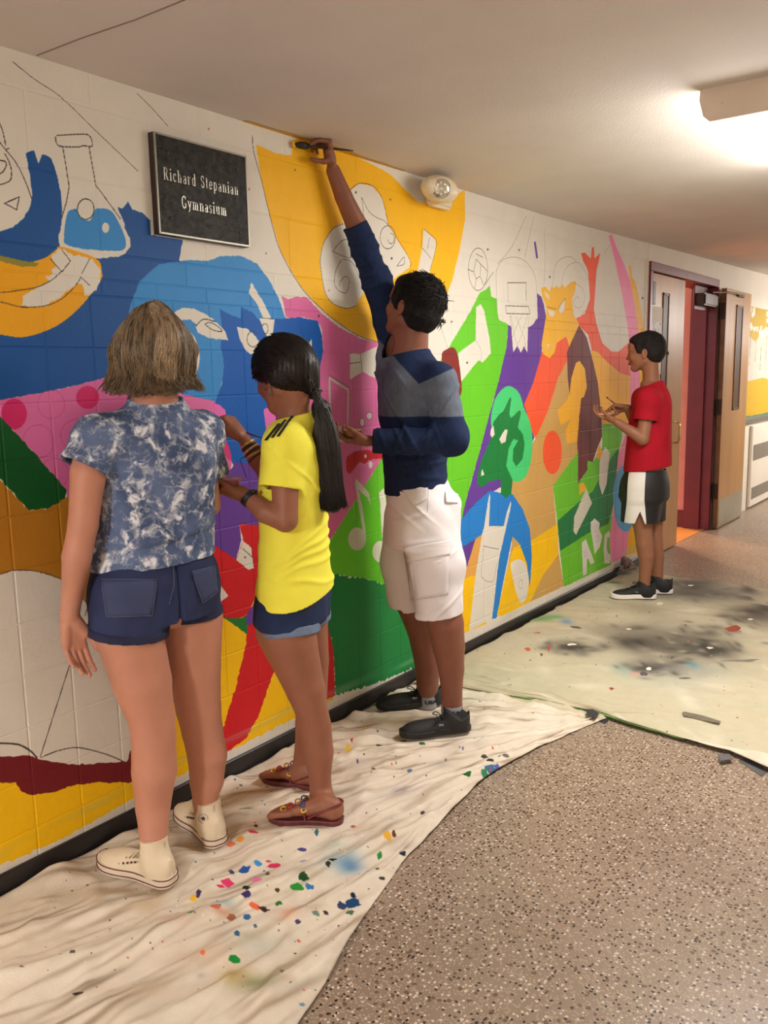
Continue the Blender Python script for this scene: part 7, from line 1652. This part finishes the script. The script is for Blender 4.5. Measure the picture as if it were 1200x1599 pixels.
bd.cone(shR, elR, .042, .036, .03); bd.cone(elR, wrR, .034, .023, .02)
hR0 = J(977, 637, .10); tR = J(962, 636, .08)
hand(bd, hR0, nrm(tR - hR0), nrm(UP * .7 + g.F * .5 - g.R * .1), 1, .93, curl=(.6, .8, 1.0, 1.1), bend=.8, thumb=(.4, .8, .6), spread=.03)
LN = [(1001, 795, -.07, 18), (1005, 830, -.075, 13.5), (1007, 852, -.08, 12.5), (1009, 868, -.08, 12), (1009, 885, -.08, 10), (1007, 905, -.08, 8.4), (1007, 922, -.08, 8.8)]
LF = [(1020, 795, .07, 17), (1022, 830, .08, 12.5), (1024, 852, .08, 11.5), (1026, 870, .09, 11), (1027, 890, .09, 8.8), (1027, 912, .09, 8.4)]
g.limb(bd, LN, .005); g.limb(bd, LF, .005)
hc = J(1008, 551, .0)
P4, R4 = head(bd, hc, nrm(face + UP * -.06), nrm(UP + face * .06), .98)
bd.cone(P4(-.03, 0, -.06), J(1018, 602, 0), .048, .050, .03)
body_mesh(bd, .0065, [(tL - [.13, .11, .08], tL + [.13, .13, .08], .003), (tR - [.1, .11, .08], tR + [.13, .13, .08], .003), (np.array(hc) - [.15, .15, .15], np.array(hc) + [.15, .15, .14], .0032)], 'body', SK4, g.e)
face_bits(P4, R4, g, (140, 76, 68))
M_RED = mat('red_cotton', (166, 20, 38), .85, var=.08, scale=8, bump=.3, bscale=500, spec=.2)
st = Field()
st.loft([(J(1012, 760, 0), W, .166, .148), (J(1012, 735, 0), W, .164, .146), (J(1013, 700, 0), W, .158, .136), (J(1016, 660, 0), W, .160, .128), (J(1020, 630, 0), W, .160, .116), (J(1022, 612, 0), W, .13, .092), (J(1020, 600, 0), W, .082, .072), (J(1018, 590, 0), W, .062, .06)], .03)
st.cone(shL, shR, .056, .056, .05)
eS = J(1006, 675, -.165); sL = Field(); sL.cone(shL, eS, .062, .072, .02); sL.cone(shL, shL * .7 + shR * .3, .062, .064, .03); pS = J(1006, 657, -.16)
sR = Field(); sR.cone(shR, elR, .060, .066, .02); sR.cone(shR, shR * .7 + shL * .3, .06, .06, .03); pR = shR + (elR - shR) * .7
ncp = J(1018, 600, 0); nk = local(plane(ncp, nrm(UP + face * .35)), ncp, .11)
def f5(X):
    u = X @ g.R; return -.004 * vnoise(X, 20, 43, (1, 1, .35)) - .002 * vnoise(X, 50, 45, (1, 1, .5))
hp0, hp1 = J(977, 736, 0), J(1049, 727, 0); hn = nrm(np.cross(hp1 - hp0, g.F)); hn = hn if hn[2] < 0 else -hn
garment2([(st, [plane(hp0, hn), nk]), (sL, [plane(pS, nrm(eS - shL)), nk]), (sR, [plane(pR, nrm(elR - shR)), nk])], .0048, .012, 'red_shirt', M_RED, g.e, f5)
def shorts_mat():
    m, nt, b = nmat('panelled_mesh_shorts'); gm = node(nt, 'ShaderNodeNewGeometry'); d = node(nt, 'ShaderNodeVectorMath', operation='DOT_PRODUCT'); nt.links.new(gm.outputs['Position'], d.inputs[0]); d.inputs[1].default_value = tuple(face)
    sep_ = node(nt, 'ShaderNodeSeparateXYZ'); nt.links.new(gm.outputs['Position'], sep_.inputs[0])
    c = float(J(995, 770, -.12) @ face); z0 = float(J(1000, 780, 0)[2])
    zz = node(nt, 'ShaderNodeMath', operation='SUBTRACT'); nt.links.new(sep_.outputs[2], zz.inputs[0]); zz.inputs[1].default_value = z0
    z2 = node(nt, 'ShaderNodeMapRange'); z2.inputs['From Min'].default_value = 0.02; z2.inputs['From Max'].default_value = -.14; z2.inputs['To Max'].default_value = .016; nt.links.new(zz.outputs[0], z2.inputs['Value'])
    s1 = node(nt, 'ShaderNodeMath', operation='SUBTRACT'); nt.links.new(d.outputs['Value'], s1.inputs[0]); s1.inputs[1].default_value = c
    ab = node(nt, 'ShaderNodeMath', operation='ABSOLUTE'); nt.links.new(s1.outputs[0], ab.inputs[0])
    wd = node(nt, 'ShaderNodeMath', operation='ADD'); nt.links.new(z2.outputs[0], wd.inputs[0]); wd.inputs[1].default_value = .052
    lt = node(nt, 'ShaderNodeMath', operation='LESS_THAN'); nt.links.new(ab.outputs[0], lt.inputs[0]); nt.links.new(wd.outputs[0], lt.inputs[1])
    mx = node(nt, 'ShaderNodeMix', data_type='RGBA'); nt.links.new(lt.outputs[0], mx.inputs[0]); mx.inputs[6].default_value = s2l((24, 23, 26)) + (1,); mx.inputs[7].default_value = s2l((222, 218, 214)) + (1,)
    nt.links.new(mx.outputs[2], b.inputs['Base Color']); b.inputs['Roughness'].default_value = .6; return m
so = Field()
so.loft([(J(1006, 775, 0), W, .160, .142), (J(1008, 750, 0), W, .158, .138), (J(1011, 725, 0), W, .145, .112)], .02)
so.cone(J(1003, 765, -.05), J(997, 830, -.08), .122, .108, .06); so.cone(J(1013, 765, .05), J(1015, 830, .08), .108, .094, .06)
zN = J(1001, 815, -.08)[2]; zF = J(1020, 812, .08)[2]; slit = J(1000, 800, -.18)
def lc5(X):
    side = (X - J(1008, 780, 0)) @ g.F; z = X[:, 2]; base = np.where(side < 0, zN, zF)
    v = (X - slit) @ g.R; notch = .075 * np.maximum(0, 1 - np.abs(v + .0) / .030) * (side < -.02)
    return base + notch + .02 * np.clip(v / .1, -1, 1) * 0 - z
garment2([(so, [lc5, above(J(1011, 733, 0)[2])])], .0045, .008, 'sport_shorts', shorts_mat(), g.e, lambda X: -.005 * vnoise(X, 22, 53, (1, 1, .25)))
M_WSO = mat('white_foam_sole', (232, 226, 222), .5)
hz = .026
nH, nT = floorp(1024, 934, hz), floorp(958, 934, hz); nH[2] = nT[2] = hz; nd = nrm(nT - nH); nT = nH + nd * .27
fa_ = J(1027, 912, .09); fH = floorp(1050, 926, hz); fH[2] = hz; fT = fH + nd * .27
sneaker(g, nH, nT, J(1008, 915, -.08), M_SNK, M_WSO, top=.082, sole_h=.028, hw=.045, collar=.040); sneaker(g, fH, fT, fa_, M_SNK, M_WSO, top=.082, sole_h=.028, hw=.045, collar=.040, mark=False)
M_BSK = mat('black_sock', (24, 22, 24), .9)
for (x, y, o_) in ((1007, 913, -.08), (1027, 906, .09)):
    sk = Field(); sk.cone(J(x, y, o_), J(x, y + 14, o_), .040, .041, .01); garment(sk, .003, .004, [above(J(x, y, o_)[2])], 'sock', M_BSK, g.e)
hr = Field()
hr.ell(P4(-.024, 0, .036), (.102, .085, .093), R4, .03); hr.ell(P4(.034, 0, .078), (.058, .066, .034), R4, .03); hr.ell(P4(-.056, 0, -.015), (.056, .072, .058), R4, .03)
for sd in (-1, 1): hr.cone(P4(.032, .070 * sd, .04), P4(.030, .070 * sd, .008), .016, .010, .02); hr.ell(P4(-.006, .084 * sd, -.008), (.020, .021, .031), R4, .006, 's')
hr.ell(P4(.105, 0, -.015), (.058, .2, .078), R4, .012, 's'); hr.ell(P4(.03, 0, -.06), (.05, .2, .05), R4, .015, 's')
lo, hi = hr.bounds(.02); F, ax = hr.grid(lo, hi, .0035); X = np.stack(np.meshgrid(*ax, indexing='ij'), -1); nr = np.abs(F) < .02; Xn = X[nr]; F[nr] += (-.0015 * vnoise(Xn, 80, 46)).astype(np.float32)
surf('hair', [nets(F, lo, .0035), tufts(P4, 1000, .016, 9, rad=.0009)], M_H3, g.e)
# held lid and brush
c = J(944, 647, -.155); e = empty('paint_dish', c); tag(e, 'pale flat paint dish on the palm of the boy in red', 'dish'); bm = bmesh.new()
rr = [[bm.verts.new(np.array(c) + np.array([math.cos(a) * r1, math.sin(a) * r1, z])) for a in np.linspace(0, 2 * math.pi, 24, endpoint=False)] for r1, z in ((.044, -.006), (.050, .004), (.048, .006), (.044, .001))]
for a, b_ in zip(rr[:-1], rr[1:]):
    for k in range(24): bm.faces.new([a[k], a[(k + 1) % 24], b_[(k + 1) % 24], b_[k]])
bm.faces.new(rr[0][::-1]); bm.faces.new(rr[-1]); adopt(bm_obj('dish_disc', bm, mat('peach_lid', (226, 176, 140), .4), None, True), e)
adopt(mesh_obj('paint', [np.array(c) + np.array([math.cos(a) * .03, math.sin(a) * .03, .0022]) for a in np.linspace(0, 2 * math.pi, 16, endpoint=False)], [tuple(range(16))], bpy.data.materials['ochre_paint']), e)
brush('paintbrush', J(947, 620, .04), J(972, 640, .07), 'thin brown paintbrush in the right hand of the boy in red', .0035, (84, 54, 40), M_STEEL, .0045, .016, bcol=(60, 36, 30))
